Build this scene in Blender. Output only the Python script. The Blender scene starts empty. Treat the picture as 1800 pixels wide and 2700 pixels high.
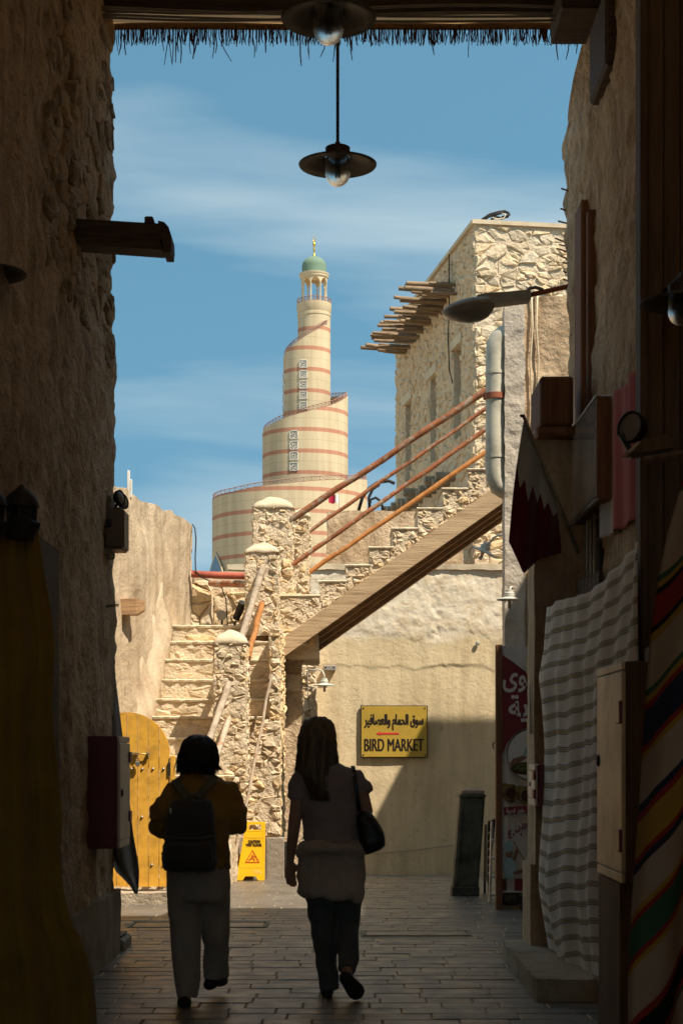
import bpy, math, random
import numpy as np
from mathutils import Vector, Matrix

# ------------------------------------------------------------------ camera, sky, sun, exposure
sc = bpy.context.scene
COL = sc.collection
FPX, HOR, CAMZ = 4500.0, 1990.0, 1.45          # focal length in source pixels, horizon row, eye height


def P(x, y, D):
    """Point seen at source pixel (x, y) of the 1800 x 2700 frame, D metres ahead of the camera."""
    return Vector(((x - 900.0) * D / FPX, D, CAMZ + (HOR - y) * D / FPX))


def PX(x, D): return (x - 900.0) * D / FPX
def PZ(y, D): return CAMZ + (HOR - y) * D / FPX


cam = bpy.data.cameras.new('camera')
cam.sensor_fit = 'VERTICAL'
cam.sensor_height = 36.0
cam.lens = 60.0
cam.shift_y = (HOR - 1350.0) / 2700.0
cam.clip_start = 0.1
cam.clip_end = 3000.0
cam.dof.use_dof = True
cam.dof.focus_distance = 26.0
cam.dof.aperture_fstop = 7.0
camo = bpy.data.objects.new('camera', cam)
camo.location = (0, 0, CAMZ)
camo.rotation_euler = (math.radians(90), 0, 0)
COL.objects.link(camo)
sc.camera = camo

SUN_FROM = Vector((0.52, -0.42, 1.0)).normalized()      # direction towards the sun
EL = math.asin(SUN_FROM.z)
AZ = math.atan2(SUN_FROM.x, SUN_FROM.y)

world = bpy.data.worlds.new('World')
sc.world = world
world.use_nodes = True
wt = world.node_tree
wn, wl = wt.nodes, wt.links
wn.clear()
w_out = wn.new('ShaderNodeOutputWorld')
w_bg = wn.new('ShaderNodeBackground')
w_sky = wn.new('ShaderNodeTexSky')
w_sky.sky_type = 'NISHITA'
w_sky.sun_disc = False
w_sky.sun_elevation = EL
w_sky.sun_rotation = AZ
w_sky.air_density = 1.0
w_sky.dust_density = 0.15
w_sky.ozone_density = 2.2
w_bg.inputs['Strength'].default_value = 0.125
# thin cirrus: stretched noise over the dome, same everywhere around it
w_tc = wn.new('ShaderNodeTexCoord')
w_map = wn.new('ShaderNodeMapping')
w_map.inputs['Location'].default_value = (5.2, 2.0, 0.70)
w_map.inputs['Rotation'].default_value = (0.0, math.radians(-7), 0.0)
w_map.inputs['Scale'].default_value = (1.1, 1.1, 7.0)
w_n = wn.new('ShaderNodeTexNoise')
w_n.inputs['Scale'].default_value = 1.55
w_n.inputs['Detail'].default_value = 6.0
w_n.inputs['Roughness'].default_value = 0.48
w_n.inputs['Distortion'].default_value = 0.35
w_r = wn.new('ShaderNodeValToRGB')
w_r.color_ramp.elements[0].position = 0.455
w_r.color_ramp.elements[0].color = (0, 0, 0, 1)
w_r.color_ramp.elements[1].position = 0.68
w_r.color_ramp.elements[1].color = (1, 1, 1, 1)
w_tint = wn.new('ShaderNodeMixRGB')
w_tint.blend_type = 'MULTIPLY'
w_tint.inputs[0].default_value = 1.0
w_tint.inputs[2].default_value = (0.74, 1.01, 0.80, 1)
w_mix = wn.new('ShaderNodeMixRGB')
w_mix.inputs[2].default_value = (2.9, 3.45, 3.6, 1)
w_m = wn.new('ShaderNodeMath')
w_m.operation = 'MULTIPLY'
w_m.inputs[1].default_value = 0.8
wl.new(w_tc.outputs['Generated'], w_map.inputs['Vector'])
wl.new(w_map.outputs['Vector'], w_n.inputs['Vector'])
wl.new(w_n.outputs['Fac'], w_r.inputs['Fac'])
wl.new(w_r.outputs['Color'], w_m.inputs[0])
wl.new(w_m.outputs[0], w_mix.inputs[0])
w_add = wn.new('ShaderNodeVectorMath')
w_add.operation = 'ADD'
w_add.inputs[1].default_value = (0.0, 0.0, 0.45)          # thins the pale horizon band all round
w_nrm = wn.new('ShaderNodeVectorMath')
w_nrm.operation = 'NORMALIZE'
wl.new(w_tc.outputs['Generated'], w_add.inputs[0])
wl.new(w_add.outputs[0], w_nrm.inputs[0])
wl.new(w_nrm.outputs[0], w_sky.inputs['Vector'])
wl.new(w_sky.outputs['Color'], w_tint.inputs[1])
wl.new(w_tint.outputs['Color'], w_mix.inputs[1])
wl.new(w_mix.outputs['Color'], w_bg.inputs['Color'])
wl.new(w_bg.outputs['Background'], w_out.inputs['Surface'])

sun = bpy.data.lights.new('sun', 'SUN')
sun.energy = 4.2
sun.angle = math.radians(0.53)
sun.color = (1.0, 0.90, 0.75)
suno = bpy.data.objects.new('sun', sun)
suno.rotation_euler = SUN_FROM.to_track_quat('Z', 'Y').to_euler()
suno.location = (6, -6, 20)
COL.objects.link(suno)

sc.view_settings.view_transform = 'Standard'
sc.view_settings.look = 'None'
sc.view_settings.gamma = 1.0
sc.view_settings.use_curve_mapping = False
sc.view_settings.exposure = 0.88
sc.cycles.max_bounces = 8
sc.cycles.diffuse_bounces = 6
sc.cycles.use_adaptive_sampling = True
sc.cycles.adaptive_threshold = 0.02
sc.cycles.caustics_reflective = False
sc.cycles.caustics_refractive = False
sc.cycles.use_denoising = True

# ------------------------------------------------------------------ numeric noise
M32 = np.uint64(0xFFFFFFFF)


def _hash(ix, iy, iz, s):
    h = (ix.astype(np.int64).astype(np.uint64) * np.uint64(374761393) + iy.astype(np.int64).astype(np.uint64) * np.uint64(668265263)
         + iz.astype(np.int64).astype(np.uint64) * np.uint64(2147483647) + np.uint64(s * 974711 + 17)) & M32
    h = ((h ^ (h >> np.uint64(13))) * np.uint64(1274126177)) & M32
    h = ((h ^ (h >> np.uint64(16))) * np.uint64(2246822519)) & M32
    h = h ^ (h >> np.uint64(15))
    return h.astype(np.float64) / 4294967295.0


def vnoise(p, s=0):
    p = np.asarray(p, float)
    i = np.floor(p)
    f = p - i
    f = f * f * f * (f * (f * 6 - 15) + 10)
    r = 0
    for dx in (0, 1):
        wx = f[:, 0] if dx else 1 - f[:, 0]
        for dy in (0, 1):
            wy = f[:, 1] if dy else 1 - f[:, 1]
            for dz in (0, 1):
                wz = f[:, 2] if dz else 1 - f[:, 2]
                r = r + wx * wy * wz * _hash(i[:, 0] + dx, i[:, 1] + dy, i[:, 2] + dz, s)
    return r * 2 - 1


def fbm(p, o=4, s=0, g=0.5):
    p = np.asarray(p, float)
    a, t, r = 1.0, 0.0, 0
    for k in range(o):
        r = r + a * vnoise(p * (2.03 ** k) + 7.3 * k, s + k)
        t += a
        a *= g
    return r / t * 1.6


def worley(p, s=0):
    p = np.asarray(p, float)
    i = np.floor(p)
    f1 = np.full(len(p), 9.0)
    f2 = np.full(len(p), 9.0)
    cid = np.zeros(len(p))
    for dx in (-1, 0, 1):
        for dy in (-1, 0, 1):
            for dz in (-1, 0, 1):
                c = i + (dx, dy, dz)
                q = np.stack([_hash(c[:, 0], c[:, 1], c[:, 2], s + k) for k in (1, 2, 3)], 1)
                d = np.sqrt(((c + q - p) ** 2).sum(1))
                n = d < f1
                f2 = np.where(n, f1, np.minimum(f2, d))
                cid = np.where(n, q[:, 0], cid)
                f1 = np.where(n, d, f1)
    return f1, f2, cid


# ------------------------------------------------------------------ objects
def tag(o, label=None, cat=None, group=None, kind=None):
    if label: o['label'] = label
    if cat: o['category'] = cat
    if group: o['group'] = group
    if kind: o['kind'] = kind
    return o


def thing(name, loc, label, cat, group=None):
    o = bpy.data.objects.new(name, None)
    o.empty_display_size = 0.2
    o.location = loc
    COL.objects.link(o)
    return tag(o, label, cat, group)


WLOC = {}


def wloc(o):
    v = Vector((0, 0, 0))
    while o is not None:
        v = v + o.location
        o = o.parent
    return v


def link_mesh(name, me, mat, parent=None):
    o = bpy.data.objects.new(name, me)
    COL.objects.link(o)
    if mat and not me.materials:
        me.materials.append(mat)
    if parent is not None:
        o.parent = parent
    return o


class MB:
    """Collects geometry in world coordinates; build() links it as one mesh object."""

    def __init__(s):
        s.v, s.f, s.uv = [], [], {}

    def add(s, vs, fs):
        n = len(s.v)
        s.v += [tuple(map(float, q)) for q in vs]
        s.f += [tuple(int(i) + n for i in q) for q in fs]
        return n

    def box(s, lo, hi):
        (a, b, c), (d, e, f) = lo, hi
        s.add([(a, b, c), (d, b, c), (d, e, c), (a, e, c), (a, b, f), (d, b, f), (d, e, f), (a, e, f)],
              [(0, 3, 2, 1), (4, 5, 6, 7), (0, 1, 5, 4), (1, 2, 6, 5), (2, 3, 7, 6), (3, 0, 4, 7)])
        return s

    def bbox(s, lo, hi, b=0.01):
        """box with chamfered vertical and horizontal edges"""
        lo, hi = Vector(lo), Vector(hi)
        c = (lo + hi) / 2
        h = (hi - lo) / 2
        b = min(b, min(h) * 0.8)
        vs, idx = [], {}
        for sx in (-1, 1):
            for sy in (-1, 1):
                for sz in (-1, 1):
                    for k in range(3):
                        q = [h[0], h[1], h[2]]
                        for j in range(3):
                            if j != k: q[j] -= b
                        idx[(sx, sy, sz, k)] = len(vs)
                        vs.append((c[0] + sx * q[0], c[1] + sy * q[1], c[2] + sz * q[2]))
        fs = []
        S = (-1, 1)
        for k in range(3):
            a1, a2 = [(1, 2), (2, 0), (0, 1)][k]
            for sg in S:
                quad = []
                for (p, q) in ((-1, -1), (1, -1), (1, 1), (-1, 1)):
                    t = [0, 0, 0]
                    t[k] = sg; t[a1] = p; t[a2] = q
                    quad.append(idx[(t[0], t[1], t[2], k)])
                fs.append(tuple(quad if sg > 0 else quad[::-1]))
        for k in range(3):
            a1, a2 = [(1, 2), (2, 0), (0, 1)][k]
            for p in S:
                for q in S:
                    e = []
                    for sg in S:
                        t = [0, 0, 0]
                        t[k] = sg; t[a1] = p; t[a2] = q
                        e.append((idx[(t[0], t[1], t[2], a1)], idx[(t[0], t[1], t[2], a2)]))
                    fs.append((e[0][0], e[1][0], e[1][1], e[0][1]) if p * q > 0 else (e[0][1], e[1][1], e[1][0], e[0][0]))
        for sx in S:
            for sy in S:
                for sz in S:
                    t = [idx[(sx, sy, sz, k)] for k in range(3)]
                    fs.append(tuple(t if sx * sy * sz > 0 else t[::-1]))
        s.add(vs, fs)
        return s

    def obox(s, c, ax, h, b=0.0):
        """box with centre c, orthonormal axes ax and half sizes h"""
        m = MB()
        if b: m.bbox((-h[0], -h[1], -h[2]), h, b)
        else: m.box((-h[0], -h[1], -h[2]), h)
        A = [Vector(a) for a in ax]
        c = Vector(c)
        s.add([c + A[0] * v[0] + A[1] * v[1] + A[2] * v[2] for v in m.v], m.f)
        return s

    def prism(s, poly, d):
        """polygon (3D points, one plane) extruded by vector d"""
        n = len(poly)
        d = Vector(d)
        p = [Vector(q) for q in poly]
        nrm = Vector((0, 0, 0))
        for i in range(n):
            nrm += p[i].cross(p[(i + 1) % n])
        if nrm.dot(d) > 0: p = p[::-1]
        s.add(p + [q + d for q in p], [tuple(range(n)), tuple(range(2 * n - 1, n - 1, -1))] +
              [(i, i + n, (i + 1) % n + n, (i + 1) % n) for i in range(n)])
        return s

    def tube(s, pts, r, n=8, cap=True, sq=1.0):
        pts = [Vector(p) for p in pts]
        rs = r if isinstance(r, (list, tuple)) else [r] * len(pts)
        up = Vector((0, 0, 1))
        t0 = (pts[1] - pts[0]).normalized()
        if abs(t0.dot(up)) > 0.95: up = Vector((0, 1, 0))
        vs, fs = [], []
        for i, p in enumerate(pts):
            t = (pts[min(i + 1, len(pts) - 1)] - pts[max(i - 1, 0)]).normalized()
            a = t.cross(up)
            if a.length < 1e-5: a = t.cross(Vector((1, 0, 0)))
            a.normalize()
            b = a.cross(t).normalized()
            up = b
            for k in range(n):
                an = 2 * math.pi * k / n
                vs.append(p + a * (math.cos(an) * rs[i]) + b * (math.sin(an) * rs[i] * sq))
        for i in range(len(pts) - 1):
            for k in range(n):
                fs.append((i * n + k, i * n + (k + 1) % n, (i + 1) * n + (k + 1) % n, (i + 1) * n + k))
        if cap:
            fs.append(tuple(range(n))[::-1])
            fs.append(tuple(range((len(pts) - 1) * n, len(pts) * n)))
        s.add(vs, [f[::-1] for f in fs])
        return s

    def lathe(s, c, prof, n=32, axis=None):
        """profile [(r, z)] turned about the vertical (or axis) through c"""
        c = Vector(c)
        ax = Vector(axis).normalized() if axis else Vector((0, 0, 1))
        a = ax.orthogonal().normalized()
        b = ax.cross(a)
        vs, fs = [], []
        for (r, z) in prof:
            for k in range(n):
                an = 2 * math.pi * k / n
                vs.append(c + ax * z + (a * math.cos(an) + b * math.sin(an)) * max(r, 1e-4))
        for i in range(len(prof) - 1):
            for k in range(n):
                fs.append((i * n + k, i * n + (k + 1) % n, (i + 1) * n + (k + 1) % n, (i + 1) * n + k))
        s.add(vs, fs)
        return s

    def rings(s, rings, cap=True):
        n = len(rings[0])
        vs = [q for r in rings for q in r]
        fs = []
        for i in range(len(rings) - 1):
            for k in range(n):
                fs.append((i * n + k, i * n + (k + 1) % n, (i + 1) * n + (k + 1) % n, (i + 1) * n + k))
        if cap:
            fs.append(tuple(range(n))[::-1])
            fs.append(tuple(range((len(rings) - 1) * n, len(rings) * n)))
        s.add(vs, fs)
        return s

    def grid(s, pts):
        """2-D array of points (rows x cols x 3); stores uv in 0..1"""
        pts = np.asarray(pts)
        r, c = pts.shape[:2]
        n0 = s.add(pts.reshape(-1, 3), [(i * c + j, i * c + j + 1, (i + 1) * c + j + 1, (i + 1) * c + j) for i in range(r - 1) for j in range(c - 1)])
        for i in range(r):
            for j in range(c):
                s.uv[n0 + i * c + j] = (j / (c - 1), i / (r - 1))
        return s

    def build(s, name, mat, parent=None, smooth=False, auto=None, thick=0):
        me = bpy.data.meshes.new(name)
        v = np.asarray(s.v, float)
        if parent is not None:
            v = v - np.asarray(wloc(parent))
        me.from_pydata(v.tolist(), [], s.f)
        if s.uv:
            uvl = me.uv_layers.new(name='UVMap')
            li = np.zeros(len(me.loops), dtype=np.int32)
            me.loops.foreach_get('vertex_index', li)
            arr = np.zeros((len(me.loops), 2))
            for q, vi in enumerate(li):
                arr[q] = s.uv.get(int(vi), (0, 0))
            uvl.data.foreach_set('uv', arr.ravel())
        me.update()
        if smooth:
            me.polygons.foreach_set('use_smooth', [True] * len(me.polygons))
            if auto:
                me.set_sharp_from_angle(angle=math.radians(auto))
        o = link_mesh(name, me, mat, parent)
        if thick:
            m = o.modifiers.new('thickness', 'SOLIDIFY')
            m.thickness = thick
        return o


def np_mesh(name, v, f, mat, parent=None, smooth=True):
    """mesh from numpy arrays: v (n,3), f (m,4)"""
    me = bpy.data.meshes.new(name)
    v = np.asarray(v, float)
    if parent is not None: v = v - np.asarray(wloc(parent))
    me.vertices.add(len(v))
    me.vertices.foreach_set('co', v.ravel())
    f = np.asarray(f, np.int32)
    me.loops.add(f.size)
    me.loops.foreach_set('vertex_index', f.ravel())
    me.polygons.add(len(f))
    me.polygons.foreach_set('loop_start', np.arange(0, f.size, 4, dtype=np.int32))
    me.update(calc_edges=True)
    me.validate()
    if smooth:
        me.polygons.foreach_set('use_smooth', [True] * len(me.polygons))
    return link_mesh(name, me, mat, parent)


def grid_faces(nu, nv, off=0, flip=False):
    a = (np.arange(nv - 1)[:, None] * nu + np.arange(nu - 1)[None, :]).ravel() + off
    q = np.stack([a, a + 1, a + nu + 1, a + nu], 1)
    return q[:, ::-1] if flip else q


def rough_box(lo, hi, step, amp, freq, seed=0, faces=('x0', 'x1', 'y0', 'y1', 'z0', 'z1'), oct=4, extra=None, coarse=None):
    """box whose faces are fine grids pushed about by noise: (verts, quads)"""
    lo, hi = np.asarray(lo, float), np.asarray(hi, float)
    V, F, n = [], [], 0
    for fc in faces:
        k = 'xyz'.index(fc[0])
        sd = fc[1] == '1'
        a1, a2 = [(1, 2), (2, 0), (0, 1)][k]
        st = step
        if coarse and fc in coarse: st = coarse[fc]
        nu = max(2, int(round((hi[a1] - lo[a1]) / st)) + 1)
        nv = max(2, int(round((hi[a2] - lo[a2]) / st)) + 1)
        u, v = np.meshgrid(np.linspace(lo[a1], hi[a1], nu), np.linspace(lo[a2], hi[a2], nv))
        p = np.zeros((nu * nv, 3))
        p[:, a1] = u.ravel()
        p[:, a2] = v.ravel()
        p[:, k] = hi[k] if sd else lo[k]
        V.append(p)
        F.append(grid_faces(nu, nv, n, not sd))
        n += nu * nv
    V = np.concatenate(V)
    F = np.concatenate(F)
    d = np.stack([fbm(V * freq + 3.1 * j + 11 * seed, oct, seed * 7 + j * 31) for j in range(3)], 1) * amp
    if extra is not None:
        d = d + extra(V)
    return V + d, F


def rough_panel(O, U, Vv, w, h, nu, nv, disp):
    """grid on a rectangle pushed along its normal U x V by disp(u, v, pos)"""
    O, U, Vv = np.asarray(O, float), np.asarray(U, float), np.asarray(Vv, float)
    N = np.cross(U, Vv)
    u, v = np.meshgrid(np.linspace(0, w, nu), np.linspace(0, h, nv))
    u, v = u.ravel(), v.ravel()
    p = O + u[:, None] * U + v[:, None] * Vv
    return p + disp(u, v, p)[:, None] * N, grid_faces(nu, nv)


# ------------------------------------------------------------------ rubble: stones cut from a jittered Voronoi pattern
def clip(poly, px, py, nx, ny):
    """part of poly with (q - p) . n <= 0"""
    out = []
    n = len(poly)
    for i in range(n):
        a, b = poly[i], poly[(i + 1) % n]
        da = (a[0] - px) * nx + (a[1] - py) * ny
        db = (b[0] - px) * nx + (b[1] - py) * ny
        if da <= 0: out.append(a)
        if (da < 0 < db) or (db < 0 < da):
            t = da / (da - db)
            out.append((a[0] + (b[0] - a[0]) * t, a[1] + (b[1] - a[1]) * t))
    return out


def in_convex(q, reg):
    n = len(reg)
    for i in range(n):
        a, b = reg[i], reg[(i + 1) % n]
        if (b[0] - a[0]) * (q[1] - a[1]) - (b[1] - a[1]) * (q[0] - a[0]) < 0: return False
    return True


def cells(reg, cw, ch, rng, holes=(), jit=0.36):
    """Voronoi cells (polygons) inside the convex counter-clockwise region reg"""
    u0, u1 = min(q[0] for q in reg), max(q[0] for q in reg)
    v0, v1 = min(q[1] for q in reg), max(q[1] for q in reg)
    nu, nv = int((u1 - u0) / cw) + 4, int((v1 - v0) / ch) + 4
    pts = {}
    for j in range(-2, nv):
        for i in range(-2, nu):
            if rng.random() < 0.20: continue            # a few larger stones
            pts[(i, j)] = (u0 + (i + 0.5 * (j % 2) + rng.uniform(-jit, jit)) * cw, v0 + (j + 0.4 + rng.uniform(-jit, jit)) * ch)
    for q in list(pts):
        if rng.random() < 0.16: pts[(q[0] + 0.5, q[1] + 0.5)] = (pts[q][0] + cw * rng.uniform(.3, .5), pts[q][1] + ch * rng.uniform(.3, .5))   # and small fillers
    out = []
    k2 = (cw / ch) ** 2
    for (i, j), p in pts.items():
        poly = [(p[0] - 2 * cw, p[1] - 2 * ch), (p[0] + 2 * cw, p[1] - 2 * ch), (p[0] + 2 * cw, p[1] + 2 * ch), (p[0] - 2 * cw, p[1] + 2 * ch)]
        fr_ = (-2, -1.5, -1, -.5, 0, .5, 1, 1.5, 2)
        for dj in fr_:
            for di in fr_:
                q = pts.get((i + di, j + dj))
                if q is None or (di == 0 and dj == 0): continue
                poly = clip(poly, (p[0] + q[0]) / 2, (p[1] + q[1]) / 2, q[0] - p[0], (q[1] - p[1]) * k2)
                if len(poly) < 3: break
            if len(poly) < 3: break
        for k in range(len(reg)):
            if len(poly) < 3: break
            a, b = reg[k], reg[(k + 1) % len(reg)]
            poly = clip(poly, a[0], a[1], b[1] - a[1], -(b[0] - a[0]))
        if len(poly) < 3: continue
        cx = sum(q[0] for q in poly) / len(poly)
        cy = sum(q[1] for q in poly) / len(poly)
        for (a, b, c, d) in holes:
            if len(poly) < 3: break
            if max(q[0] for q in poly) <= a or min(q[0] for q in poly) >= c or max(q[1] for q in poly) <= b or min(q[1] for q in poly) >= d: continue
            ds = [(a - cx, (a, b, 1, 0)), (cx - c, (c, b, -1, 0)), (b - cy, (a, b, 0, 1)), (cy - d, (a, d, 0, -1))]
            best = max(ds, key=lambda t: t[0])
            if best[0] < 0 and best[0] < -0.3 * min(cw, ch):
                poly = []
                break
            poly = clip(poly, *best[1])
        if len(poly) < 3: continue
        ar = abs(sum(poly[k][0] * poly[(k + 1) % len(poly)][1] - poly[(k + 1) % len(poly)][0] * poly[k][1] for k in range(len(poly)))) / 2
        if ar < 0.12 * cw * ch: continue
        out.append(poly)
    return out


def stone_geo(poly, O, U, V, N, depth, gap, rng, sink=0.03):
    c = (sum(q[0] for q in poly) / len(poly), sum(q[1] for q in poly) / len(poly))
    # drop very short edges, bend the long ones
    pl = []
    for k, q in enumerate(poly):
        r = poly[(k + 1) % len(poly)]
        l = math.hypot(r[0] - q[0], r[1] - q[1])
        if l < gap * 1.6: continue
        pl.append(q)
        if l > 5.5 * gap and len(poly) < 7 and rng.random() < 0.7:
            t = rng.uniform(0.35, 0.65)
            o = rng.uniform(-0.10, 0.06) * l
            pl.append((q[0] + (r[0] - q[0]) * t + (r[1] - q[1]) / l * -o, q[1] + (r[1] - q[1]) * t + (r[0] - q[0]) / l * o))
    if len(pl) < 3: return None
    R = max(math.hypot(q[0] - c[0], q[1] - c[1]) for q in pl)
    tx, ty = rng.uniform(-0.5, 0.5) * depth / R, rng.uniform(-0.5, 0.5) * depth / R

    def W(q, h): return O + U * q[0] + V * q[1] + N * h

    def ins(q, d, k):
        l = max(1e-4, math.hypot(q[0] - c[0], q[1] - c[1]))
        t = max(0.0, 1 - d / l) * k
        return (c[0] + (q[0] - c[0]) * t, c[1] + (q[1] - c[1]) * t)
    r0 = [ins(q, gap * 0.4, 1) for q in pl]
    r1 = [ins(q, gap * 0.5, rng.uniform(0.93, 0.99)) for q in pl]
    r2 = [ins(q, gap, rng.uniform(0.55, 0.84)) for q in pl]
    n = len(pl)
    vs = [W(q, -sink) for q in r0]
    vs += [W(q, depth * rng.uniform(0.25, 0.85) + tx * (q[0] - c[0]) + ty * (q[1] - c[1])) for q in r1]
    vs += [W(q, depth * rng.uniform(0.6, 1.2) + tx * (q[0] - c[0]) + ty * (q[1] - c[1])) for q in r2]
    cc = (c[0] + rng.uniform(-.2, .2) * R, c[1] + rng.uniform(-.2, .2) * R)
    vs.append(W(cc, depth * rng.uniform(0.85, 1.25)))
    fs = []
    for a in (0, 1):
        for k in range(n):
            fs.append((a * n + k, a * n + (k + 1) % n, (a + 1) * n + (k + 1) % n, (a + 1) * n + k))
    for k in range(n):
        fs.append((2 * n + k, 2 * n + (k + 1) % n, 3 * n))
    return vs, fs


def rubble(jobs, parent, mat, nmax=300, name='stone', infill='stone_infill', smooth=False):
    """jobs: list of dict(O,U,V,reg,cw,ch,depth,gap,seed,holes). The nmax that show largest become objects, the rest one stuff part."""
    allst = []
    for j in jobs:
        rng = random.Random(j.get('seed', 1))
        O, U, V = Vector(j['O']), Vector(j['U']), Vector(j['V'])
        N = U.cross(V)
        O = O - N * j.get('sunk', 0.0)
        for poly in cells(j['reg'], j['cw'], j['ch'], rng, j.get('holes', ()), j.get('jit', 0.36)):
            if sum((poly[k][0] * poly[(k + 1) % len(poly)][1] - poly[(k + 1) % len(poly)][0] * poly[k][1]) for k in range(len(poly))) < 0: poly = poly[::-1]
            if rng.random() < j.get('skip', 0.0): continue
            g = stone_geo(poly, O - N * rng.uniform(0, j['depth'] * .45), U, V, N, j['depth'] * rng.uniform(0.75, 1.2), j.get('gap', 0.02), rng)
            if not g: continue
            q = g[0][-1]
            # size as the camera sees it
            vd = (Vector((0, 0, CAMZ)) - q)
            dist = vd.length
            ar = abs(sum(poly[k][0] * poly[(k + 1) % len(poly)][1] - poly[(k + 1) % len(poly)][0] * poly[k][1] for k in range(len(poly)))) / 2
            allst.append((ar * max(0.0, N.dot(vd.normalized())) / dist ** 2, g))
    allst.sort(key=lambda t: -t[0])
    pl = wloc(parent)
    for k, (_, (vs, fs)) in enumerate(allst[:nmax]):
        me = bpy.data.meshes.new(name)
        c = vs[-1]
        me.from_pydata([tuple(q - c) for q in vs], [], fs)
        if smooth:
            me.polygons.foreach_set('use_smooth', [True] * len(fs))
            me.set_sharp_from_angle(angle=math.radians(38))
        o = link_mesh(name, me, mat, parent)
        o.location = c - pl
    rest = allst[nmax:]
    if rest:
        mb = MB()
        for _, (vs, fs) in rest: mb.add(vs, fs)
        tag(mb.build(infill, mat, parent), kind='stuff')
    return len(allst)


RECT = lambda w, h: [(0, 0), (w, 0), (w, h), (0, h)]
# ------------------------------------------------------------------ materials (all procedural)
class NT:
    def __init__(s, name):
        s.m = bpy.data.materials.new(name)
        s.m.use_nodes = True
        s.t = s.m.node_tree
        s.n = s.t.nodes
        s.b = s.n['Principled BSDF']

    def new(s, kind, **kw):
        q = s.n.new(kind)
        for k, v in kw.items():
            if k.startswith('i_'):
                q.inputs[k[2:].replace('_', ' ')].default_value = v
            else:
                setattr(q, k, v)
        return q

    def link(s, a, b): s.t.links.new(a, b)

    def pos(s, scale=(1, 1, 1), local=False):
        if local:
            g = s.new('ShaderNodeTexCoord').outputs['Object']
        else:
            g = s.new('ShaderNodeNewGeometry').outputs['Position']
        if scale == (1, 1, 1): return g
        m = s.new('ShaderNodeVectorMath', operation='MULTIPLY')
        m.inputs[1].default_value = scale
        s.link(g, m.inputs[0])
        return m.outputs[0]

    def noise(s, vec, scale, detail=4, rough=0.55, dist=0.0):
        q = s.new('ShaderNodeTexNoise')
        q.inputs['Scale'].default_value = scale
        q.inputs['Detail'].default_value = detail
        q.inputs['Roughness'].default_value = rough
        q.inputs['Distortion'].default_value = dist
        s.link(vec, q.inputs['Vector'])
        return q.outputs['Fac']

    def ramp(s, fac, stops, mode='LINEAR'):
        r = s.new('ShaderNodeValToRGB')
        e = r.color_ramp.elements
        r.color_ramp.interpolation = mode
        while len(e) < len(stops): e.new(0.5)
        for k, (p, c) in enumerate(stops):
            e[k].position = p
            e[k].color = (c[0], c[1], c[2], 1) if not isinstance(c, (int, float)) else (c, c, c, 1)
        s.link(fac, r.inputs['Fac'])
        return r.outputs['Color']

    def mix(s, fac, a, b, mode='MIX'):
        q = s.new('ShaderNodeMixRGB', blend_type=mode)
        for inp, v in ((q.inputs[0], fac), (q.inputs[1], a), (q.inputs[2], b)):
            if isinstance(v, (int, float)): inp.default_value = v
            elif isinstance(v, tuple): inp.default_value = (v[0], v[1], v[2], 1)
            else: s.link(v, inp)
        return q.outputs[0]

    def math(s, op, a, b=0.0, c=0.0):
        q = s.new('ShaderNodeMath', operation=op)
        for k, v in enumerate((a, b, c)):
            if isinstance(v, (int, float)): q.inputs[k].default_value = v
            else: s.link(v, q.inputs[k])
        return q.outputs[0]

    def bump(s, h, strength=0.4, dist=0.02):
        q = s.new('ShaderNodeBump')
        q.inputs['Strength'].default_value = strength
        q.inputs['Distance'].default_value = dist
        s.link(h, q.inputs['Height'])
        s.link(q.outputs[0], s.b.inputs['Normal'])

    def color(s, c):
        if isinstance(c, tuple): s.b.inputs['Base Color'].default_value = (c[0], c[1], c[2], 1)
        else: s.link(c, s.b.inputs['Base Color'])

    def rough(s, r, spec=0.3, metal=0.0):
        if isinstance(r, (int, float)): s.b.inputs['Roughness'].default_value = r
        else: s.link(r, s.b.inputs['Roughness'])
        s.b.inputs['Specular IOR Level'].default_value = spec
        s.b.inputs['Metallic'].default_value = metal


def k3(c, f): return (c[0] * f, c[1] * f, c[2] * f)


def mat_stone(name, c, var=0.30, bump=0.9, dark=0.45, fine=34):
    t = NT(name)
    p = t.pos()
    oi = t.new('ShaderNodeObjectInfo').outputs['Random']
    n1 = t.noise(p, 5.5, 5, 0.6, 0.4)
    n2 = t.noise(p, fine, 5, 0.65)
    base = t.ramp(n1, [(0.28, k3(c, 1 - var)), (0.5, c), (0.72, (min(.9, c[0] * 1.12), min(.9, c[1] * 1.13), min(.9, c[2] * 1.2)))])
    tone = t.ramp(oi, [(0.0, (0.72, 0.68, 0.60)), (0.25, (1.0, 0.98, 0.94)), (0.55, (1.05, 1.04, 1.02)), (0.75, (1.02, 0.90, 0.70)), (0.9, (0.88, 0.88, 0.90)), (1.0, (0.80, 0.72, 0.60))])
    col = t.mix(1.0, base, tone, 'MULTIPLY')
    pit = t.ramp(n2, [(0.30, dark), (0.44, 1.0)])
    col = t.mix(0.8, col, pit, 'MULTIPLY')
    t.color(col)
    t.rough(0.92, 0.15)
    h = t.math('ADD', t.math('MULTIPLY', t.noise(p, 17, 6, 0.68, 0.5), 1.0), t.math('MULTIPLY', n2, 0.35))
    t.bump(h, bump, 0.06)
    return t.m


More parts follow.
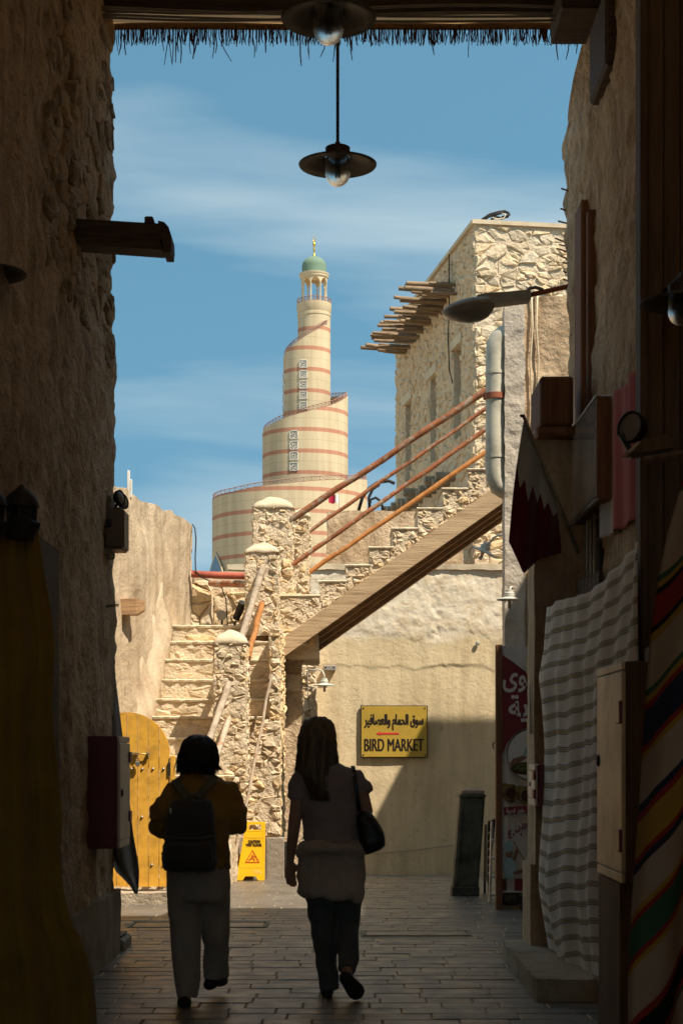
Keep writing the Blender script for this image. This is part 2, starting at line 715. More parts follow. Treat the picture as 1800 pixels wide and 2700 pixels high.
def mat_plaster(name, c, c2=None, scale=1.4, bump=0.5, streak=0.25, crack=0.0, dirt=0.2, fine=26, dist=0.02):
    t = NT(name)
    p = t.pos()
    c2 = c2 or k3(c, 0.78)
    n1 = t.noise(p, scale, 6, 0.62, 0.6)
    n2 = t.noise(p, fine, 5, 0.6)
    ns = t.noise(t.pos((5.0, 5.0, 0.55)), 1.0, 5, 0.6, 0.3)
    col = t.ramp(n1, [(0.3, c2), (0.55, c), (0.75, (min(.9, c[0] * 1.08), min(.9, c[1] * 1.09), min(.9, c[2] * 1.14)))])
    if streak:
        st = t.ramp(ns, [(0.34, (1 - streak, 1 - streak * 1.08, 1 - streak * 1.15)), (0.58, (1, 1, 1))])
        col = t.mix(1.0, col, st, 'MULTIPLY')
    if dirt:
        d = t.ramp(t.noise(p, 9, 6, 0.7), [(0.26, 1 - dirt * 1.6), (0.42, 1.0)])
        col = t.mix(1.0, col, d, 'MULTIPLY')
    h = t.math('ADD', n2, t.math('MULTIPLY', t.noise(p, 7, 5, 0.6), 1.4))
    if crack:
        v = t.new('ShaderNodeTexVoronoi', feature='DISTANCE_TO_EDGE')
        v.inputs['Scale'].default_value = 2.3
        w = t.new('ShaderNodeVectorMath', operation='ADD')
        nz = t.new('ShaderNodeTexNoise')
        nz.inputs['Scale'].default_value = 3.0
        nz.inputs['Detail'].default_value = 4
        t.link(p, nz.inputs['Vector'])
        t.link(p, w.inputs[0])
        t.link(nz.outputs['Color'], w.inputs[1])
        t.link(w.outputs[0], v.inputs['Vector'])
        ck = t.ramp(v.outputs['Distance'], [(0.0, 0.0), (0.018, 1.0)])
        msk = t.ramp(t.noise(p, 0.9, 2), [(0.5, 0.0), (0.6, crack)])
        cm = t.mix(msk, (1.0, 1.0, 1.0), ck)
        col = t.mix(0.5, col, cm, 'MULTIPLY')
        h = t.math('ADD', h, t.math('MULTIPLY', cm, 0.8))
    t.color(col)
    t.rough(0.93, 0.12)
    t.bump(h, bump, dist)
    return t.m


def mat_wood(name, c, c2, axis=(1, 1, 1), rough=0.75, bump=0.5, paint=None, local=True):
    """grain runs along the axis given a small factor"""
    t = NT(name)
    p = t.pos(axis, local)
    oi = t.new('ShaderNodeObjectInfo').outputs['Random']
    ad = t.new('ShaderNodeVectorMath', operation='ADD')
    t.link(p, ad.inputs[0])
    cb = t.new('ShaderNodeCombineXYZ')
    t.link(t.math('MULTIPLY', oi, 17.0), cb.inputs[0])
    t.link(t.math('MULTIPLY', oi, 9.0), cb.inputs[2])
    t.link(cb.outputs[0], ad.inputs[1])
    n = t.noise(ad.outputs[0], 1.0, 6, 0.65, 0.4)
    n2 = t.noise(ad.outputs[0], 3.1, 4, 0.6)
    col = t.ramp(n, [(0.3, c2), (0.52, c), (0.75, k3(c, 1.2))])
    col = t.mix(0.6, col, t.ramp(n2, [(0.32, 0.55), (0.46, 1.0)]), 'MULTIPLY')
    if paint:
        msk = t.ramp(t.noise(t.pos((1, 1, 1), local), 7.0, 5, 0.7), [(paint[1], 0.0), (paint[1] + 0.08, 1.0)])
        col = t.mix(msk, col, paint[0])
    tone = t.ramp(oi, [(0, 0.8), (1, 1.12)])
    col = t.mix(1.0, col, tone, 'MULTIPLY')
    t.color(col)
    t.rough(rough, 0.25)
    t.bump(n2, bump, 0.01)
    return t.m


def mat_paint(name, c, rough=0.5, spec=0.4, metal=0.0, wear=0.15, scale=6.0, bump=0.0):
    t = NT(name)
    p = t.pos((1, 1, 1), True)
    n = t.noise(p, scale, 5, 0.65)
    col = t.ramp(n, [(0.3, k3(c, 1 - wear * 1.6)), (0.55, c), (0.8, k3(c, 1 + wear * 0.6))])
    t.color(col)
    r = t.ramp(n, [(0.3, min(1, rough + 0.15)), (0.7, rough)])
    t.rough(r, spec, metal)
    if bump: t.bump(t.noise(p, scale * 6, 4), bump, 0.004)
    return t.m


def mat_cloth(name, c, var=0.2, weave=420, rough=0.95):
    t = NT(name)
    p = t.pos((1, 1, 1), True)
    n = t.noise(p, 5, 4)
    t.color(t.ramp(n, [(0.3, k3(c, 1 - var)), (0.7, k3(c, 1 + var * 0.4))]))
    t.rough(rough, 0.1)
    t.b.inputs['Sheen Weight'].default_value = 0.15
    t.bump(t.noise(p, weave, 2), 0.25, 0.002)
    return t.m


def mat_bands(name, bg, bands, period, axis_uv=(0, 1), soft=0.004, wob=0.02, var=0.12):
    """woven stripes along a UV direction: bands = [(position 0..1, colour)], constant steps"""
    t = NT(name)
    uv = t.new('ShaderNodeUVMap').outputs['UV']
    sp = t.new('ShaderNodeSeparateXYZ')
    t.link(uv, sp.inputs[0])
    w = t.math('MULTIPLY', t.math('SUBTRACT', t.noise(uv, 3.0, 3), 0.5), wob)
    co = t.math('ADD', t.math('ADD', t.math('MULTIPLY', sp.outputs[0], axis_uv[0]), t.math('MULTIPLY', sp.outputs[1], axis_uv[1])), w)
    fr = t.math('FRACT', t.math('MULTIPLY', co, 1.0 / period))
    col = t.ramp(fr, [(0.0, bg)] + bands, 'CONSTANT')
    n = t.noise(t.pos((1, 1, 1), True), 6, 5)
    col = t.mix(1.0, col, t.ramp(n, [(0.3, 1 - var), (0.7, 1.0)]), 'MULTIPLY')
    t.color(col)
    t.rough(0.95, 0.08)
    t.bump(t.noise(t.pos((1, 1, 1), True), 260, 2), 0.3, 0.003)
    return t.m


def mat_glass(name, c=(0.9, 0.92, 0.9), rough=0.05, alpha=0.35):
    t = NT(name)
    t.color(c)
    t.rough(rough, 0.6)
    t.b.inputs['Transmission Weight'].default_value = 1.0
    t.b.inputs['IOR'].default_value = 1.2
    return t.m


M = {}
CREAM = (0.56, 0.45, 0.30)
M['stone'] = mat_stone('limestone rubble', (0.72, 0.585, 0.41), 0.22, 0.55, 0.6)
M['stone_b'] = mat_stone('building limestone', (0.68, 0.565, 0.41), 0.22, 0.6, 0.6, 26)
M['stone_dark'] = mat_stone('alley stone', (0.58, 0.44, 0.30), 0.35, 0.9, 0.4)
M['mortar'] = mat_plaster('lime mortar', (0.68, 0.55, 0.385), (0.60, 0.475, 0.32), 5.0, 0.7, 0.0, 0, 0.2, 30, 0.05)
M['cap'] = mat_plaster('smooth lime cap', (0.62, 0.51, 0.36), (0.54, 0.43, 0.29), 3.0, 0.35, 0.12, 0, 0.1, 40, 0.01)
M['tread'] = mat_plaster('worn step plaster', (0.64, 0.54, 0.38), (0.52, 0.42, 0.29), 4.0, 0.5, 0.0, 0, 0.2, 30, 0.015)
M['wall_left'] = mat_plaster('aged cream plaster', (0.52, 0.41, 0.28), (0.42, 0.31, 0.20), 1.1, 0.55, 0.28, 0.5, 0.22, 24, 0.025)
M['wall_bird'] = mat_plaster('yellow lime plaster', (0.68, 0.55, 0.345), (0.60, 0.475, 0.285), 0.9, 0.35, 0.12, 0.35, 0.16, 22, 0.02)


def mat_market():
    """yellow lime coat below, older pale flaking coat above an uneven line"""
    m = mat_plaster('market wall plaster', (0.69, 0.555, 0.35), (0.57, 0.445, 0.265), 0.9, 0.35, 0.2, 0.5, 0.25, 22, 0.02)
    t = NT.__new__(NT)
    t.m, t.t, t.n, t.b = m, m.node_tree, m.node_tree.nodes, m.node_tree.nodes['Principled BSDF']
    src = t.b.inputs['Base Color'].links[0].from_socket
    sp = t.new('ShaderNodeSeparateXYZ')
    t.link(t.pos(), sp.inputs[0])
    h = t.math('ADD', sp.outputs[2], t.math('MULTIPLY', t.math('SUBTRACT', t.noise(t.pos(), 2.5, 4), 0.5), 0.35))
    fac = t.ramp(t.math('SUBTRACT', h, 2.6), [(0.42, 0.0), (0.56, 1.0)])
    pale = t.ramp(t.noise(t.pos((1, 1, 1.4)), 4.0, 6, 0.65, 0.8), [(0.35, (0.58, 0.46, 0.31)), (0.5, (0.70, 0.60, 0.45)), (0.7, (0.74, 0.66, 0.53))])
    t.color(t.mix(fac, src, pale))
    return m


M['wall_bird'] = mat_market()
M['wall_white'] = mat_plaster('whitewashed plaster', (0.54, 0.465, 0.375), (0.44, 0.37, 0.29), 2.0, 0.4, 0.15, 0.2, 0.18, 16, 0.04)
M['wall_brown'] = mat_plaster('tan plaster', (0.58, 0.43, 0.28), (0.44, 0.30, 0.18), 1.6, 0.6, 0.35, 0.4, 0.25, 18, 0.03)
M['alley'] = mat_plaster('weathered alley plaster', (0.64, 0.48, 0.32), (0.46, 0.33, 0.21), 2.2, 0.9, 0.32, 0.3, 0.35, 18, 0.05)
M['alley_base'] = mat_plaster('alley plinth cement', (0.36, 0.30, 0.22), (0.25, 0.20, 0.15), 2.0, 0.5, 0.3, 0, 0.3)
M['panel'] = mat_wood('dark shutter board', (0.14, 0.085, 0.045), (0.08, 0.045, 0.025), (14, 14, 1.2))
M['wood_grey'] = mat_wood('weathered grey timber', (0.34, 0.27, 0.19), (0.17, 0.12, 0.08), (30, 30, 30), 0.85, 0.6)
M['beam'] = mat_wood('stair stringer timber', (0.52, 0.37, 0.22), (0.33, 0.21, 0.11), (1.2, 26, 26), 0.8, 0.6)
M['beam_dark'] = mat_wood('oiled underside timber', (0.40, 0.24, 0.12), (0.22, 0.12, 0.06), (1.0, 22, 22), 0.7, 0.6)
M['rail'] = mat_wood('peeling red brown rail', (0.36, 0.13, 0.055), (0.20, 0.07, 0.03), (6, 6, 6), 0.6, 0.5, ((0.36, 0.27, 0.19), 0.52))
M['rail_orange'] = mat_wood('orange varnished rail', (0.48, 0.20, 0.06), (0.30, 0.11, 0.03), (6, 6, 6), 0.55, 0.4, ((0.42, 0.28, 0.16), 0.62))
M['rail_grey'] = mat_wood('bleached rail pole', (0.42, 0.33, 0.24), (0.25, 0.18, 0.12), (9, 9, 9), 0.8, 0.5, ((0.36, 0.17, 0.08), 0.60))
M['pole'] = mat_wood('mangrove roof pole', (0.30, 0.21, 0.13), (0.14, 0.09, 0.05), (3, 40, 40), 0.85, 0.6)
M['gate'] = mat_paint('mustard gate paint', (0.72, 0.37, 0.045), 0.5, 0.35, 0, 0.22, 7, 0.3)
M['brass'] = mat_paint('old brass', (0.50, 0.36, 0.16), 0.4, 0.5, 0.8, 0.2)
M['steel'] = mat_paint('stud steel', (0.45, 0.42, 0.38), 0.35, 0.5, 0.9, 0.2)
M['gold'] = mat_paint('gilded finial', (0.75, 0.46, 0.07), 0.25, 0.6, 0.85, 0.1)
M['dome'] = mat_paint('green dome paint', (0.16, 0.24, 0.165), 0.6, 0.3, 0, 0.12, 1.0)
M['white'] = mat_paint('white paint', (0.72, 0.70, 0.64), 0.5, 0.4, 0, 0.1)
M['offwhite_metal'] = mat_paint('cream enamel', (0.58, 0.55, 0.47), 0.4, 0.4, 0.0, 0.15)
M['duct'] = mat_paint('stained cream duct', (0.58, 0.53, 0.41), 0.5, 0.4, 0.1, 0.35, 3.0)
M['rust'] = mat_paint('red oxide clamp', (0.33, 0.10, 0.05), 0.6, 0.3, 0, 0.25)
M['pipe_red'] = mat_paint('red oxide pipe', (0.40, 0.10, 0.06), 0.55, 0.3, 0, 0.25)
M['dark_metal'] = mat_paint('dark metal', (0.030, 0.022, 0.018), 0.5, 0.4, 0.2, 0.3)
M['lamp_under'] = mat_paint('lamp shade enamel', (0.085, 0.065, 0.045), 0.55, 0.4, 0.0, 0.2)
M['brownmetal'] = mat_paint('lamp brown enamel', (0.05, 0.025, 0.02), 0.5, 0.4, 0.0, 0.2)
M['black'] = mat_paint('black rubber', (0.015, 0.014, 0.013), 0.6, 0.3)
M['glass'] = mat_glass('lamp glass', (0.92, 0.90, 0.85), 0.45)
M['bulb'] = mat_paint('bulb porcelain', (0.35, 0.30, 0.24), 0.4, 0.4)
M['lens'] = mat_paint('dusty lamp lens', (0.22, 0.20, 0.17), 0.25, 0.5)
M['street_grey'] = mat_paint('grey lamp casting', (0.36, 0.33, 0.27), 0.5, 0.4, 0.1, 0.15)
M['maroon_box'] = mat_paint('maroon cabinet enamel', (0.13, 0.012, 0.015), 0.4, 0.45, 0, 0.1)
M['cab_door'] = mat_paint('pale cabinet door', (0.58, 0.45, 0.28), 0.45, 0.4, 0, 0.15, 4)
M['cab_white'] = mat_paint('white cabinet door', (0.60, 0.52, 0.42), 0.45, 0.4, 0, 0.12, 4)
M['beige_plastic'] = mat_paint('dusty beige plastic', (0.16, 0.11, 0.07), 0.5, 0.4)
M['sign_yellow'] = mat_paint('brass yellow sign sheet', (0.52, 0.34, 0.05), 0.35, 0.5, 0.15, 0.12, 2.5)
M['sign_black'] = mat_paint('sign lettering black', (0.02, 0.012, 0.008), 0.5, 0.3)
M['sign_red'] = mat_paint('sign arrow red', (0.62, 0.05, 0.035), 0.5, 0.3)
M['wet_yellow'] = mat_paint('yellow safety plastic', (0.80, 0.46, 0.005), 0.38, 0.45, 0, 0.05)
M['wet_red'] = mat_paint('worn red print', (0.55, 0.06, 0.02), 0.6, 0.2)
M['plinth'] = mat_plaster('grey stone plinth', (0.34, 0.29, 0.23), (0.27, 0.22, 0.17), 3.0, 0.4, 0.15, 0, 0.2)
M['kerb'] = mat_plaster('old kerb cement', (0.40, 0.33, 0.24), (0.28, 0.22, 0.15), 4.0, 0.8, 0.0, 0, 0.35)
M['bollard'] = mat_paint('greenish black post', (0.085, 0.078, 0.052), 0.55, 0.35, 0, 0.6, 4.0, 0.3)
M['bollard_cap'] = mat_paint('dusty pink cap', (0.36, 0.25, 0.18), 0.7, 0.2)
M['vinyl'] = mat_paint('white banner vinyl', (0.58, 0.55, 0.52), 0.45, 0.4, 0, 0.05)
M['vinyl_maroon'] = mat_paint('maroon banner print', (0.17, 0.012, 0.02), 0.45, 0.4, 0, 0.1)
M['print_teal'] = mat_paint('printed teal shirt', (0.30, 0.42, 0.43), 0.5, 0.3, 0, 0.3, 9)
M['print_skin'] = mat_paint('printed brown', (0.20, 0.11, 0.065), 0.5, 0.3, 0, 0.3, 9)
M['print_food'] = mat_paint('printed food', (0.22, 0.15, 0.045), 0.5, 0.3, 0, 0.8, 30)
M['print_green'] = mat_paint('printed greens', (0.08, 0.11, 0.03), 0.5, 0.3, 0, 0.8, 40)
M['print_dark'] = mat_paint('printed dark bowl', (0.06, 0.015, 0.01), 0.5, 0.3, 0, 0.5, 30)
M['frame_wood'] = mat_wood('banner frame wood', (0.22, 0.10, 0.05), (0.12, 0.05, 0.025), (20, 20, 1.5))
M['alu'] = mat_paint('scuffed aluminium', (0.46, 0.44, 0.40), 0.4, 0.5, 0.7, 0.2)
M['maroon_flag'] = None
M['grey_cloth'] = mat_cloth('grey tarp', (0.30, 0.28, 0.26))
M['yellow_cloth'] = mat_cloth('ochre cloth', (0.24, 0.145, 0.02))
M['reed'] = mat_wood('reed mat', (0.28, 0.15, 0.05), (0.12, 0.06, 0.02), (3, 60, 60))


def mat_mat():
    """reed matting: thin enough for some warm daylight to come through"""
    t = NT('reed roof matting')
    n = t.noise(t.pos((3, 90, 90)), 1.0, 4)
    col = t.ramp(n, [(0.3, (0.16, 0.08, 0.03)), (0.7, (0.34, 0.19, 0.07))])
    t.color(col)
    t.rough(0.9, 0.1)
    tr = t.new('ShaderNodeBsdfTranslucent')
    tr.inputs['Color'].default_value = (0.80, 0.58, 0.34, 1)
    mx = t.new('ShaderNodeMixShader')
    mx.inputs[0].default_value = 0.07
    t.link(t.b.outputs[0], mx.inputs[1])
    t.link(tr.outputs[0], mx.inputs[2])
    t.link(mx.outputs[0], t.n['Material Output'].inputs['Surface'])
    return t.m


M['matting'] = mat_mat()
M['straw'] = mat_paint('dry reed ends', (0.10, 0.045, 0.03), 0.8, 0.2)
M['roofwood'] = mat_wood('smoky roof beam', (0.085, 0.055, 0.035), (0.04, 0.025, 0.015), (3, 40, 40))
M['cable'] = mat_paint('grey cable', (0.22, 0.19, 0.16), 0.6, 0.3)
M['cable_black'] = mat_paint('black cable', (0.02, 0.017, 0.015), 0.6, 0.3)
M['grille'] = mat_paint('window glass dark', (0.02, 0.022, 0.022), 0.15, 0.5)
M['bar'] = mat_paint('pale window bar', (0.42, 0.36, 0.27), 0.5, 0.3)
M['skin'] = mat_paint('skin', (0.36, 0.20, 0.13), 0.55, 0.35, 0, 0.1)
M['hair_dark'] = mat_wood('dark brown hair', (0.022, 0.013, 0.009), (0.010, 0.006, 0.004), (60, 60, 3), 0.5, 0.6)
M['hair_fair'] = mat_wood('brown blonde hair', (0.15, 0.105, 0.06), (0.05, 0.032, 0.018), (70, 70, 2.5), 0.5, 0.6)
M['jumper'] = mat_cloth('mustard knit', (0.30, 0.155, 0.03), 0.25, 260)
M['trouser'] = mat_cloth('pale grey linen', (0.34, 0.28, 0.22), 0.15)
M['bag_dark'] = mat_cloth('charcoal canvas', (0.060, 0.052, 0.046), 0.25, 300)
M['strap'] = mat_cloth('olive webbing', (0.13, 0.12, 0.075), 0.2, 400)
M['tshirt'] = mat_cloth('mauve grey cotton', (0.27, 0.215, 0.205), 0.15)
M['sweater'] = mat_cloth('beige tied sweater', (0.40, 0.32, 0.25), 0.2, 240)
M['jeans'] = mat_cloth('dark denim', (0.085, 0.088, 0.085), 0.25, 380)
M['shoe'] = mat_paint('black shoe', (0.012, 0.010, 0.009), 0.55, 0.35)
M['handbag'] = mat_paint('black leather', (0.010, 0.009, 0.008), 0.42, 0.45, 0, 0.2, 8, 0.2)


def mat_paver():
    t = NT('grey paving stone')
    p = t.pos()
    oi = t.new('ShaderNodeObjectInfo').outputs['Random']
    n = t.noise(p, 2.2, 6, 0.6, 0.3)
    n2 = t.noise(p, 30, 5, 0.65)
    col = t.ramp(n, [(0.3, (0.105, 0.086, 0.066)), (0.5, (0.15, 0.128, 0.103)), (0.72, (0.195, 0.17, 0.14))])
    tone = t.ramp(oi, [(0, (0.72, 0.70, 0.68)), (0.35, (1, .99, .98)), (0.7, (1.12, 1.08, 1.02)), (1.0, (1.15, 0.98, 0.82))])
    col = t.mix(1.0, col, tone, 'MULTIPLY')
    col = t.mix(0.5, col, t.ramp(n2, [(0.3, 0.6), (0.5, 1.0)]), 'MULTIPLY')
    t.color(col)
    t.rough(t.ramp(t.noise(p, 6, 4), [(0.3, 0.34), (0.7, 0.56)]), 0.5)
    t.bump(t.math('ADD', n2, t.math('MULTIPLY', t.noise(p, 8, 4), 1.0)), 0.25, 0.01)
    return t.m


M['paver'] = mat_paver()
M['bed'] = mat_plaster('paving joint sand', (0.34, 0.27, 0.18), (0.22, 0.17, 0.11), 3.0, 0.6, 0.0, 0, 0.2, 60, 0.01)
M['ground'] = mat_plaster('dusty ground', (0.36, 0.29, 0.20), (0.28, 0.22, 0.15), 0.4, 0.4, 0.0, 0, 0.2)


def mat_tower():
    """cream render with painted terracotta bands every 1.17 m and a fine joint between them"""
    t = NT('minaret render')
    g = t.new('ShaderNodeNewGeometry').outputs['Position']
    sp = t.new('ShaderNodeSeparateXYZ')
    t.link(g, sp.inputs[0])
    z = t.math('FRACT', t.math('DIVIDE', t.math('SUBTRACT', sp.outputs[2], 25.0 - 1.17 * 30 - 0.125), 1.17))
    band = t.ramp(z, [(0.0, 1.0), (0.185, 0.0)], 'CONSTANT')
    joint = t.ramp(z, [(0.0, 1.0), (0.60, 0.72), (0.620, 1.0)], 'CONSTANT')
    low = t.math('LESS_THAN', sp.outputs[2], 25.6)
    n = t.noise(t.pos((1.2, 1.2, 0.35)), 1.0, 5)
    cream = t.ramp(n, [(0.3, (0.51, 0.41, 0.265)), (0.7, (0.575, 0.47, 0.31))])
    terra = t.ramp(n, [(0.3, (0.42, 0.20, 0.125)), (0.7, (0.47, 0.23, 0.145))])
    col = t.mix(t.math('MULTIPLY', band, low), cream, terra)
    col = t.mix(t.math('MULTIPLY', low, 1.0), col, t.mix(1.0, col, joint, 'MULTIPLY'))
    st = t.ramp(t.noise(t.pos((2.2, 2.2, 0.16)), 1.0, 6, 0.65), [(0.3, (0.80, 0.77, 0.72)), (0.55, (1, 1, 1))])
    col = t.mix(1.0, col, st, 'MULTIPLY')
    t.color(col)
    t.rough(0.9, 0.15)
    t.bump(t.noise(t.pos(), 3, 4), 0.15, 0.02)
    return t.m


M['tower'] = mat_tower()
M['cream'] = mat_plaster('minaret cream', (0.62, 0.505, 0.335), (0.55, 0.45, 0.30), 1.0, 0.1, 0.1, 0, 0.05)
M['railing'] = mat_paint('terracotta railing', (0.33, 0.19, 0.14), 0.6, 0.3)
M['lattice'] = mat_paint('white lattice', (0.66, 0.63, 0.55), 0.6, 0.3)
M['void'] = mat_paint('dark interior', (0.05, 0.045, 0.04), 0.9, 0.1)
M['blue_glass'] = mat_paint('blue window glass', (0.10, 0.16, 0.22), 0.12, 0.6)


def mat_flag(name, white, maroon, teeth, at, depth, ax='u'):
    t = NT(name)
    uv = t.new('ShaderNodeUVMap').outputs['UV']
    sp = t.new('ShaderNodeSeparateXYZ')
    t.link(uv, sp.inputs[0])
    a, b = (sp.outputs[0], sp.outputs[1]) if ax == 'u' else (sp.outputs[1], sp.outputs[0])
    tri = t.math('PINGPONG', t.math('MULTIPLY', b, teeth), 0.5)
    lim = t.math('ADD', at, t.math('MULTIPLY', tri, depth * 2))
    isw = t.math('LESS_THAN', a, lim)
    t.color(t.mix(isw, maroon, white))
    t.rough(0.9, 0.1)
    t.b.inputs['Sheen Weight'].default_value = 0.2
    t.bump(t.noise(t.pos((1, 1, 1), True), 300, 2), 0.2, 0.002)
    return t.m


M['flag'] = mat_flag('maroon and white flag', (0.42, 0.38, 0.33), (0.105, 0.006, 0.012), 5, 0.36, 0.13)
M['wall_flag'] = mat_flag('pink red and white banner cloth', (0.52, 0.46, 0.42), (0.42, 0.07, 0.06), 13, 0.36, 0.05)
M['far_flag'] = mat_flag('small maroon and white flag', (0.72, 0.66, 0.62), (0.35, 0.015, 0.04), 7, 0.30, 0.10)
W, DK, YL = (0.80, 0.72, 0.61), (0.07, 0.065, 0.055), (0.42, 0.31, 0.17)
M['stripe'] = mat_bands('white striped blanket', W, [(0.50, k3(W, .9)), (0.56, DK), (0.60, k3(W, .8)), (0.64, YL), (0.76, k3(W, .8)), (0.80, DK), (0.85, k3(W, .95))], 1.0 / 22.0, (0, 1), 0, 0.012, 0.2)
BG = (0.36, 0.285, 0.20)
R_, Y_, K_, G_, B_, O_ = (0.24, 0.03, 0.02), (0.34, 0.20, 0.035), (0.014, 0.013, 0.012), (0.04, 0.095, 0.055), (0.024, 0.027, 0.045), (0.40, 0.09, 0.02)
M['kilim'] = mat_bands('striped woven rug', BG, [
    (0.10, G_), (0.112, Y_), (0.122, K_), (0.135, R_), (0.190, K_), (0.203, Y_), (0.215, BG),
    (0.30, G_), (0.312, Y_), (0.322, R_), (0.335, B_), (0.395, R_), (0.408, Y_), (0.42, BG),
    (0.50, B_), (0.515, R_), (0.53, Y_), (0.59, R_), (0.605, B_), (0.62, BG),
    (0.69, Y_), (0.70, R_), (0.712, G_), (0.77, R_), (0.785, Y_), (0.795, BG),
    (0.88, R_), (0.895, K_), (0.94, R_), (0.95, G_), (0.96, BG)], 1.0, (0.19, 1.0), 0, 0.01, 0.15)
# ------------------------------------------------------------------ ground
def gz(x, y):
    """ground height: level through the alley, a low swell before the stairs, falling a little towards the market wall"""
    return float(np.interp(y, [15.0, 18.5, 19.5, 24.0, 60, 61], [0.0, 0.05, 0.05, -0.25, -0.25, -0.25]))


g = MB()
xs = [-400, -60, -12, -6, 0, 6, 12, 60, 400]
ys = [-200, -20, 0, 15.0, 18.5, 19.5, 21.0, 22.5, 24.0, 40, 120, 600]
g.grid([[(x, y, gz(x, y) - 0.06) for x in xs] for y in ys])
g.uv = {}
tag(g.build('ground', M['ground']), kind='structure')

# paving: a bed of joint sand and staggered stone pavers lying on it
pav = MB()
xs = np.linspace(-2.9, 5.2, 6)
ys = [6.0, 12, 15.0, 16.75, 18.5, 19.5, 21.0, 22.5, 23.95]
pav.grid([[(x, y, gz(x, y) - 0.001) for x in xs] for y in ys])
pav.uv = {}
paving = tag(pav.build('paving', M['bed']), kind='structure')
rng = random.Random(5)
tiles = []
DR = [(-1.80, 14.28, -0.62, 14.72), (0.16, 13.62, 1.05, 14.02)]      # slots left for the two drain covers
y = 8.3
row = 0
while y < 23.6:
    h = 0.205
    x = -2.75 + rng.uniform(-0.4, 0)
    while x < (2.1 if y < 12.6 else 4.4):
        w = rng.choice((0.27, 0.33, 0.38, 0.42, 0.48))
        segs = [(x, x + w)]
        for (a, b, c, d) in DR:
            if y + h > b and y < d:
                ns = []
                for (p, q) in segs:
                    if q <= a or p >= c: ns.append((p, q)); continue
                    if p < a - 0.05: ns.append((p, a))
                    if q > c + 0.05: ns.append((c, q))
                segs = ns
        for (p, q) in segs:
            tiles.append((p, y, q - p, h))
        x += w
    y += h
    row += 1
PM = {}


def paver_mesh(w, h):
    key = (round(w, 2), round(h, 3))
    if key not in PM:
        j = 0.0035
        m = MB().bbox((-key[0] / 2 + j, -key[1] / 2 + j, -0.04), (key[0] / 2 - j, key[1] / 2 - j, 0.0), 0.005)
        me = bpy.data.meshes.new('paver')
        me.from_pydata(m.v, [], m.f)
        me.materials.append(M['paver'])
        PM[key] = me
    return PM[key]


def tile_score(t):
    x, y, w, h = t
    cx = x + w / 2
    if abs(cx) > 0.2 * (y + h) + 0.05: return 0      # outside the frame
    if y < 8.9: return 0
    return w * h * CAMZ / (y + h / 2) ** 3


tiles.sort(key=lambda t: -tile_score(t))
rest = MB()
for k, (x, y, w, h) in enumerate(tiles):
    c = Vector((x + w / 2, y + h / 2, gz(x + w / 2, y + h / 2) + 0.004 + rng.uniform(-0.002, 0.003)))
    rot = (rng.gauss(0, 0.004) + math.atan((gz(0, y + h) - gz(0, y)) / h), rng.gauss(0, 0.004), rng.gauss(0, 0.004))
    if k < 300 and tile_score((x, y, w, h)) > 0:
        o = bpy.data.objects.new('paver', paver_mesh(w, h))
        COL.objects.link(o)
        o.parent = paving
        o.location = c
        o.rotation_euler = rot
    else:
        m = MB().bbox((-w / 2 + .0035, -h / 2 + .0035, -0.04), (w / 2 - .0035, h / 2 - .0035, 0.0), 0.005)
        from mathutils import Euler
        R = Euler(rot).to_matrix()
        rest.add([R @ Vector(q) + c for q in m.v], m.f)
tag(rest.build('paver_field', M['paver'], paving), kind='stuff')


def drain(lo, hi, label):
    o = thing('drain_cover', ((lo[0] + hi[0]) / 2, (lo[1] + hi[1]) / 2, 0), label, 'drain cover', 'drain covers in the paving')
    f = MB()
    a, b, c, d = lo[0] + .01, lo[1] + .01, hi[0] - .01, hi[1] - .01
    t = 0.018
    for q in (((a, b), (c, b + t)), ((a, d - t), (c, d)), ((a, b + t), (a + t, d - t)), ((c - t, b + t), (c, d - t))):
        f.box((q[0][0], q[0][1], -0.03), (q[1][0], q[1][1], 0.009))
    f.build('frame', M['alley_base'], o)
    MB().bbox((a + .028, b + .028, -0.03), (c - .028, d - .028, 0.006), 0.005).build('slab', M['paver'], o)


drain((-1.80, 14.28), (-0.62, 14.72), 'long paved drain cover in a metal frame near the yellow gate')
drain((0.16, 13.62), (1.05, 14.02), 'narrow paved drain cover in a metal frame in front of the dark post')

# ------------------------------------------------------------------ the covered alley
TOPZ = 7.3


def alley_extra(V):
    """lumps of rubble showing through the upper plaster, smoother below"""
    up = np.clip((V[:, 2] - 2.2) / 2.2, 0, 1)
    f1, f2, cid = worley(V * np.array([3.2, 3.2, 3.6]), 5)
    lump = np.clip((f2 - f1) * 2.2, 0, 1) * (0.5 + cid)
    d = np.zeros_like(V)
    amt = 0.022 * (lump - 0.6) * (0.25 + 0.75 * up)
    d[:, 0] = amt
    d[:, 1] = amt * 1.3
    d[:, 0] += 0.03 * fbm(V * 0.8, 3, 90)
    return d


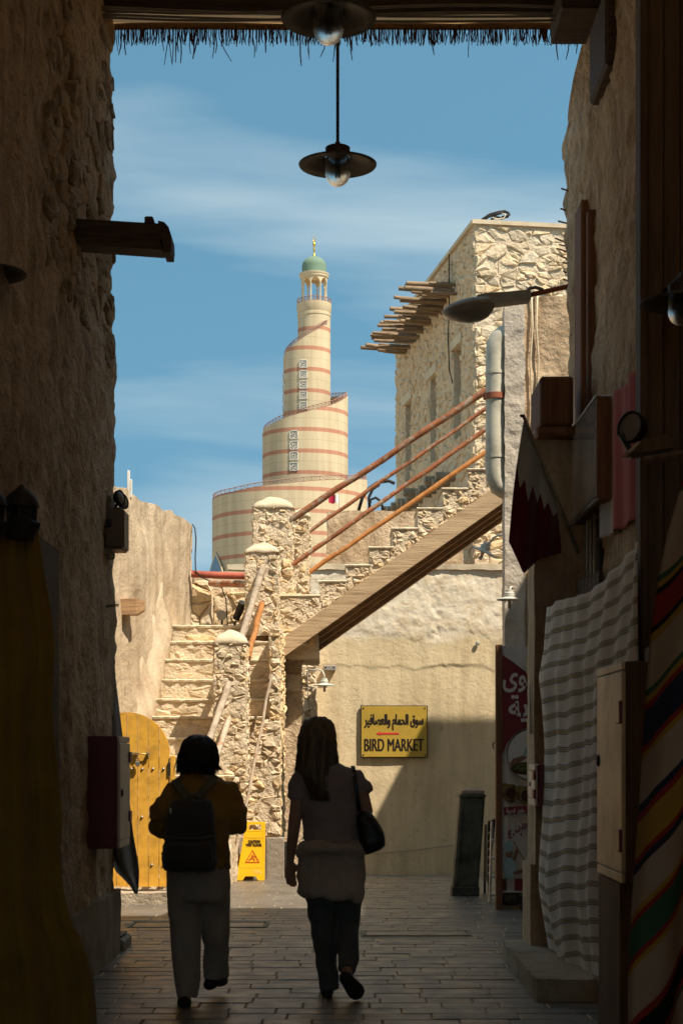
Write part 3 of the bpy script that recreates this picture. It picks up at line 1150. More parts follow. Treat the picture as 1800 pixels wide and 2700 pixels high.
aw = thing('alley_wall', (-2.2, 10, 0), 'rough dark stone wall of the shaded alley behind the red cabinet', 'wall')
v, f = rough_box((-2.75, 7.4, 0.0), (-1.652, 12.45, TOPZ), 0.028, 0.017, 9.0, 1, oct=5, extra=alley_extra, coarse={'x0': .4, 'z0': .3, 'z1': .3, 'y0': .3})
np_mesh('wall_face', v, f, M['alley'], aw)
MB().box((-2.75, -9.0, 0), (-1.75, 7.38, TOPZ)).build('wall_body', M['alley'], aw)
v, f = rough_box((-2.6, 7.4, 0.0), (-1.61, 12.47, 0.47), 0.04, 0.008, 4.0, 2, coarse={'x0': .4})
np_mesh('plinth', v, f, M['alley_base'], aw)
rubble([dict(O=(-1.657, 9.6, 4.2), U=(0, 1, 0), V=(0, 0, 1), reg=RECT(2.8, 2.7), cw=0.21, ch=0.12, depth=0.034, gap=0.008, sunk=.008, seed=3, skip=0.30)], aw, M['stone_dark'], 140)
for (x, y) in ((258, 1598), (292, 1602)):
    q = P(x, y, 12.0)
    MB().tube([(-1.70, q.y, q.z), (-1.56, q.y - .02, q.z + .01)], 0.004, 5).build('nail', M['dark_metal'], aw)

# right alley wall: its far end is broken off towards the top
rw = thing('alley_wall', (2.2, 11, 0), 'rough shaded plaster wall behind the flag and hanging cloths', 'wall')


def right_extra(V):
    d = alley_extra(V)
    d[:, 0] *= -1
    return d


v, f = rough_box((1.72, 9.62, 0.0), (2.9, 13.0, TOPZ), 0.03, 0.016, 8.0, 7, oct=5, extra=right_extra, coarse={'x1': .4, 'z0': .3, 'z1': .3, 'y0': .12})
zc = np.array([0, 3.0, 4.6, 5.6, 6.12, 6.22, 6.55, 7.0, 7.4])
yc = np.array([13.0, 12.95, 13.0, 13.1, 13.38, 13.32, 12.1, 11.6, 11.4])
ye = np.interp(v[:, 2], zc, yc) + 0.05 * fbm(np.stack([v[:, 0] * 0, v[:, 2] * 3, v[:, 2] * 0], 1), 3, 4)
k = np.clip((v[:, 1] - 10.8) / 2.2, 0, None)
v[:, 1] = np.where(v[:, 1] > 10.8, 10.8 + k * (ye - 10.8), v[:, 1])
np_mesh('wall_face', v, f, M['alley'], rw)
MB().box((2.3, -9.0, 0), (2.9, 9.60, TOPZ)).build('wall_body', M['alley'], rw)
for j in range(9):
    MB().bbox((1.70 + j * 0.095, 9.50, 1.2), (1.79 + j * 0.095, 9.585, TOPZ - .05), 0.006).build('board', M['panel'], rw)
MB().bbox((1.655, 9.46, 0.0), (1.70, 9.62, TOPZ - .05), 0.01).build('corner_post', M['panel'], rw)
MB().bbox((1.66, 10.75, 5.80), (1.80, 11.45, 6.30), 0.02).build('timber_block', M['roofwood'], rw)
MB().bbox((1.665, 11.88, 3.1), (1.80, 12.22, 5.32), 0.012).build('timber_upright', M['frame_wood'], rw)
MB().bbox((1.68, 11.66, 3.1), (1.80, 11.74, 5.18), 0.012).build('timber_upright', M['frame_wood'], rw)
rg = random.Random(9)
for (x, y) in ((1478, 497), (1476, 550), (1470, 583), (1462, 628), (1472, 645), (1466, 655), (1476, 675), (1482, 692), (1484, 716), (1482, 735)):
    q = P(x, y, 13.1)
    L = (1492 - x) / 346.0 + 0.12
    MB().tube([q, q + Vector((L, 0.02, -L * rg.uniform(.2, .4)))], 0.007, 5).build('reinforcing_bar', M['rust'], rw)

# roof of beams, cables and reed matting
roof = thing('alley_roof', (0, 3, 6.7), 'reed mat roof over the alley with a ragged fringe', 'roof')
MB().grid([[(-2.75, -3.2, 6.76), (2.9, -3.2, 6.76)], [(-2.75, 12.38, 6.76), (2.9, 12.38, 6.76)]]).build('mat', M['matting'], roof)
m = MB()
m.tube([(-2.1 + 0.42 * k, 12.40 + .008 * math.sin(k * 2.1), 6.745) for k in range(11)], 0.028, 8)
m.build('mat_edge', M['reed'], roof)
for k, yb in enumerate((11.86, 11.3, 10.4, 9.2, 7.9, 6.4, 4.6, 2.6, 0.4, -2.0)):
    MB().tube([(-1.95, yb, 6.69), (0, yb + .02, 6.67), (2.1, yb, 6.69)], 0.075, 10).build('beam', M['roofwood'], roof, True)
for k, (yb, z0, z1) in enumerate(((11.73, 6.60, 6.53), (11.70, 6.57, 6.55), (11.72, 6.545, 6.50), (11.69, 6.52, 6.49))):
    MB().tube([(-1.9 + .38 * j, yb, z0 + (z1 - z0) * j / 10 - .035 * math.sin(math.pi * j / 10 * (1 + k % 2))) for j in range(11)], 0.009, 6).build('cable', M['cable'], roof, True)
MB().bbox((1.46, 11.35, 6.42), (1.98, 11.95, 6.62), 0.012).build('junction_box', M['roofwood'], roof)
fr = MB()
rg = random.Random(4)
x = -1.70
while x < 1.80:
    n = rg.choice((1, 1, 1, 2))
    for _ in range(n):
        L = rg.uniform(0.10, 0.135)
        left = x < 0.2
        if rg.random() < (0.12 if left else 0.02): L = rg.uniform(0.17, 0.29)
        sx = rg.gauss(0, 0.0035) + (0.022 if -0.9 < x < -0.7 and L > .14 else 0)
        y0 = 12.40 + rg.uniform(-.025, .025)
        pts = [(x, y0, 6.745)]
        for s in (0.35, 0.7, 1.0):
            pts.append((x + sx * s * s * 2 * (L / .1) + rg.gauss(0, .0035), y0 + rg.gauss(0, .004), 6.735 - L * s))
        r0 = rg.uniform(0.0030, 0.0052)
        fr.tube(pts, [r0, r0, r0, r0 * .7], 4)
    x += rg.uniform(0.005, 0.016)
tag(fr.build('fringe', M['straw'], roof), kind='stuff')
# upper storey masses that keep the alley in shade
hb = tag(MB().box((-9.0, -9.0, 0), (-2.78, 12.3, 7.6)).build('shop_block', M['alley']), 'plain shop building rising behind the rough wall', 'building')
hb = tag(MB().box((2.95, -9.0, 0), (9.0, 11.2, 7.6)).build('shop_block', M['alley']), 'plain shop building behind the wall with the hanging rug', 'building')

# house across the side lane that throws its shade over the paving and the market wall
sh = thing('lane_house', (6.0, 15.3, 0), 'house round the corner beyond the flag wall', 'building')
MB().box((4.32, 11.3, 0), (9.5, 21.48, 7.8)).build('wall', M['wall_brown'], sh)
MB().bbox((4.26, 11.25, 7.8), (9.6, 21.52, 7.9), .03).build('coping', M['cap'], sh)

# ------------------------------------------------------------------ pendant lamps
def lamp(name, c, label, sc_=1.0, rod=1.45, arm=None, group='pendant lamps under the roof'):
    """enamel disc shade, cap, glass globe with a twin bulb; c = centre of the disc rim"""
    c = Vector(c)
    o = thing(name, c, label, 'lamp', group)
    s = sc_
    MB().lathe(c, [(0.250 * s, 0.0), (0.252 * s, 0.006 * s), (0.185 * s, 0.026 * s), (0.12 * s, 0.046 * s), (0.082 * s, 0.062 * s), (0.080 * s, 0.050 * s), (0.12 * s, 0.036 * s), (0.185 * s, 0.016 * s), (0.247 * s, -0.004 * s), (0.250 * s, 0)], 48).build('shade', M['lamp_under'], o, True)
    MB().lathe(c, [(0.002, 0.062 * s), (0.078 * s, 0.062 * s), (0.08 * s, 0.07 * s), (0.08 * s, 0.112 * s), (0.07 * s, 0.118 * s), (0.018 * s, 0.126 * s), (0.017 * s, 0.15 * s), (0.002, 0.15 * s)], 32).build('cap', M['brownmetal'], o, True, 40)
    gl = [(0.074 * s, 0.055 * s), (0.078 * s, 0.0), (0.080 * s, -0.05 * s)] + [(0.080 * s * math.cos(a), -0.05 * s - 0.086 * s * math.sin(a)) for a in np.linspace(0.15, math.pi / 2, 9)]
    MB().lathe(c, gl, 32).build('globe', M['glass'], o, True)
    for q in (-1, 1):
        MB().tube([c + Vector((q * .012 * s, 0, .05 * s)), c + Vector((q * .012 * s, 0, -.03 * s)), c + Vector((q * .011 * s, 0, -.085 * s))], .0095 * s, 8).build('bulb', M['bulb'], o, True)
    if rod:
        MB().tube([c + Vector((0, 0, .12 * s)), c + Vector((0, 0, rod))], .0105 * s, 8).build('rod', M['brownmetal'], o, True)
    if arm:
        MB().tube([c + Vector((0, 0, .13 * s))] + [Vector(q) for q in arm], .011, 8).build('arm', M['dark_metal'], o, True)
    return o


lamp('pendant_lamp', P(890, 436, 11.0), 'hanging lamp with the lower disc shade, seen whole against the sky', 1.0, 1.42)
lamp('pendant_lamp', P(866, 50, 9.0), 'nearer hanging lamp overlapping the fringe at the top of the opening', 1.0, 1.35)
c = P(1795, 800, 8.9)
lamp('wall_lamp', c, 'disc lamp with glass globe beside the dark boards, above the striped rug', 0.86, 0, [c + Vector((.05, .2, .22)), c + Vector((0.0, .62, .20))], 'wall lamps in the alley')
c = P(-30, 722, 8.3)
lamp('wall_lamp', c, 'dark disc lamp on the rough wall below the wooden spout', 0.74, 0, [c + Vector((-.05, .0, .22)), c + Vector((-.13, .0, .20))], 'wall lamps in the alley')

# ------------------------------------------------------------------ things on the left alley wall
o = thing('water_spout', P(190, 615, 10.7), 'dark wooden water spout sticking out of the rough wall against the sky', 'spout')
a, b = P(150, 585, 10.75), P(440, 597, 10.75)
for dz, dy0, dy1, nm in ((-.155, -.09, .09, 'trough_floor'),):
    m = MB()
    m.prism([a + Vector((0, dy0, dz)), b + Vector((-.02, dy0, dz - .02)), b + Vector((-.02, dy0, dz + .012)), a + Vector((0, dy0, dz + .03))], (0, .18, 0))
    m.build(nm, M['roofwood'], o)
for dy in (-.09, .065):
    MB().prism([a + Vector((0, dy - .002, -.155)), b + Vector((-.03, dy - .002, -.17)), b + Vector((-.03, dy - .002, -.01)), a + Vector((0, dy - .002, 0.0))], (0, .03, 0)).build('side_board', M['roofwood'], o)
lip = [(-.045, .005), (-.005, -.005), (.022, -.035), (.038, -.09), (.040, -.145), (.036, -.195), (-.01, -.195), (-.012, -.14), (-.03, -.10)]
MB().prism([b + Vector((q[0], -.105, q[1])) for q in lip], (0, .21, 0)).build('end_lip', M['roofwood'], o)
MB().bbox(b + Vector((-.13, -.10, -.01)), b + Vector((-.075, .10, .035)), .008).build('cross_batten', M['roofwood'], o)

o = thing('emergency_light', P(300, 1395, 12.05), 'box shaped emergency light with round heads on the alley wall', 'light')
MB().bbox((-1.71, 11.95, PZ(1470, 12.05)), (-1.615, 12.2, PZ(1310, 12.05)), .01).build('back_plate', M['alley_base'], o)
MB().bbox((-1.665, 11.93, PZ(1450, 12.0)), (PX(331, 12.0), 12.22, PZ(1340, 12.0)), .022).build('housing', M['beige_plastic'], o)
MB().bbox((-1.668, 11.92, PZ(1392, 12.0)), (PX(298, 12.0), 12.225, PZ(1372, 12.0)), .004).build('strap', M['dark_metal'], o)
for yy, sx in ((11.98, 0), (12.17, .012)):
    c = Vector((PX(324, 12.0) - .02, yy, PZ(1318, 12.0) + .012))
    MB().tube([Vector((c.x - .03, yy, PZ(1342, 12.0))), c], .012, 8).build('stem', M['black'], o, True)
    ax = Vector((.86, -.42, .12)).normalized()
    MB().lathe(c, [(.002, -.035), (.03, -.035), (.052, -.015), (.056, .012), (.050, .016), (.044, .008), (.002, .004)], 24, ax).build('lamp_head', M['black'], o, True, 50)
    MB().lathe(c, [(.044, .009), (.03, .016), (.002, .02)], 24, ax).build('lens', M['lens'], o, True)


def cabinet(o, xf, y0, y1, z0, z1, xb, door, body, sgn):
    """wall cabinet: door lies in the plane x = xf, body goes back to xb; sgn = +1 when the door faces +x"""
    lo, hi = sorted((xb, xf - sgn * .02))
    MB().bbox((lo, y0, z0), (hi, y1, z1), .006).build('body', body, o)
    lo, hi = sorted((xf - sgn * .02, xf))
    MB().bbox((lo, y0 + .004, z0 + .05), (hi, y1 - .004, z1 - .045), .005).build('door', door, o)
    MB().bbox((lo, y0 + .002, z0 + .002), (hi - .003, y1 - .002, z0 + .046), .003).build('frame_rail', door, o)
    MB().bbox((lo, y0 + .002, z1 - .041), (hi - .003, y1 - .002, z1 - .002), .003).build('frame_rail', door, o)
    return o


o = thing('hose_cabinet', (-1.57, 11.35, 0.84), 'maroon hose cabinet with pale door on the rough wall beside the yellow gate', 'cabinet', 'hose cabinets')
cabinet(o, -1.438, 11.1, 11.63, 0.838, 1.572, -1.70, M['cab_white'], M['maroon_box'], 1)
for z in (1.40, 1.0):
    MB().bbox((-1.452, 11.54, z), (-1.426, 11.65, z + .07), .004).build('hinge', M['maroon_box'], o)
MB().lathe((-1.438, 11.17, 1.20), [(.002, .012), (.02, .012), (.028, .0)], 16, (1, 0, 0)).build('lock', M['dark_metal'], o)

# grey tarp knotted to a nail, hanging down the corner
rows = []
for i in range(34):
    t = i / 33
    yy = 1640 + t * 700
    xr = np.interp(yy, [1640, 1800, 2000, 2200, 2290, 2340], [287, 305, 330, 352, 368, 366])
    xl = np.interp(yy, [1640, 1800, 2000, 2200, 2290, 2340], [279, 280, 281, 284, 300, 352])
    r_ = []
    for j in range(18):
        s = j / 17
        D = 12.40 + .10 * math.sin(s * 7 + t * 2) * t + .05 * s
        q = P(xl + (xr - xl) * s, yy + (18 * math.sin(s * 3.1) * t if i == 33 else 0), D)
        r_.append(q)
    rows.append(r_)
o = thing('tarp', P(283, 1625, 12.4), 'grey tarp knotted at its top, hanging between red cabinet and yellow gate', 'tarp')
MB().grid(rows).build('sheet', M['grey_cloth'], o, True, thick=.006)
m = MB()
q = P(283, 1622, 12.38)
v, f = rough_box(q + Vector((-.022, -.022, -.028)), q + Vector((.022, .022, .032)), .008, .014, 40, 3)
np_mesh('knot', v, f, M['vinyl'], o)

o = thing('wedge_step', (-1.60, 12.7, 0), 'small dark ramp block on the ground at the corner of the alley wall', 'ramp')
MB().prism([(PX(297, 12.9), 12.55, 0.005), (PX(343, 12.9), 12.55, .005), (PX(343, 12.9), 12.55, .07), (PX(336, 12.9), 12.55, .09), (PX(297, 12.9), 12.55, .10)], (0, .45, 0)).build('block', M['alley_base'], o)
MB().bbox((PX(300, 12.9), 12.6, .10), (PX(334, 12.9), 12.95, .112), .003).build('rubber_pad', M['black'], o)
# ------------------------------------------------------------------ plastered courtyard wall on the sunny side
def wallx(D): return -2.10 - 0.17 * (20.2 - D)


def rot_z(v, a, o):
    v = np.asarray(v, float)
    c, s = math.cos(a), math.sin(a)
    r = v.copy()
    r[:, 0] = c * v[:, 0] - s * v[:, 1] + o[0]
    r[:, 1] = s * v[:, 0] + c * v[:, 1] + o[1]
    r[:, 2] = v[:, 2] + o[2]
    return r


cw_ = thing('courtyard_wall', (wallx(18) - .2, 18, 0), 'tall sunlit plaster wall with a timber stub beside the stone steps', 'wall')
ang = -math.atan(0.17)


def soft(V):
    d = np.zeros_like(V)
    d[:, 0] = 0.035 * fbm(V * 0.9, 3, 40) + 0.012 * fbm(V * np.array([1, 7, 1.2]), 3, 44) - 0.05 * np.exp(-((V[:, 1] + 1.62) / .05) ** 2) * (V[:, 2] > 1.5)
    d[:, 2] = np.where(V[:, 2] > 4.0, 0.05 * fbm(V * np.array([1, 2.2, 1]), 3, 47), 0)
    return d


v, f = rough_box((-0.5, -4.0, 0), (0, 1.32, 4.36), 0.04, 0.010, 6, 11, extra=soft, coarse={'x0': .5, 'z0': .5})
v = rot_z(v, ang, (wallx(20.2), 20.2, 0))
np_mesh('wall_face', v, f, M['wall_left'], cw_)
D = 18.65
q = Vector((wallx(D), D, 0))
m = MB()
r0 = [(-.1, -.09, PZ(1622, D)), (-.1, .09, PZ(1622, D)), (-.1, .09, PZ(1582, D)), (-.1, -.09, PZ(1582, D))]
r1 = [(.13, -.088, PZ(1622, D)), (.13, .088, PZ(1622, D)), (.13, .088, PZ(1579, D)), (.13, -.088, PZ(1579, D))]
r2 = [(.215, -.06, PZ(1610, D)), (.215, .06, PZ(1610, D)), (.215, .06, PZ(1584, D)), (.215, -.06, PZ(1584, D))]
m.rings([[q + Vector(p) for p in r] for r in (r0, r1, r2)])
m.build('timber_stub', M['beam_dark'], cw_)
D = 18.9
MB().bbox((wallx(D) - .05, D, 4.3), (wallx(D) - .02, D + .03, 4.60), .004).build('white_pipe', M['white'], cw_)
MB().bbox((wallx(D) - .018, D, 4.3), (wallx(D) + .005, D + .03, 4.50), .004).build('white_pipe', M['white'], cw_)
# plaster skirting that runs up beside the steps
rows = []
for i in range(30):
    D = 20.12 - 3.0 * i / 29
    zs = 2.985 - 1.10 * (20.2 - D)
    w = .10 + .05 * i / 29
    r_ = []
    for (dx, dz) in ((.0, .62), (.012, .48), (.03, .36), (.07, .24), (w, .14), (w + .015, .05), (w + .015, -.30)):
        r_.append((wallx(D) + dx + .008 * math.sin(i * 1.7), D, zs + dz + .012 * math.sin(i * .9)))
    rows.append(r_)
MB().grid(rows).build('sloping_skirting', M['wall_left'], cw_, True, thick=.01)

o = thing('black_cable', P(514, 1400, 21.4), 'thin black cable hanging down the end of the plaster wall to the red pipe', 'cable')
MB().tube([P(508, 1383, 21.5), P(514, 1392, 21.3), P(517, 1420, 21.3), P(515, 1470, 21.3), P(516, 1505, 21.3), P(530, 1522, 21.3), P(560, 1535, 21.3), P(585, 1550, 21.4), P(596, 1580, 21.55), P(600, 1648, 21.6)], .008, 6).build('cord', M['cable_black'], o, True)

# ------------------------------------------------------------------ first flight of stone steps with its pillars
TY = [1648, 1690, 1737, 1791, 1842, 1888, 1944]
RUN = 0.2
st = thing('stone_staircase', (-1.5, 18.6, 0), 'rubble stone steps climbing beside the plaster wall, with capped pillars', 'staircase')
SD = [20.2 - RUN * i for i in range(14)]
SZ = [PZ(TY[i], SD[i]) if i < 7 else 0 for i in range(14)]
for i in range(7, 14): SZ[i] = SZ[6] - (SZ[6] - 0.20) * (i - 6) / 7.0
core = MB()
XR = lambda i: -0.68 if i <= 5 else -1.155
TR = [-.80, -.80, -.81, -.84, -.86, -.88] + [-1.16] * 8
jobs = []
for i in range(14):
    back = SD[i - 1] if i else 21.75
    core.box((wallx(SD[i]) - .3, SD[i], 0.0), (XR(i) - .02 - .001 * i, back + .02, SZ[i] - .034))
    wl_ = wallx(SD[i]) + .01
    m = MB()
    n = 22
    yb = back + (.004 if i else 0)
    for s in range(n):
        pass
    u = np.linspace(wl_, TR[i], n)
    jag = [SD[i] - .022 + .010 * math.sin(k * 2.3 + i) + random.Random(i * 50 + k).uniform(-.008, .008) for k in range(n)]
    zz = [SZ[i] + random.Random(i * 77 + k).uniform(-.005, .004) for k in range(n)]
    m.grid([[(u[k], yb, SZ[i]) for k in range(n)], [(u[k], jag[k] + .015, zz[k]) for k in range(n)], [(u[k], jag[k], zz[k] - .010) for k in range(n)], [(u[k], jag[k] + .004, zz[k] - .028) for k in range(n)], [(u[k], SD[i] + .02, zz[k] - .038) for k in range(n)]])
    m.uv = {}
    m.f = [q[::-1] for q in m.f]
    m.build('tread', M['tread'], st)
    lowz = SZ[i + 1] if i < 13 else 0.03
    jobs.append(dict(O=(wl_, SD[i], lowz - .01), U=(1, 0, 0), V=(0, 0, 1), reg=RECT(XR(i) - wl_, SZ[i] - .035 - lowz), cw=0.26, ch=0.125, depth=0.030, gap=0.003, sunk=.016, seed=20 + i, jit=0.40))
core.build('core', M['mortar'], st)
# outer face under the wide upper steps
D5 = SD[5]
jobs.append(dict(O=(-1.15, D5 - .003, .54), U=(1, 0, 0), V=(0, 0, 1), reg=RECT(.47, SZ[5] - .60), cw=0.12, ch=0.085, depth=0.042, gap=0.003, sunk=.022, seed=41, jit=.47))
jobs.append(dict(O=(-.81, D5 - .003, SZ[5] - .05), U=(1, 0, 0), V=(0, 0, 1), reg=RECT(.12, 2.86 - SZ[5]), cw=0.10, ch=0.085, depth=0.042, gap=0.003, sunk=.022, seed=43, jit=.47))
jobs.append(dict(O=(-.685, D5, .54), U=(0, 1, 0), V=(0, 0, 1), reg=RECT(1.1, 2.28), cw=0.13, ch=0.09, depth=0.042, gap=0.003, sunk=.022, seed=42, jit=.47))
rubble(jobs, st, M['stone'], 240)
v, f = rough_box((-1.20, D5, .0), (-.69, 20.3, SZ[5] - .05), .022, .015, 10, 21, coarse={'z0': .3})
np_mesh('outer_core', v, f, M['mortar'], st)
v, f = rough_box((-.81, D5 + .004, SZ[5] - .1), (-.692, 20.3, 2.86), .022, .016, 10, 22)
np_mesh('side_parapet', v, f, M['mortar'], st)
MB().bbox((-1.155, D5 - .045, 0.0), (-.85, D5 + .1, .53), .008).build('plinth_slab', M['plinth'], st)
MB().bbox((-.846, D5 - .045, 0.0), (-.645, D5 + .1, .52), .008).build('plinth_slab', M['plinth'], st)
MB().bbox((-.70, D5 + .12, 0.0), (-.60, 20.2, .42), .008).build('plinth_slab', M['plinth'], st)


def pillar(parent, lo, hi, capz, seed, faces='fr', cell=(.105, .075), name='pillar', capw=.02):
    """rubble pillar: rough core, stones, smooth pointed cap"""
    v, f = rough_box(lo, hi, .018, .016, 11, seed, oct=5, coarse={'z0': .2, 'x0': .04, 'y1': .08})
    p = np_mesh(name, v, f, M['mortar'], parent)
    jobs = []
    w, dp, h = hi[0] - lo[0], hi[1] - lo[1], hi[2] - lo[2]
    if 'f' in faces: jobs.append(dict(O=(lo[0], lo[1], lo[2]), U=(1, 0, 0), V=(0, 0, 1), reg=RECT(w, h), cw=cell[0], ch=cell[1], depth=.040, gap=.003, sunk=.024, seed=seed, jit=.48))
    if 'r' in faces: jobs.append(dict(O=(hi[0], lo[1], lo[2]), U=(0, 1, 0), V=(0, 0, 1), reg=RECT(dp, h), cw=cell[0], ch=cell[1], depth=.040, gap=.003, sunk=.024, seed=seed + 1, jit=.48))
    if 'l' in faces: jobs.append(dict(O=(lo[0], hi[1], lo[2]), U=(0, -1, 0), V=(0, 0, 1), reg=RECT(dp, h), cw=cell[0], ch=cell[1], depth=.040, gap=.003, sunk=.024, seed=seed + 2, jit=.48))
    rubble(jobs, p, M['stone'], 160)
    # cap
    n = 13
    cx, cy = (lo[0] + hi[0]) / 2, (lo[1] + hi[1]) / 2
    hw, hd = w / 2 + capw, dp / 2 + capw
    G = []
    for i in range(n):
        r_ = []
        for j in range(n):
            a, b = -1 + 2 * j / (n - 1), -1 + 2 * i / (n - 1)
            e = max(abs(a), abs(b))
            z = hi[2] + (capz - hi[2]) * (1 - (0.72 * e ** 1.5 + .28 * (abs(a) ** 2 + abs(b) ** 2) / 2)) + .006 * math.sin(7 * a + 5 * b + seed)
            if e > .99: z = hi[2] - .012 + .006 * math.sin(5 * a + 4 * b + seed * 2)
            r_.append((cx + a * hw, cy + b * hd, z))
        G.append(r_)
    m = MB().grid(G)
    m.uv = {}
    m.build('cap', M['cap'], p, True, thick=.02)
    return p


pillar(st, (-1.385, 18.62, 1.15), (-1.035, 19.0, 2.68), 2.83, 60, 'frl')
v, f = rough_box((-1.385, 18.60, 0.0), (-1.15, 19.0, 1.2), .03, .02, 8, 66, coarse={'z0': .2})
np_mesh('pillar_foot', v, f, M['mortar'], st)
pillar(st, (-1.12, 19.98, 2.85), (-.74, 20.36, 3.835), 3.955, 70, 'frl')
P1 = pillar(st, (-1.055, 20.48, 3.0), (-.585, 20.92, 4.43), 4.58, 80, 'frl')
pillar(st, (-.615, 21.15, 3.2), (-.405, 21.5, 4.42), 4.52, 90, 'fr')


def pole(parent, a, b, r, mat, name, seed=0, wob=.006, n=9):
    rg = random.Random(seed)
    a, b = Vector(a), Vector(b)
    pts, rs = [], []
    for k in range(n):
        t = k / (n - 1)
        w = Vector((rg.gauss(0, wob), rg.gauss(0, wob), rg.gauss(0, wob))) * (1 if 0 < k < n - 1 else 0)
        pts.append(a.lerp(b, t) + w)
        rs.append(r * rg.uniform(.92, 1.08))
    o = MB().tube(pts, rs, 10).build(name, mat, parent, True)
    o.data.set_sharp_from_angle(angle=math.radians(60))
    return o


pole(st, P(694, 1497, 20.0), P(629, 1705, 18.98), .040, M['rail_grey'], 'handrail', 1, .006)
pole(st, P(691, 1590, 20.0), P(654, 1735, 18.98), .034, M['rail_orange'], 'handrail', 2, .006)
pole(st, P(604, 1800, 18.64), P(500, 2105, 17.2), .036, M['rail_grey'], 'handrail', 3, .006)
pole(st, P(605, 1893, 18.64), P(515, 2160, 17.2), .034, M['rail_grey'], 'handrail', 4, .006)
o = thing('leaning_pole', P(610, 2330, 18.5), 'thin pale pole leaning against the rubble below the steps', 'pole')
pole(o, P(717, 1780, 19.12), P(608, 2318, 18.55), .017, M['rail_grey'], 'shaft', 5, .004)

# ------------------------------------------------------------------ second flight: rising to the side on a timber stringer
us = thing('upper_staircase', (.6, 20.9, 2.4), 'upper stone flight on a timber stringer above the yellow sign', 'staircase')
DN, DF = 20.25, 21.2
STEPS = [(690, 842, 1568), (842, 912, 1530), (912, 974, 1488), (974, 1034, 1441), (1034, 1101, 1391), (1101, 1167, 1338), (1167, 1232, 1286), (1232, 1290, 1235), (1290, 1350, 1185)]
bot = lambda x: 1690 + (x - 735) * (1286 - 1690) / (1300 - 735)
prof = []
for (a, b, yy) in STEPS: prof += [(a, yy + 6), (b, yy + 6)]
poly = [P(x, yy, DN) for (x, yy) in prof] + [P(1350, bot(1350) - 1, DN), P(720, bot(720) - 1, DN)]
m = MB()
# step masonry, one prism for each step so the profile stays clean
for (a, b, yy) in STEPS:
    m.prism([P(a, yy + 6, DN + .002), P(b, yy + 6, DN + .002), P(b, bot(b) + 4, DN + .002), P(a, bot(a) + 4, DN + .002)], (0, DF - DN - .02, 0))
m.build('step_core', M['mortar'], us)
jobs = []
for k, (a, b, yy) in enumerate(STEPS[:-1]):
    a_ = max(a, 735)
    pa = [(a_, bot(a_)), (b, bot(b)), (b, yy + 8), (a_, yy + 8)]
    q0 = P(0, 0, DN)
    reg = [(PX(x, DN), PZ(y_, DN)) for (x, y_) in pa]
    jobs.append(dict(O=(0, DN + .005, 0), U=(1, 0, 0), V=(0, 0, 1), reg=reg, cw=.11, ch=.065, depth=.036, gap=.003, sunk=.018, seed=110 + k, jit=.47))
    # tread slab
    n = 10
    u = np.linspace(PX(a, DN) - .012, PX(b, DN) + .01, n)
    z = PZ(yy, DN)
    rg = random.Random(k)
    jg = [DN - .018 + rg.uniform(-.008, .008) for _ in u]
    t = MB().grid([[(u[q], DF, z) for q in range(n)], [(u[q], jg[q] + .01, z + rg.uniform(-.004, .004)) for q in range(n)], [(u[q], jg[q], z - .012) for q in range(n)], [(u[q], jg[q] + .01, z - .032) for q in range(n)]])
    t.uv = {}
    t.f = [q[::-1] for q in t.f]
    t.build('tread', M['tread'], us)
rubble(jobs, us, M['stone'], 160)
# stringers and the boards under the steps
yt = lambda x: bot(x)
yb_ = lambda x: 1737 + (x - 740) * (1322 - 1737) / (1330 - 740)
MB().prism([P(735, yt(735), DN - .05), P(1345, yt(1345), DN - .05), P(1345, yb_(1345), DN - .05), P(742, yb_(742), DN - .05)], (0, .14, 0)).build('stringer', M['beam'], us)
nb = 4
for k in range(nb):
    y0 = DN + .095 + k * .213
    dz = -.055 * k + .01
    a0, a1 = PX(748, DN) + .006 * k, PX(1345, DN)
    za, zb = PZ(yb_(748), DN) + dz, PZ(yb_(1345), DN) + dz
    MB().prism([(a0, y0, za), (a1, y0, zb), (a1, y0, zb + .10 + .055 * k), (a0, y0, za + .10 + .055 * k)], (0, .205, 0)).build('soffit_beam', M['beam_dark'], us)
# rails
pole(us, P(768, 1370, 20.5), P(1310, 1010, 20.5), .041, M['rail'], 'handrail', 11, .005, 10)
pole(us, P(770, 1490, 20.5), P(1310, 1110, 20.5), .029, M['rail'], 'handrail', 12, .005, 10)
pole(us, P(808, 1407, 21.25), P(1310, 1056, 21.25), .025, M['rail'], 'handrail', 13, .004, 10)
pole(us, P(806, 1516, 21.25), P(1310, 1172, 21.25), .031, M['rail_orange'], 'handrail', 14, .004, 10)
# platform below the tall pillars
v, f = rough_box((-1.12, 20.42, 2.6), (PX(838, 20.42), 21.9, PZ(1568, 20.42)), .035, .014, 8, 33)
np_mesh('platform', v, f, M['mortar'], us)
rubble([dict(O=(-.80, 20.40, 2.75), U=(1, 0, 0), V=(0, 0, 1), reg=RECT(.50, .6), cw=.15, ch=.10, depth=.036, gap=.003, sunk=.018, seed=131, jit=.47)], us, M['stone'], 30)

# pier in the shade under the stringer
pr = thing('stone_pier', (-.6, 20.9, 0), 'dark shaded stone pier carrying the foot of the timber stringer', 'pier')
v, f = rough_box((-.715, 20.75, 0), (-.49, 21.1, 2.62), .03, .018, 7, 51, coarse={'z0': .2})
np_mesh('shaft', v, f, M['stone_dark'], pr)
v, f = rough_box((-.735, 20.72, PZ(1822, 20.72)), (-.49, 21.12, PZ(1778, 20.72)), .03, .006, 6, 52)
np_mesh('capital', v, f, M['mortar'], pr)

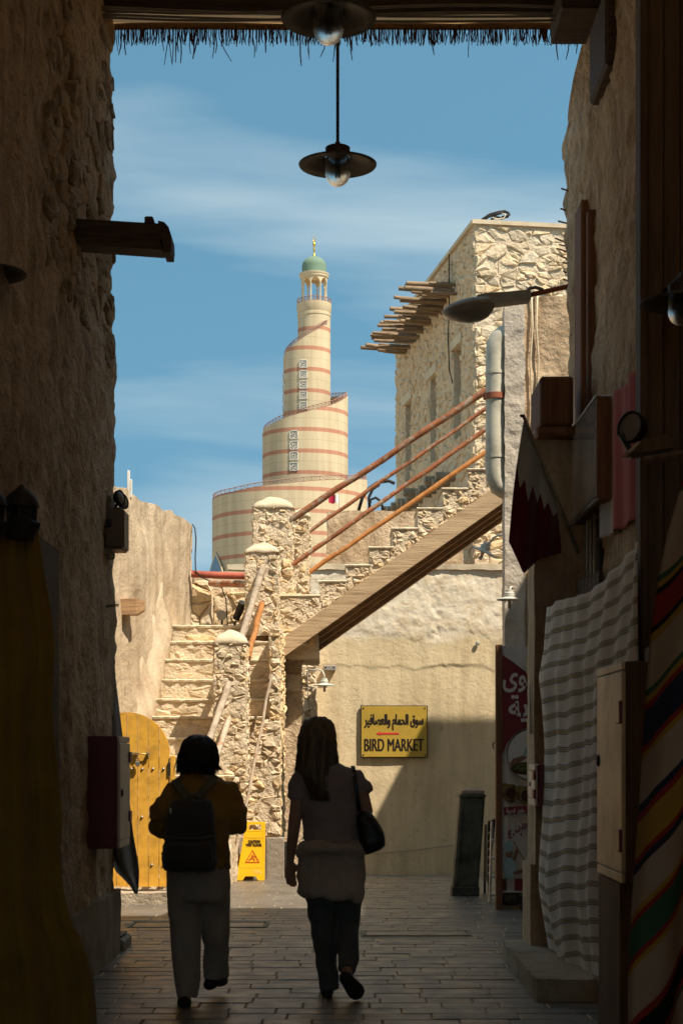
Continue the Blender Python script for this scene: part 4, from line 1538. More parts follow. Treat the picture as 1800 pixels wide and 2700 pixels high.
# ------------------------------------------------------------------ rubble landing wall, pipes, small floodlights
lw = thing('landing_wall', (-1.6, 21.9, 2.9), 'low broken rubble wall at the top of the first steps', 'wall')
v, f = rough_box((-2.0, 21.75, 2.7), (-1.18, 22.15, PZ(1552, 21.75)), .03, .03, 6, 71, coarse={'z0': .2})
np_mesh('core', v, f, M['mortar'], lw)
v, f = rough_box((-1.95, 21.55, 2.7), (PX(556, 21.55), 21.9, PZ(1520, 21.55)), .03, .035, 5, 72, coarse={'z0': .2})
np_mesh('core', v, f, M['mortar'], lw)
rubble([dict(O=(-1.93, 21.53, 2.8), U=(1, 0, 0), V=(0, 0, 1), reg=RECT(.30, .85), cw=.22, ch=.2, depth=.05, gap=.005, sunk=.02, seed=141, jit=.45),
        dict(O=(-1.62, 21.73, 2.8), U=(1, 0, 0), V=(0, 0, 1), reg=RECT(.42, .72), cw=.2, ch=.16, depth=.05, gap=.005, sunk=.02, seed=142, jit=.45)], lw, M['stone'], 60)
v, f = rough_box((-2.0, 22.5, 2.7), (-1.1, 22.8, PZ(1506, 22.5)), .06, .012, 4, 73)
np_mesh('back_parapet', v, f, M['cap'], lw)
o = thing('red_pipe', P(580, 1518, 21.4), 'thick dull red pipe lying across the gap above the landing', 'pipe')
MB().tube([P(505, 1513, 21.35), P(575, 1517, 21.35), P(648, 1519, 21.35)], .045, 14).build('barrel', M['pipe_red'], o, True, 50)
o = thing('rail_stub', P(600, 1540, 20.3), 'short flaking wooden rail below the red pipe, by the middle pillar', 'rail')
pole(o, P(556, 1538, 20.9), P(650, 1541, 20.2), .042, M['rail'], 'bar', 21, .003, 6)
o = thing('floodlight', P(585, 1640, 21.3), 'round grey floodlight standing on the landing', 'floodlight', 'floodlights on the landing')
c = P(585, 1622, 21.25)
MB().lathe(c, [(.002, .05), (.04, .045), (.062, .0), (.064, -.02), (.058, -.024), (.002, -.018)], 20, (.25, .9, .1)).build('head', M['street_grey'], o, True, 50)
MB().tube([c + Vector((0, .03, -.03)), c + Vector((0, .03, -.16))], .012, 8).build('stem', M['dark_metal'], o)
o = thing('floodlight', P(630, 1630, 21.2), 'dark tilted spotlight on the landing beside the leaning handrail', 'floodlight', 'floodlights on the landing')
MB().tube([P(622, 1632, 21.2), P(640, 1590, 21.1)], [.045, .052], 14).build('barrel', M['dark_metal'], o, True, 50)
MB().lathe(P(640, 1590, 21.1), [(.05, -.005), (.054, .01), (.045, .012), (.002, .004)], 16, (P(640, 1590, 21.1) - P(622, 1632, 21.2))).build('rim', M['street_grey'], o, True, 50)
MB().tube([P(620, 1638, 21.2), P(618, 1668, 21.2)], .014, 8).build('stem', M['dark_metal'], o)

# ------------------------------------------------------------------ yellow arched gate
DG = 16.45
gt = thing('arched_gate', (PX(336, DG), DG, .15), 'yellow arched plank gate with bolt and padlock at the foot of the steps', 'gate')
cx, cz, R = PX(336, DG), PZ(1990, DG), 112 * DG / FPX
zb0 = PZ(2338, DG)
for k in range(8):
    x0 = cx - R + k * R / 4
    x1 = x0 + R / 4 - .004
    pts = [(x0 + .002, zb0), (x1, zb0)]
    for s in np.linspace(0, 1, 7):
        xx = x1 + (x0 + .002 - x1) * s
        pts.append((xx, cz + math.sqrt(max(0, R * R - (xx - cx) ** 2))))
    MB().prism([(p[0], DG, p[1]) for p in pts], (0, .035, 0)).build('plank', M['gate'], gt)
for z in (PZ(2010, DG), PZ(2270, DG)):
    MB().bbox((cx - R + .02, DG + .037, z - .05), (cx + R - .01, DG + .075, z + .05), .006).build('back_ledge', M['gate'], gt)
for (yy, xs_) in ((2027, (320, 348, 376, 404, 432)), (2154, (290, 318, 375, 432)), (2280, (290, 345, 401, 432))):
    for x in xs_:
        MB().lathe((PX(x, DG), DG - .001, PZ(yy, DG)), [(.013, 0), (.012, .006), (.008, .012), (.001, .0145)], 14, (0, -1, 0)).build('stud', M['steel'], gt, True)
b0, b1 = P(345, 1987, DG - .035), P(397, 1988, DG - .035)
bolt = MB().tube([b0, b1], .0065, 10).build('bolt', M['brass'], gt, True)
for x in (353, 363, 392):
    q = P(x, 1987, DG)
    MB().bbox(q + Vector((-.014, -.045, -.016)), q + Vector((.014, -.001, .016)), .004).build('bolt_bracket', M['brass'], gt)
q = P(363, 2012, DG - .04)
lk = MB().bbox(q + Vector((-.020, -.012, -.032)), q + Vector((.020, .012, .016)), .005).build('padlock', M['steel'], gt)
MB().tube([q + Vector((-.013, 0, .014)), q + Vector((-.013, 0, .045)), q + Vector((0, 0, .06)), q + Vector((.013, 0, .045)), q + Vector((.013, 0, .014))], .004, 6).build('shackle', M['steel'], lk)
MB().bbox((PX(449, DG), DG - .02, .06), (PX(461, DG), DG + .07, PZ(1992, DG)), .006).build('jamb_post', M['gate'], gt)
MB().bbox((PX(205, DG), DG - .02, .06), (PX(222, DG), DG + .07, PZ(1992, DG)), .006).build('jamb_post', M['gate'], gt)
MB().bbox((PX(443, DG), DG - .018, PZ(2045, DG)), (PX(451, DG), DG - .002, PZ(2010, DG)), .003).build('hinge', M['dark_metal'], gt)
v, f = rough_box((PX(190, DG), DG - .18, -.02), (PX(449, DG), DG + .22, .135), .03, .010, 7, 81, coarse={'z0': .2})
kb = np_mesh('kerb', v, f, M['kerb'])
tag(kb, 'worn cement threshold under the yellow gate', 'kerb')

# ------------------------------------------------------------------ market wall
DW = 24.0
bw = thing('market_wall', (.8, 24.2, -.25), 'cream plaster wall with flaking upper part carrying the yellow sign', 'wall')


def wall_disp(u, v_, p):
    z = p[:, 2]
    x = p[:, 0]
    w1 = fbm(np.stack([x * 2.2, z * 0, z * 0 + 3], 1), 4, 5) * .05 + fbm(np.stack([x * 9, z * 0, z * 0], 1), 3, 6) * .018
    led = 1 / (1 + np.exp(-(z - 2.677 - w1) / .006))
    led2 = 1 / (1 + np.exp(-(z - 3.13 - w1 * 1.3 - .03 * np.sin(x * 5)) / .012))
    d = .016 * led * np.exp(-np.clip(z - 2.677, 0, 9) / .5) * (.45 + .55 * np.clip(.5 + 1.2 * fbm(np.stack([x * 1.3, z * 0, z * 0], 1), 2, 77), 0, 1)) + .008 * led2
    q = np.stack([x * 5.0 + .9 * fbm(p * 2.5, 3, 8), z * 0, z * 6.5 + .9 * fbm(p * 2.5, 3, 9)], 1)
    f1, f2, cid = worley(q, 12)
    sc1 = (cid - .5) * .006 + .004 * (f1 - .5)
    d = d + led2 * sc1 + .004 * fbm(p * 11, 4, 14) * (0.15 + led2)
    d = d + .010 * fbm(p * 0.8, 3, 15)
    rib = np.exp(-((x - 1.317 + .03 * np.sin(z * 9)) / .075) ** 2) * (z > 3.05)
    d = d + rib * (-.006 + .012 * fbm(p * 14, 3, 16))
    return d


v, f = rough_panel((-1.6, DW, -.45), (1, 0, 0), (0, 0, 1), 5.2, 4.53, 300, 262, wall_disp)
np_mesh('wall_face', v, f, M['wall_bird'], bw)
MB().box((-1.6, DW + .06, -.45), (3.6, DW + .36, 4.05)).build('wall_body', M['wall_bird'], bw)
v, f = rough_box((-1.6, DW - .045, 4.05), (3.6, DW + .38, 4.13), .035, .014, 5, 91)
np_mesh('coping', v, f, M['cap'], bw)
v, f = rough_box((PX(792, DW - .3), DW - .3, -.25), (PX(834, DW - .3), DW, 3.1), .03, .02, 8, 92, coarse={'z0': .2})
pl = np_mesh('rubble_strip', v, f, M['mortar'], bw)
rubble([dict(O=(PX(792, DW - .3), DW - .31, .3), U=(1, 0, 0), V=(0, 0, 1), reg=RECT(.21, 2.65), cw=.11, ch=.09, depth=.045, gap=.005, sunk=.018, seed=151, jit=.47)], pl, M['stone'], 60)
MB().tube([P(985, 2252, DW - .03), P(1080, 2243, DW - .04), P(1196, 2228, DW - .03)], .006, 6).build('cord', M['bollard_cap'], bw, True)
c = P(1258, 1696, DW - .03)
MB().lathe(c, [(.03, 0), (.034, .02), (.02, .03), (.001, .03)], 14, (0, -1, 0)).build('pipe_plug', M['street_grey'], bw)

# plain roof parapet behind, between market wall and stone building
v, f = rough_box((PX(862, 24.6), 24.6, 3.2), (1.75, 24.85, PZ(1347, 24.6)), .05, .014, 5, 95)
tag(np_mesh('roof_parapet', v, f, M['wall_brown']), 'tan plaster parapet behind the upper handrails', 'wall')

# ------------------------------------------------------------------ lettering helper and the yellow sign
def text_obj(name, s, size, c, mat, parent, sx=1.0, bold=0.0, ax=None, up=(0, 0, 1), align='CENTER', ext=.0015, width=None):
    """flat letters in the plane through c spanned by ax and up, facing ax x up"""
    cu = bpy.data.curves.new(name, 'FONT')
    cu.body = s
    cu.size = size
    cu.align_x = align
    cu.align_y = 'CENTER'
    cu.offset = bold
    cu.resolution_u = 3
    cu.extrude = ext
    t = bpy.data.objects.new(name, cu)
    COL.objects.link(t)
    dg = bpy.context.evaluated_depsgraph_get()
    me = bpy.data.meshes.new_from_object(t.evaluated_get(dg))
    bpy.data.objects.remove(t)
    me.name = name
    v = np.zeros(len(me.vertices) * 3)
    me.vertices.foreach_get('co', v)
    v = v.reshape(-1, 3)
    if width:
        sx = width / max(1e-6, v[:, 0].max() - v[:, 0].min())
        v[:, 0] -= (v[:, 0].max() + v[:, 0].min()) / 2
    A, Bv = Vector(ax or (1, 0, 0)), Vector(up)
    N = A.cross(Bv)
    c = Vector(c) - wloc(parent)
    w = np.asarray(c) + v[:, :1] * sx * np.asarray(A) + v[:, 1:2] * np.asarray(Bv) + v[:, 2:3] * np.asarray(N)
    me.vertices.foreach_set('co', w.ravel())
    me.materials.clear()
    me.update()
    return link_mesh(name, me, mat, parent)


AR = {'seen_i': '\uFEB3', 'waw_f': '\uFEEE', 'qaf': '\uFED5', 'alef': '\uFE8D', 'lam_i': '\uFEDF', 'hah_m': '\uFEA4', 'meem_m': '\uFEE4', 'alef_f': '\uFE8E', 'meem': '\uFEE1',
      'waw': '\uFEED', 'ain_m': '\uFECC', 'sad_m': '\uFEBC', 'feh_i': '\uFED3', 'yeh_m': '\uFEF4', 'reh_f': '\uFEAE', 'yeh_i': '\uFEF3', 'teh_f': '\uFE94', 'reh': '\uFEAD',
      'hah_i': '\uFEA3', 'lam_m': '\uFEE0', 'alefmaq': '\uFEEF', 'alefmaq_f': '\uFEF0', 'qaf_i': '\uFED7', 'tah_m': '\uFEC4', 'noon': '\uFEE5', 'ain_f': '\uFECA', 'feh_m': '\uFED4'}
vis = lambda l: ''.join(AR[k] for k in reversed(l))
sg = thing('market_sign', P(1038, 1929, DW - .08), 'yellow sign with black lettering and a red arrow on the cream wall', 'sign')
DS = DW - .045
x0, x1, z0, z1 = PX(950, DS), PX(1127, DS), PZ(1998, DS), PZ(1860, DS)
MB().bbox((x0, DS, z0), (x1, DS + .03, z1), .004).build('border', M['sign_black'], sg)
MB().bbox((x0 + .013, DS - .004, z0 + .013), (x1 - .013, DS + .01, z1 - .013), .002).build('plate', M['sign_yellow'], sg)
for a in (x0 + .04, x1 - .04):
    for b in (z0 + .04, z1 - .04):
        MB().lathe((a, DS - .004, b), [(.012, 0), (.009, .006), (.001, .007)], 10, (0, -1, 0)).build('screw', M['dark_metal'], sg)
w3 = ['waw', 'alef', 'lam_i', 'ain_m', 'sad_m', 'alef_f', 'feh_i', 'yeh_m', 'reh_f']
w2 = ['alef', 'lam_i', 'hah_m', 'meem_m', 'alef_f', 'meem']
w1 = ['seen_i', 'waw_f', 'qaf']
for k, dx in enumerate((-.0055, 0.0, .0055)):       # struck three times for a heavy face
    off = Vector((dx, -.0008 * k, 0))
    text_obj('arabic_lettering', ' '.join(vis(q) for q in (w3, w2, w1)), .20, P(1038, 1899, DS - .006) + off, M['sign_black'], sg, bold=.003, width=155 * DS / FPX, ext=.0004)
    text_obj('lettering', 'BIRD MARKET', .25, P(1038, 1966, DS - .006) + off, M['sign_black'], sg, bold=.0, width=155 * DS / FPX, ext=.0004)
a = [(0, .0), (.062, .030), (.062, .013), (.32, .013), (.32, -.013), (.062, -.013), (.062, -.030)]
q = P(991, 1934, DS - .006)
MB().prism([q + Vector((p[0], 0, p[1])) for p in a], (0, -.002, 0)).build('arrow', M['sign_red'], sg)

# wall lamps of the market
def gooseneck(c, pts, label, r=.155, tilt=None, grp='white market lamps'):
    c = Vector(c)
    o = thing('market_lamp', c, label, 'lamp', grp)
    ax = Vector(tilt or (0, 0, 1)).normalized()
    MB().lathe(c, [(r, 0), (r, .006), (r * .6, .022), (r * .3, .034), (.05, .04), (.052, .07), (.04, .08), (.04, .1), (.02, .105), (.001, .105)], 32, ax).build('shade', M['offwhite_metal'], o, True, 40)
    MB().tube([c, c - ax * .085], .017, 10).build('bulb', M['bulb'], o)
    MB().tube([c + ax * .1] + [Vector(p) for p in pts], .011, 8).build('arm', M['offwhite_metal'], o, True)
    return o


c = P(855, 1808, 23.55)
gooseneck(c, [P(855, 1782, 23.55), P(850, 1769, 23.56), P(838, 1765, 23.58), P(826, 1767, 23.6), P(812, 1765, 23.68)], 'white gooseneck lamp on the market wall beside the small metal bracket')
o = thing('wall_bracket', P(869, 1762, DW - .05), 'short drilled metal bracket above the gooseneck lamp', 'bracket')
q = P(869, 1762, DW)
MB().bbox(q + Vector((-.085, -.10, -.033)), q + Vector((.085, .03, .033)), .004).build('channel', M['alu'], o)
for dx in (-.055, .055):
    MB().lathe(q + Vector((dx, -.101, .005)), [(.012, 0), (.011, .003), (.001, .003)], 10, (0, -1, 0)).build('bolt_hole', M['black'], o)
o = thing('lamp_cable', P(812, 1850, 23.65), 'thin cable running down the stone strip below the gooseneck lamp', 'cable')
MB().tube([P(812, 1766, 23.66), P(811, 1810, 23.62), P(814, 1860, 23.62), P(816, 1890, 23.63)], .006, 6).build('cord', M['cable'], o, True)
# ------------------------------------------------------------------ spiral minaret
DT = 95.0
S = DT / FPX
tw = thing('spiral_minaret', (PX(800, DT), DT, 0), 'cream spiral minaret with terracotta bands, green dome and gold crescent', 'minaret')


def tier(cxp, rp, prof, base, name, drop=1.6, n=120):
    """round drum with a climbing rim. prof: [(turn in degrees from the left via the front, rim height)]"""
    cx, r = PX(cxp, DT), rp * S
    A = np.linspace(0, 360, n + 1)
    Z = np.interp(A, [p[0] for p in prof], [p[1] for p in prof])
    ring = lambda rr, zz: [(cx - rr * math.cos(math.radians(a)), DT - rr * math.sin(math.radians(a)), z) for a, z in zip(A, zz)]
    o_lo, o_hi = ring(r, [base] * (n + 1)), ring(r, Z)
    i_hi, i_lo = ring(r - .22, Z), ring(r - .22, Z - drop)
    m = MB()
    for (p, q) in ((o_lo, o_hi), (o_hi, i_hi), (i_hi, i_lo)):
        m.grid([p, q])
    m.uv = {}
    m.add(i_lo + [(cx, DT, float(Z.min()) - drop)], [(k, k + 1, n + 1) for k in range(n)])
    m.add([o_lo[0], o_hi[0], i_hi[0], i_lo[0]], [(0, 1, 2, 3)])
    m.add([o_lo[-1], o_hi[-1], i_hi[-1], i_lo[-1]], [(0, 3, 2, 1)])
    o = m.build(name, M['tower'], tw, True, 40)
    # railing on the rim
    rl = MB()
    top = [Vector(p) + Vector((0, 0, .24)) for p in ring(r - .06, Z)]
    bt = [Vector(p) + Vector((0, 0, .03)) for p in ring(r - .06, Z)]
    rl.tube(top, .022, 4)
    rl.tube(bt, .018, 4)
    for k in range(0, n, 2):
        rl.tube([bt[k], top[k]], .016, 4)
        k2 = min(n, k + 2)
        rl.tube([bt[k], top[k2]], .010, 3)
        rl.tube([top[k], bt[k2]], .010, 3)
    rl.build('railing', M['railing'], tw)
    return cx, r


T3 = tier(764, 204, [(0, 15.6), (45, 15.58), (90, 15.88), (135, 16.27), (180, 16.75), (215, 17.0), (250, 16.3), (300, 15.4), (360, 15.0)], 0.0, 'drum')
T2 = tier(804.5, 112.5, [(0, 19.25), (40, 19.55), (60, 19.74), (90, 20.04), (127, 20.5), (160, 21.1), (180, 21.4), (225, 21.7), (262, 21.6), (290, 19.6), (360, 18.9)], 13.0, 'drum')
T1 = tier(809, 62, [(0, 23.4), (67, 24.15), (100, 24.6), (140, 25.15), (180, 25.45), (230, 25.4), (270, 24.0), (360, 22.8)], 18.0, 'drum', .6)
cx, r = PX(828, DT), 43 * S
c = Vector((cx, DT, 0))
z8 = PZ(803, DT)
MB().lathe(c, [(r, 22.0), (r, PZ(838, DT)), (r + .03, PZ(836, DT)), (r + .03, PZ(830, DT)), (r, PZ(829, DT)), (r + .01, PZ(826, DT)), (r + .05, PZ(822, DT)), (r + .06, z8), (r - .1, z8), (r - .1, z8 - .15), (.01, z8 - .15)], 72).build('shaft', M['tower'], tw, True, 30)
rl = MB()
N8 = 48
rr = r + .03
top = [c + Vector((rr * math.cos(a), rr * math.sin(a), z8 + .25)) for a in np.linspace(0, 2 * math.pi, N8 + 1)]
bt = [q - Vector((0, 0, .23)) for q in top]
rl.tube(top, .02, 4)
rl.tube(bt, .016, 4)
for k in range(0, N8, 2):
    rl.tube([bt[k], top[k]], .016, 4)
    rl.tube([bt[k], top[k + 2]], .010, 3)
    rl.tube([top[k], bt[k + 2]], .010, 3)
rl.build('railing', M['railing'], tw)
# arcade: eight columns under pointed arches
ra = 34.5 * S
za, zspr, zarch, ztop = z8 - .15, PZ(757, DT), PZ(742, DT), PZ(734, DT)
for k in range(8):
    a = math.radians(22.5 + 45 * k + 8)
    q = c + Vector((ra * .94 * math.cos(a), ra * .94 * math.sin(a), 0))
    MB().lathe(q, [(.001, za), (.055, za), (.055, za + .08), (.042, za + .1), (.042, zspr - .06), (.06, zspr), (.06, zspr + .03), (.001, zspr + .03)], 12).build('column', M['cream'], tw, True, 40)
m = MB()
nA = 96
lo_o, hi_o, lo_i, hi_i = [], [], [], []
for k in range(nA + 1):
    an = 360.0 * k / nA
    t = ((an - 22.5 - 8) % 45) / 45.0
    e = abs(t - .5) * 2
    zz = zspr + .02 + (zarch - zspr + .10) * (1 - e ** 2.2) ** .75 * .92 if e < .86 else zspr
    a = math.radians(an)
    for (L, H, q) in ((lo_o, hi_o, ra), (lo_i, hi_i, ra * .86)):
        L.append(c + Vector((q * math.cos(a), q * math.sin(a), zz)))
        H.append(c + Vector((q * math.cos(a), q * math.sin(a), ztop + .1)))
m.grid([lo_o, hi_o]).grid([hi_i, lo_i]).grid([lo_i, lo_o])
m.uv = {}
m.build('arcade', M['cream'], tw)
zc_ = PZ(724, DT)
MB().lathe(c, [(.01, ztop + .03), (ra, ztop + .03), (ra + .01, PZ(736, DT)), (ra + .06, PZ(733, DT)), (ra + .06, PZ(730, DT)), (ra + .1, PZ(727, DT)), (ra + .105, PZ(723.5, DT)), (.6, PZ(722.5, DT)), (.01, zc_)], 64).build('cornice', M['cream'], tw, True, 30)
rd = 32 * S
zd = PZ(703, DT)
MB().lathe(c, [(rd, zc_ - .02), (rd * 1.005, zc_ + .2), (rd, zd)] + [(rd * math.cos(a), zd + (PZ(677, DT) - zd) * math.sin(a)) for a in np.linspace(.1, math.pi / 2, 12)], 64).build('dome', M['dome'], tw, True, 30)
zf = PZ(678, DT)
fin = MB().lathe(c, [(.15, zf - .03), (.13, zf + .03), (.06, zf + .07), (.05, zf + .11), (.065, zf + .13), (.035, zf + .22), (.03, zf + .27), (.06, zf + .38), (.062, zf + .44), (.03, zf + .53), (.03, zf + .55), (.07, zf + .64), (.085, zf + .70), (.07, zf + .77), (.035, zf + .82), (.04, zf + .84), (.02, zf + .86), (.001, zf + .87)], 20).build('finial', M['gold'], tw, True, 50)
cc = c + Vector((0, 0, zf + 1.08))
cr = MB()
pts, rs = [], []
for a in np.linspace(math.radians(-238), math.radians(58), 23):
    pts.append(cc + Vector((.105 * math.cos(a) * .75, 0, .21 * math.sin(a))))
    rs.append(.004 + .030 * math.cos((a + math.pi / 2) / 1.66) ** 2)
cr.tube(pts, rs, 8).build('crescent', M['gold'], fin, True)


# white lattice windows
def lattice(T, xp, yp, size):
    cx, r = T
    s = (PX(xp, DT) - cx) / r
    s = max(-.97, min(.97, s))
    an = math.asin(s)
    D = DT - r * math.cos(an)
    z = CAMZ + (HOR - yp) * D / FPX
    x = cx + r * math.sin(an)
    n = Vector((math.sin(an), -math.cos(an), 0))
    u = Vector((math.cos(an), math.sin(an), 0))
    q = Vector((x, D, z)) + n * .01
    h = size / 2
    m = MB()
    ax = (u, n, Vector((0, 0, 1)))
    for (a, b, wa, wb) in ((0, h - .02, h, .02), (0, -h + .02, h, .02), (h - .02, 0, .02, h), (-h + .02, 0, .02, h)):
        m.obox(q + u * a + Vector((0, 0, b)), ax, (wa, .03, wb))
    for k in range(12):
        t = 2 * math.pi * k / 12
        d = u * math.cos(t) + Vector((0, 0, math.sin(t)))
        m.tube([q + d * .05 + n * .01, q + d * (h * .80) + n * .01], .0115, 4)
        d2 = u * math.cos(t + .26) + Vector((0, 0, math.sin(t + .26)))
        d3 = u * math.cos(t + .52) + Vector((0, 0, math.sin(t + .52)))
        m.tube([q + d * h * .8 + n * .01, q + d2 * h * .62 + n * .01, q + d3 * h * .8 + n * .01], .010, 4)
    for (a, b) in ((1, 1), (1, -1), (-1, 1), (-1, -1)):
        d = (u * a + Vector((0, 0, b)))
        m.tube([q + d * h * .58 + n * .01, q + d * h + n * .01], .014, 4)
    m.tube([q + (u * math.cos(t) + Vector((0, 0, math.sin(t)))) * .055 + n * .01 for t in np.linspace(0, 2 * math.pi, 13)], .011, 4)
    o = m.build('window', M['lattice'], tw)
    MB().obox(q - n * .018, ax, (h - .01, .02, h - .01)).build('pane', M['void'], o)


for yp in (959, 986.5, 1014, 1041.5, 1069): lattice(T1, 801, yp, .44)
for yp in (1146, 1174, 1202, 1230): lattice(T2, 778, yp, .46)
for yp in (995, 1023, 1050, 1078): lattice(T1, 749.5, yp, .42)
# pointed window low on the drum
cx, r = T3
an = math.asin((PX(577, DT) - cx) / r)
n = Vector((math.sin(an), -math.cos(an), 0))
u = Vector((math.cos(an), math.sin(an), 0))
Dw_ = DT - r * math.cos(an)
zt = PZ(1462, Dw_)
q = Vector((cx + r * math.sin(an), Dw_, 0))
arch = lambda h, t, e: [q + n * e + u * (-h) + Vector((0, 0, zt - 4.5)), q + n * e + u * h + Vector((0, 0, zt - 4.5))] + [q + n * e + u * (h * (1 - s ** 1.7)) + Vector((0, 0, zt - 1.6 + (1.6 + t) * s)) for s in np.linspace(0, 1, 8)] + [q + n * e + u * (-h * (1 - s ** 1.7)) + Vector((0, 0, zt - 1.6 + (1.6 + t) * s)) for s in np.linspace(1, 0, 8)[1:]]
w = MB().prism(arch(1.35, .12, .03), n * .04).build('arched_window', M['cream'], tw)
MB().prism(arch(1.15, -.05, .075), n * .01).build('pane', M['blue_glass'], w)

# small flag on a pole between the minaret and the market
o = thing('distant_flag', P(893, 1340, 70), 'tiny maroon and white flag in front of the minaret drum', 'flag')
MB().tube([P(893.5, 1300, 70), P(893.5, 1360, 70), Vector((PX(893.5, 70), 70, 0))], .012, 6).build('pole', M['street_grey'], o)
rows = []
for i in range(8):
    rows.append([P(893 - 27 * j / 9, 1303 + 24 * i / 7 + 3 * (j / 9) * (1 - i / 7) + 1.5 * math.sin(j * .9 + i * .4), 70 - .05 * math.sin(j * .8)) for j in range(10)])
MB().grid(rows).build('cloth', M['far_flag'], o, True)

# ------------------------------------------------------------------ tall limestone house
sb = thing('limestone_house', (1.95, 25.0, 0), 'tall rubble limestone house with roof poles jutting from its shaded side', 'house')
NC = Vector((1.95, 25.0, 0))
UL = Vector((-.158, .987, 0)).normalized()
UF = Vector((.987, .158, 0)).normalized()
Z0, Z1 = 2.6, 9.22
LEN = 6.05
FARC = NC + UL * LEN


def s_of(px):
    a = px - 900.0
    return (8775 - 25 * a) / (.987 * a + 711)


wins = []
for (xa, xb, ya, yb) in ((1196, 1215, 915, 1155), (1134, 1151, 992, 1216), (1069, 1084, 1061, 1266)):
    s0, s1 = s_of(xb), s_of(xa)
    sm = (s0 + s1) / 2
    D = 25 + .987 * sm
    wins.append((s0, s1, PZ(yb, D), PZ(ya, D)))
# backing wall split round the window openings (s measured from the near corner)
cuts = sorted(wins)
core = MB()


def slab(s0, s1, z0, z1, th=.35):
    a = NC + UL * s0
    b = NC + UL * s1
    core.prism([a + Vector((0, 0, z0)), b + Vector((0, 0, z0)), b + Vector((0, 0, z1)), a + Vector((0, 0, z1))], UF * th)


e = 0.0
for (s0, s1, za_, zb_) in cuts:
    slab(e, s0, 0, Z1)
    slab(s0, s1, 0, za_)
    slab(s0, s1, zb_, Z1)
    e = s1
slab(e, LEN, 0, Z1)
FW = 3.0
a = NC + UF * .36 + UL * .002
core.prism([a, a + UF * FW, a + UF * FW + Vector((0, 0, Z1)), a + Vector((0, 0, Z1))], UL * .35)
a = FARC - UL * .3
core.prism([a + UF * .36, a + UF * FW, a + UF * FW + Vector((0, 0, Z1)), a + UF * .36 + Vector((0, 0, Z1))], UL * .28)
core.build('wall', M['mortar'], sb)
for (s0, s1, za_, zb_) in cuts:
    a, b = NC + UL * (s0 - .02) + UF * .20, NC + UL * (s1 + .02) + UF * .20
    w = MB().prism([a + Vector((0, 0, za_ - .02)), b + Vector((0, 0, za_ - .02)), b + Vector((0, 0, zb_ + .02)), a + Vector((0, 0, zb_ + .02))], UF * .05).build('window', M['alley_base'], sb)
    a, b = NC + UL * (s0 - .12) - UF * .04, NC + UL * (s1 + .16) - UF * .04
    MB().prism([a + Vector((0, 0, zb_ + .005)), b + Vector((0, 0, zb_ + .005)), b + Vector((0, 0, zb_ + .15)), a + Vector((0, 0, zb_ + .15))], UF * .22).build('lintel', M['tread'], w)
holes = [(LEN - s1 - .01, za_ - Z0 - .01, LEN - s0 + .01, zb_ - Z0 + .16) for (s0, s1, za_, zb_) in wins]
rubble([dict(O=FARC + Vector((0, 0, Z0)), U=-UL, V=(0, 0, 1), reg=RECT(LEN, Z1 - Z0 - .03), cw=.20, ch=.12, depth=.044, gap=.004, sunk=.012, seed=201, holes=holes, jit=.46),
        dict(O=NC + Vector((0, 0, Z0)), U=UF, V=(0, 0, 1), reg=RECT(2.3, Z1 - Z0 - .03), cw=.20, ch=.125, depth=.048, gap=.004, sunk=.013, seed=202, jit=.46, skip=.02)], sb, M['stone_b'], 300)
m = MB()
cs = [NC - UF * .05 - UL * .05, NC + UF * FW - UL * .05, FARC + UF * FW, FARC - UF * .05]
m.prism([q + Vector((0, 0, Z1)) for q in cs], (0, 0, .06))
m.build('roof_slab', M['cap'], sb)
rg = random.Random(31)
k = 0
s = 1.12
while s < 5.5:
    z = 8.60 + rg.uniform(-.10, .10)
    L = rg.uniform(.36, .82)
    q = NC + UL * s + Vector((0, 0, z))
    d = (-UF + Vector((0, 0, rg.uniform(-.02, .07))) + UL * rg.uniform(-.12, .12)).normalized()
    rr = rg.uniform(.026, .044)
    MB().tube([q - d * .1, q + d * L * .5 + Vector((0, 0, rg.uniform(-.01, .01))), q + d * L], [rr, rr * .95, rr * .85], 9).build('roof_pole', M['pole'], sb, True, 50)
    s += rg.uniform(.05, .13)
s = 1.3
while s < 6.0:
    z = 5.74 + rg.uniform(-.05, .05)
    L = rg.uniform(.22, .42)
    q = NC + UL * s + Vector((0, 0, z))
    d = (-UF + Vector((0, 0, rg.uniform(-.04, .04)))).normalized()
    MB().tube([q - d * .1, q + d * L], [.075, .07], 9).build('floor_pole', M['wood_grey'], sb, True, 50)
    s += rg.uniform(.24, .38)
# waste pipe stub and cable on the side face
q = NC + UL * 1.55 + Vector((0, 0, PZ(752, 26.5)))
MB().tube([q + UF * .05, q - UF * .16], .055, 12).build('pipe_stub', M['dark_metal'], sb, True, 50)
q = NC + UL * 1.45 - UF * .06
MB().tube([q + Vector((0, 0, 9.2)), q + Vector((0, 0, 8.4)), q + Vector((0, 0, 7.9)) + UL * .06, q + Vector((0, 0, 7.4)) - UL * .02, q + Vector((0, 0, 7.15)) - UL * .25], .010, 5).build('cable', M['cable_black'], sb, True)
# bundle of bent cables on the roof corner
o = thing('cable_bundle', P(1300, 585, 25.2), 'bent dark cables looping up from the corner of the limestone house roof', 'cables')
for pts in (((1262, 592), (1272, 578), (1290, 566), (1312, 560), (1330, 557), (1340, 562), (1338, 571), (1322, 573)),
            ((1292, 592), (1296, 578), (1306, 572), (1322, 576), (1336, 570), (1343, 564)),
            ((1270, 584), (1286, 571), (1306, 565), (1328, 559))):
    MB().tube([P(x, y, 25.2) for (x, y) in pts], .022, 7).build('cable', M['cable_black'], o, True)
MB().tube([P(x, y, 25.15) for (x, y) in ((1298, 574), (1312, 578), (1328, 575), (1332, 566), (1322, 563))], .010, 6).build('pale_cable', M['tread'], o, True)
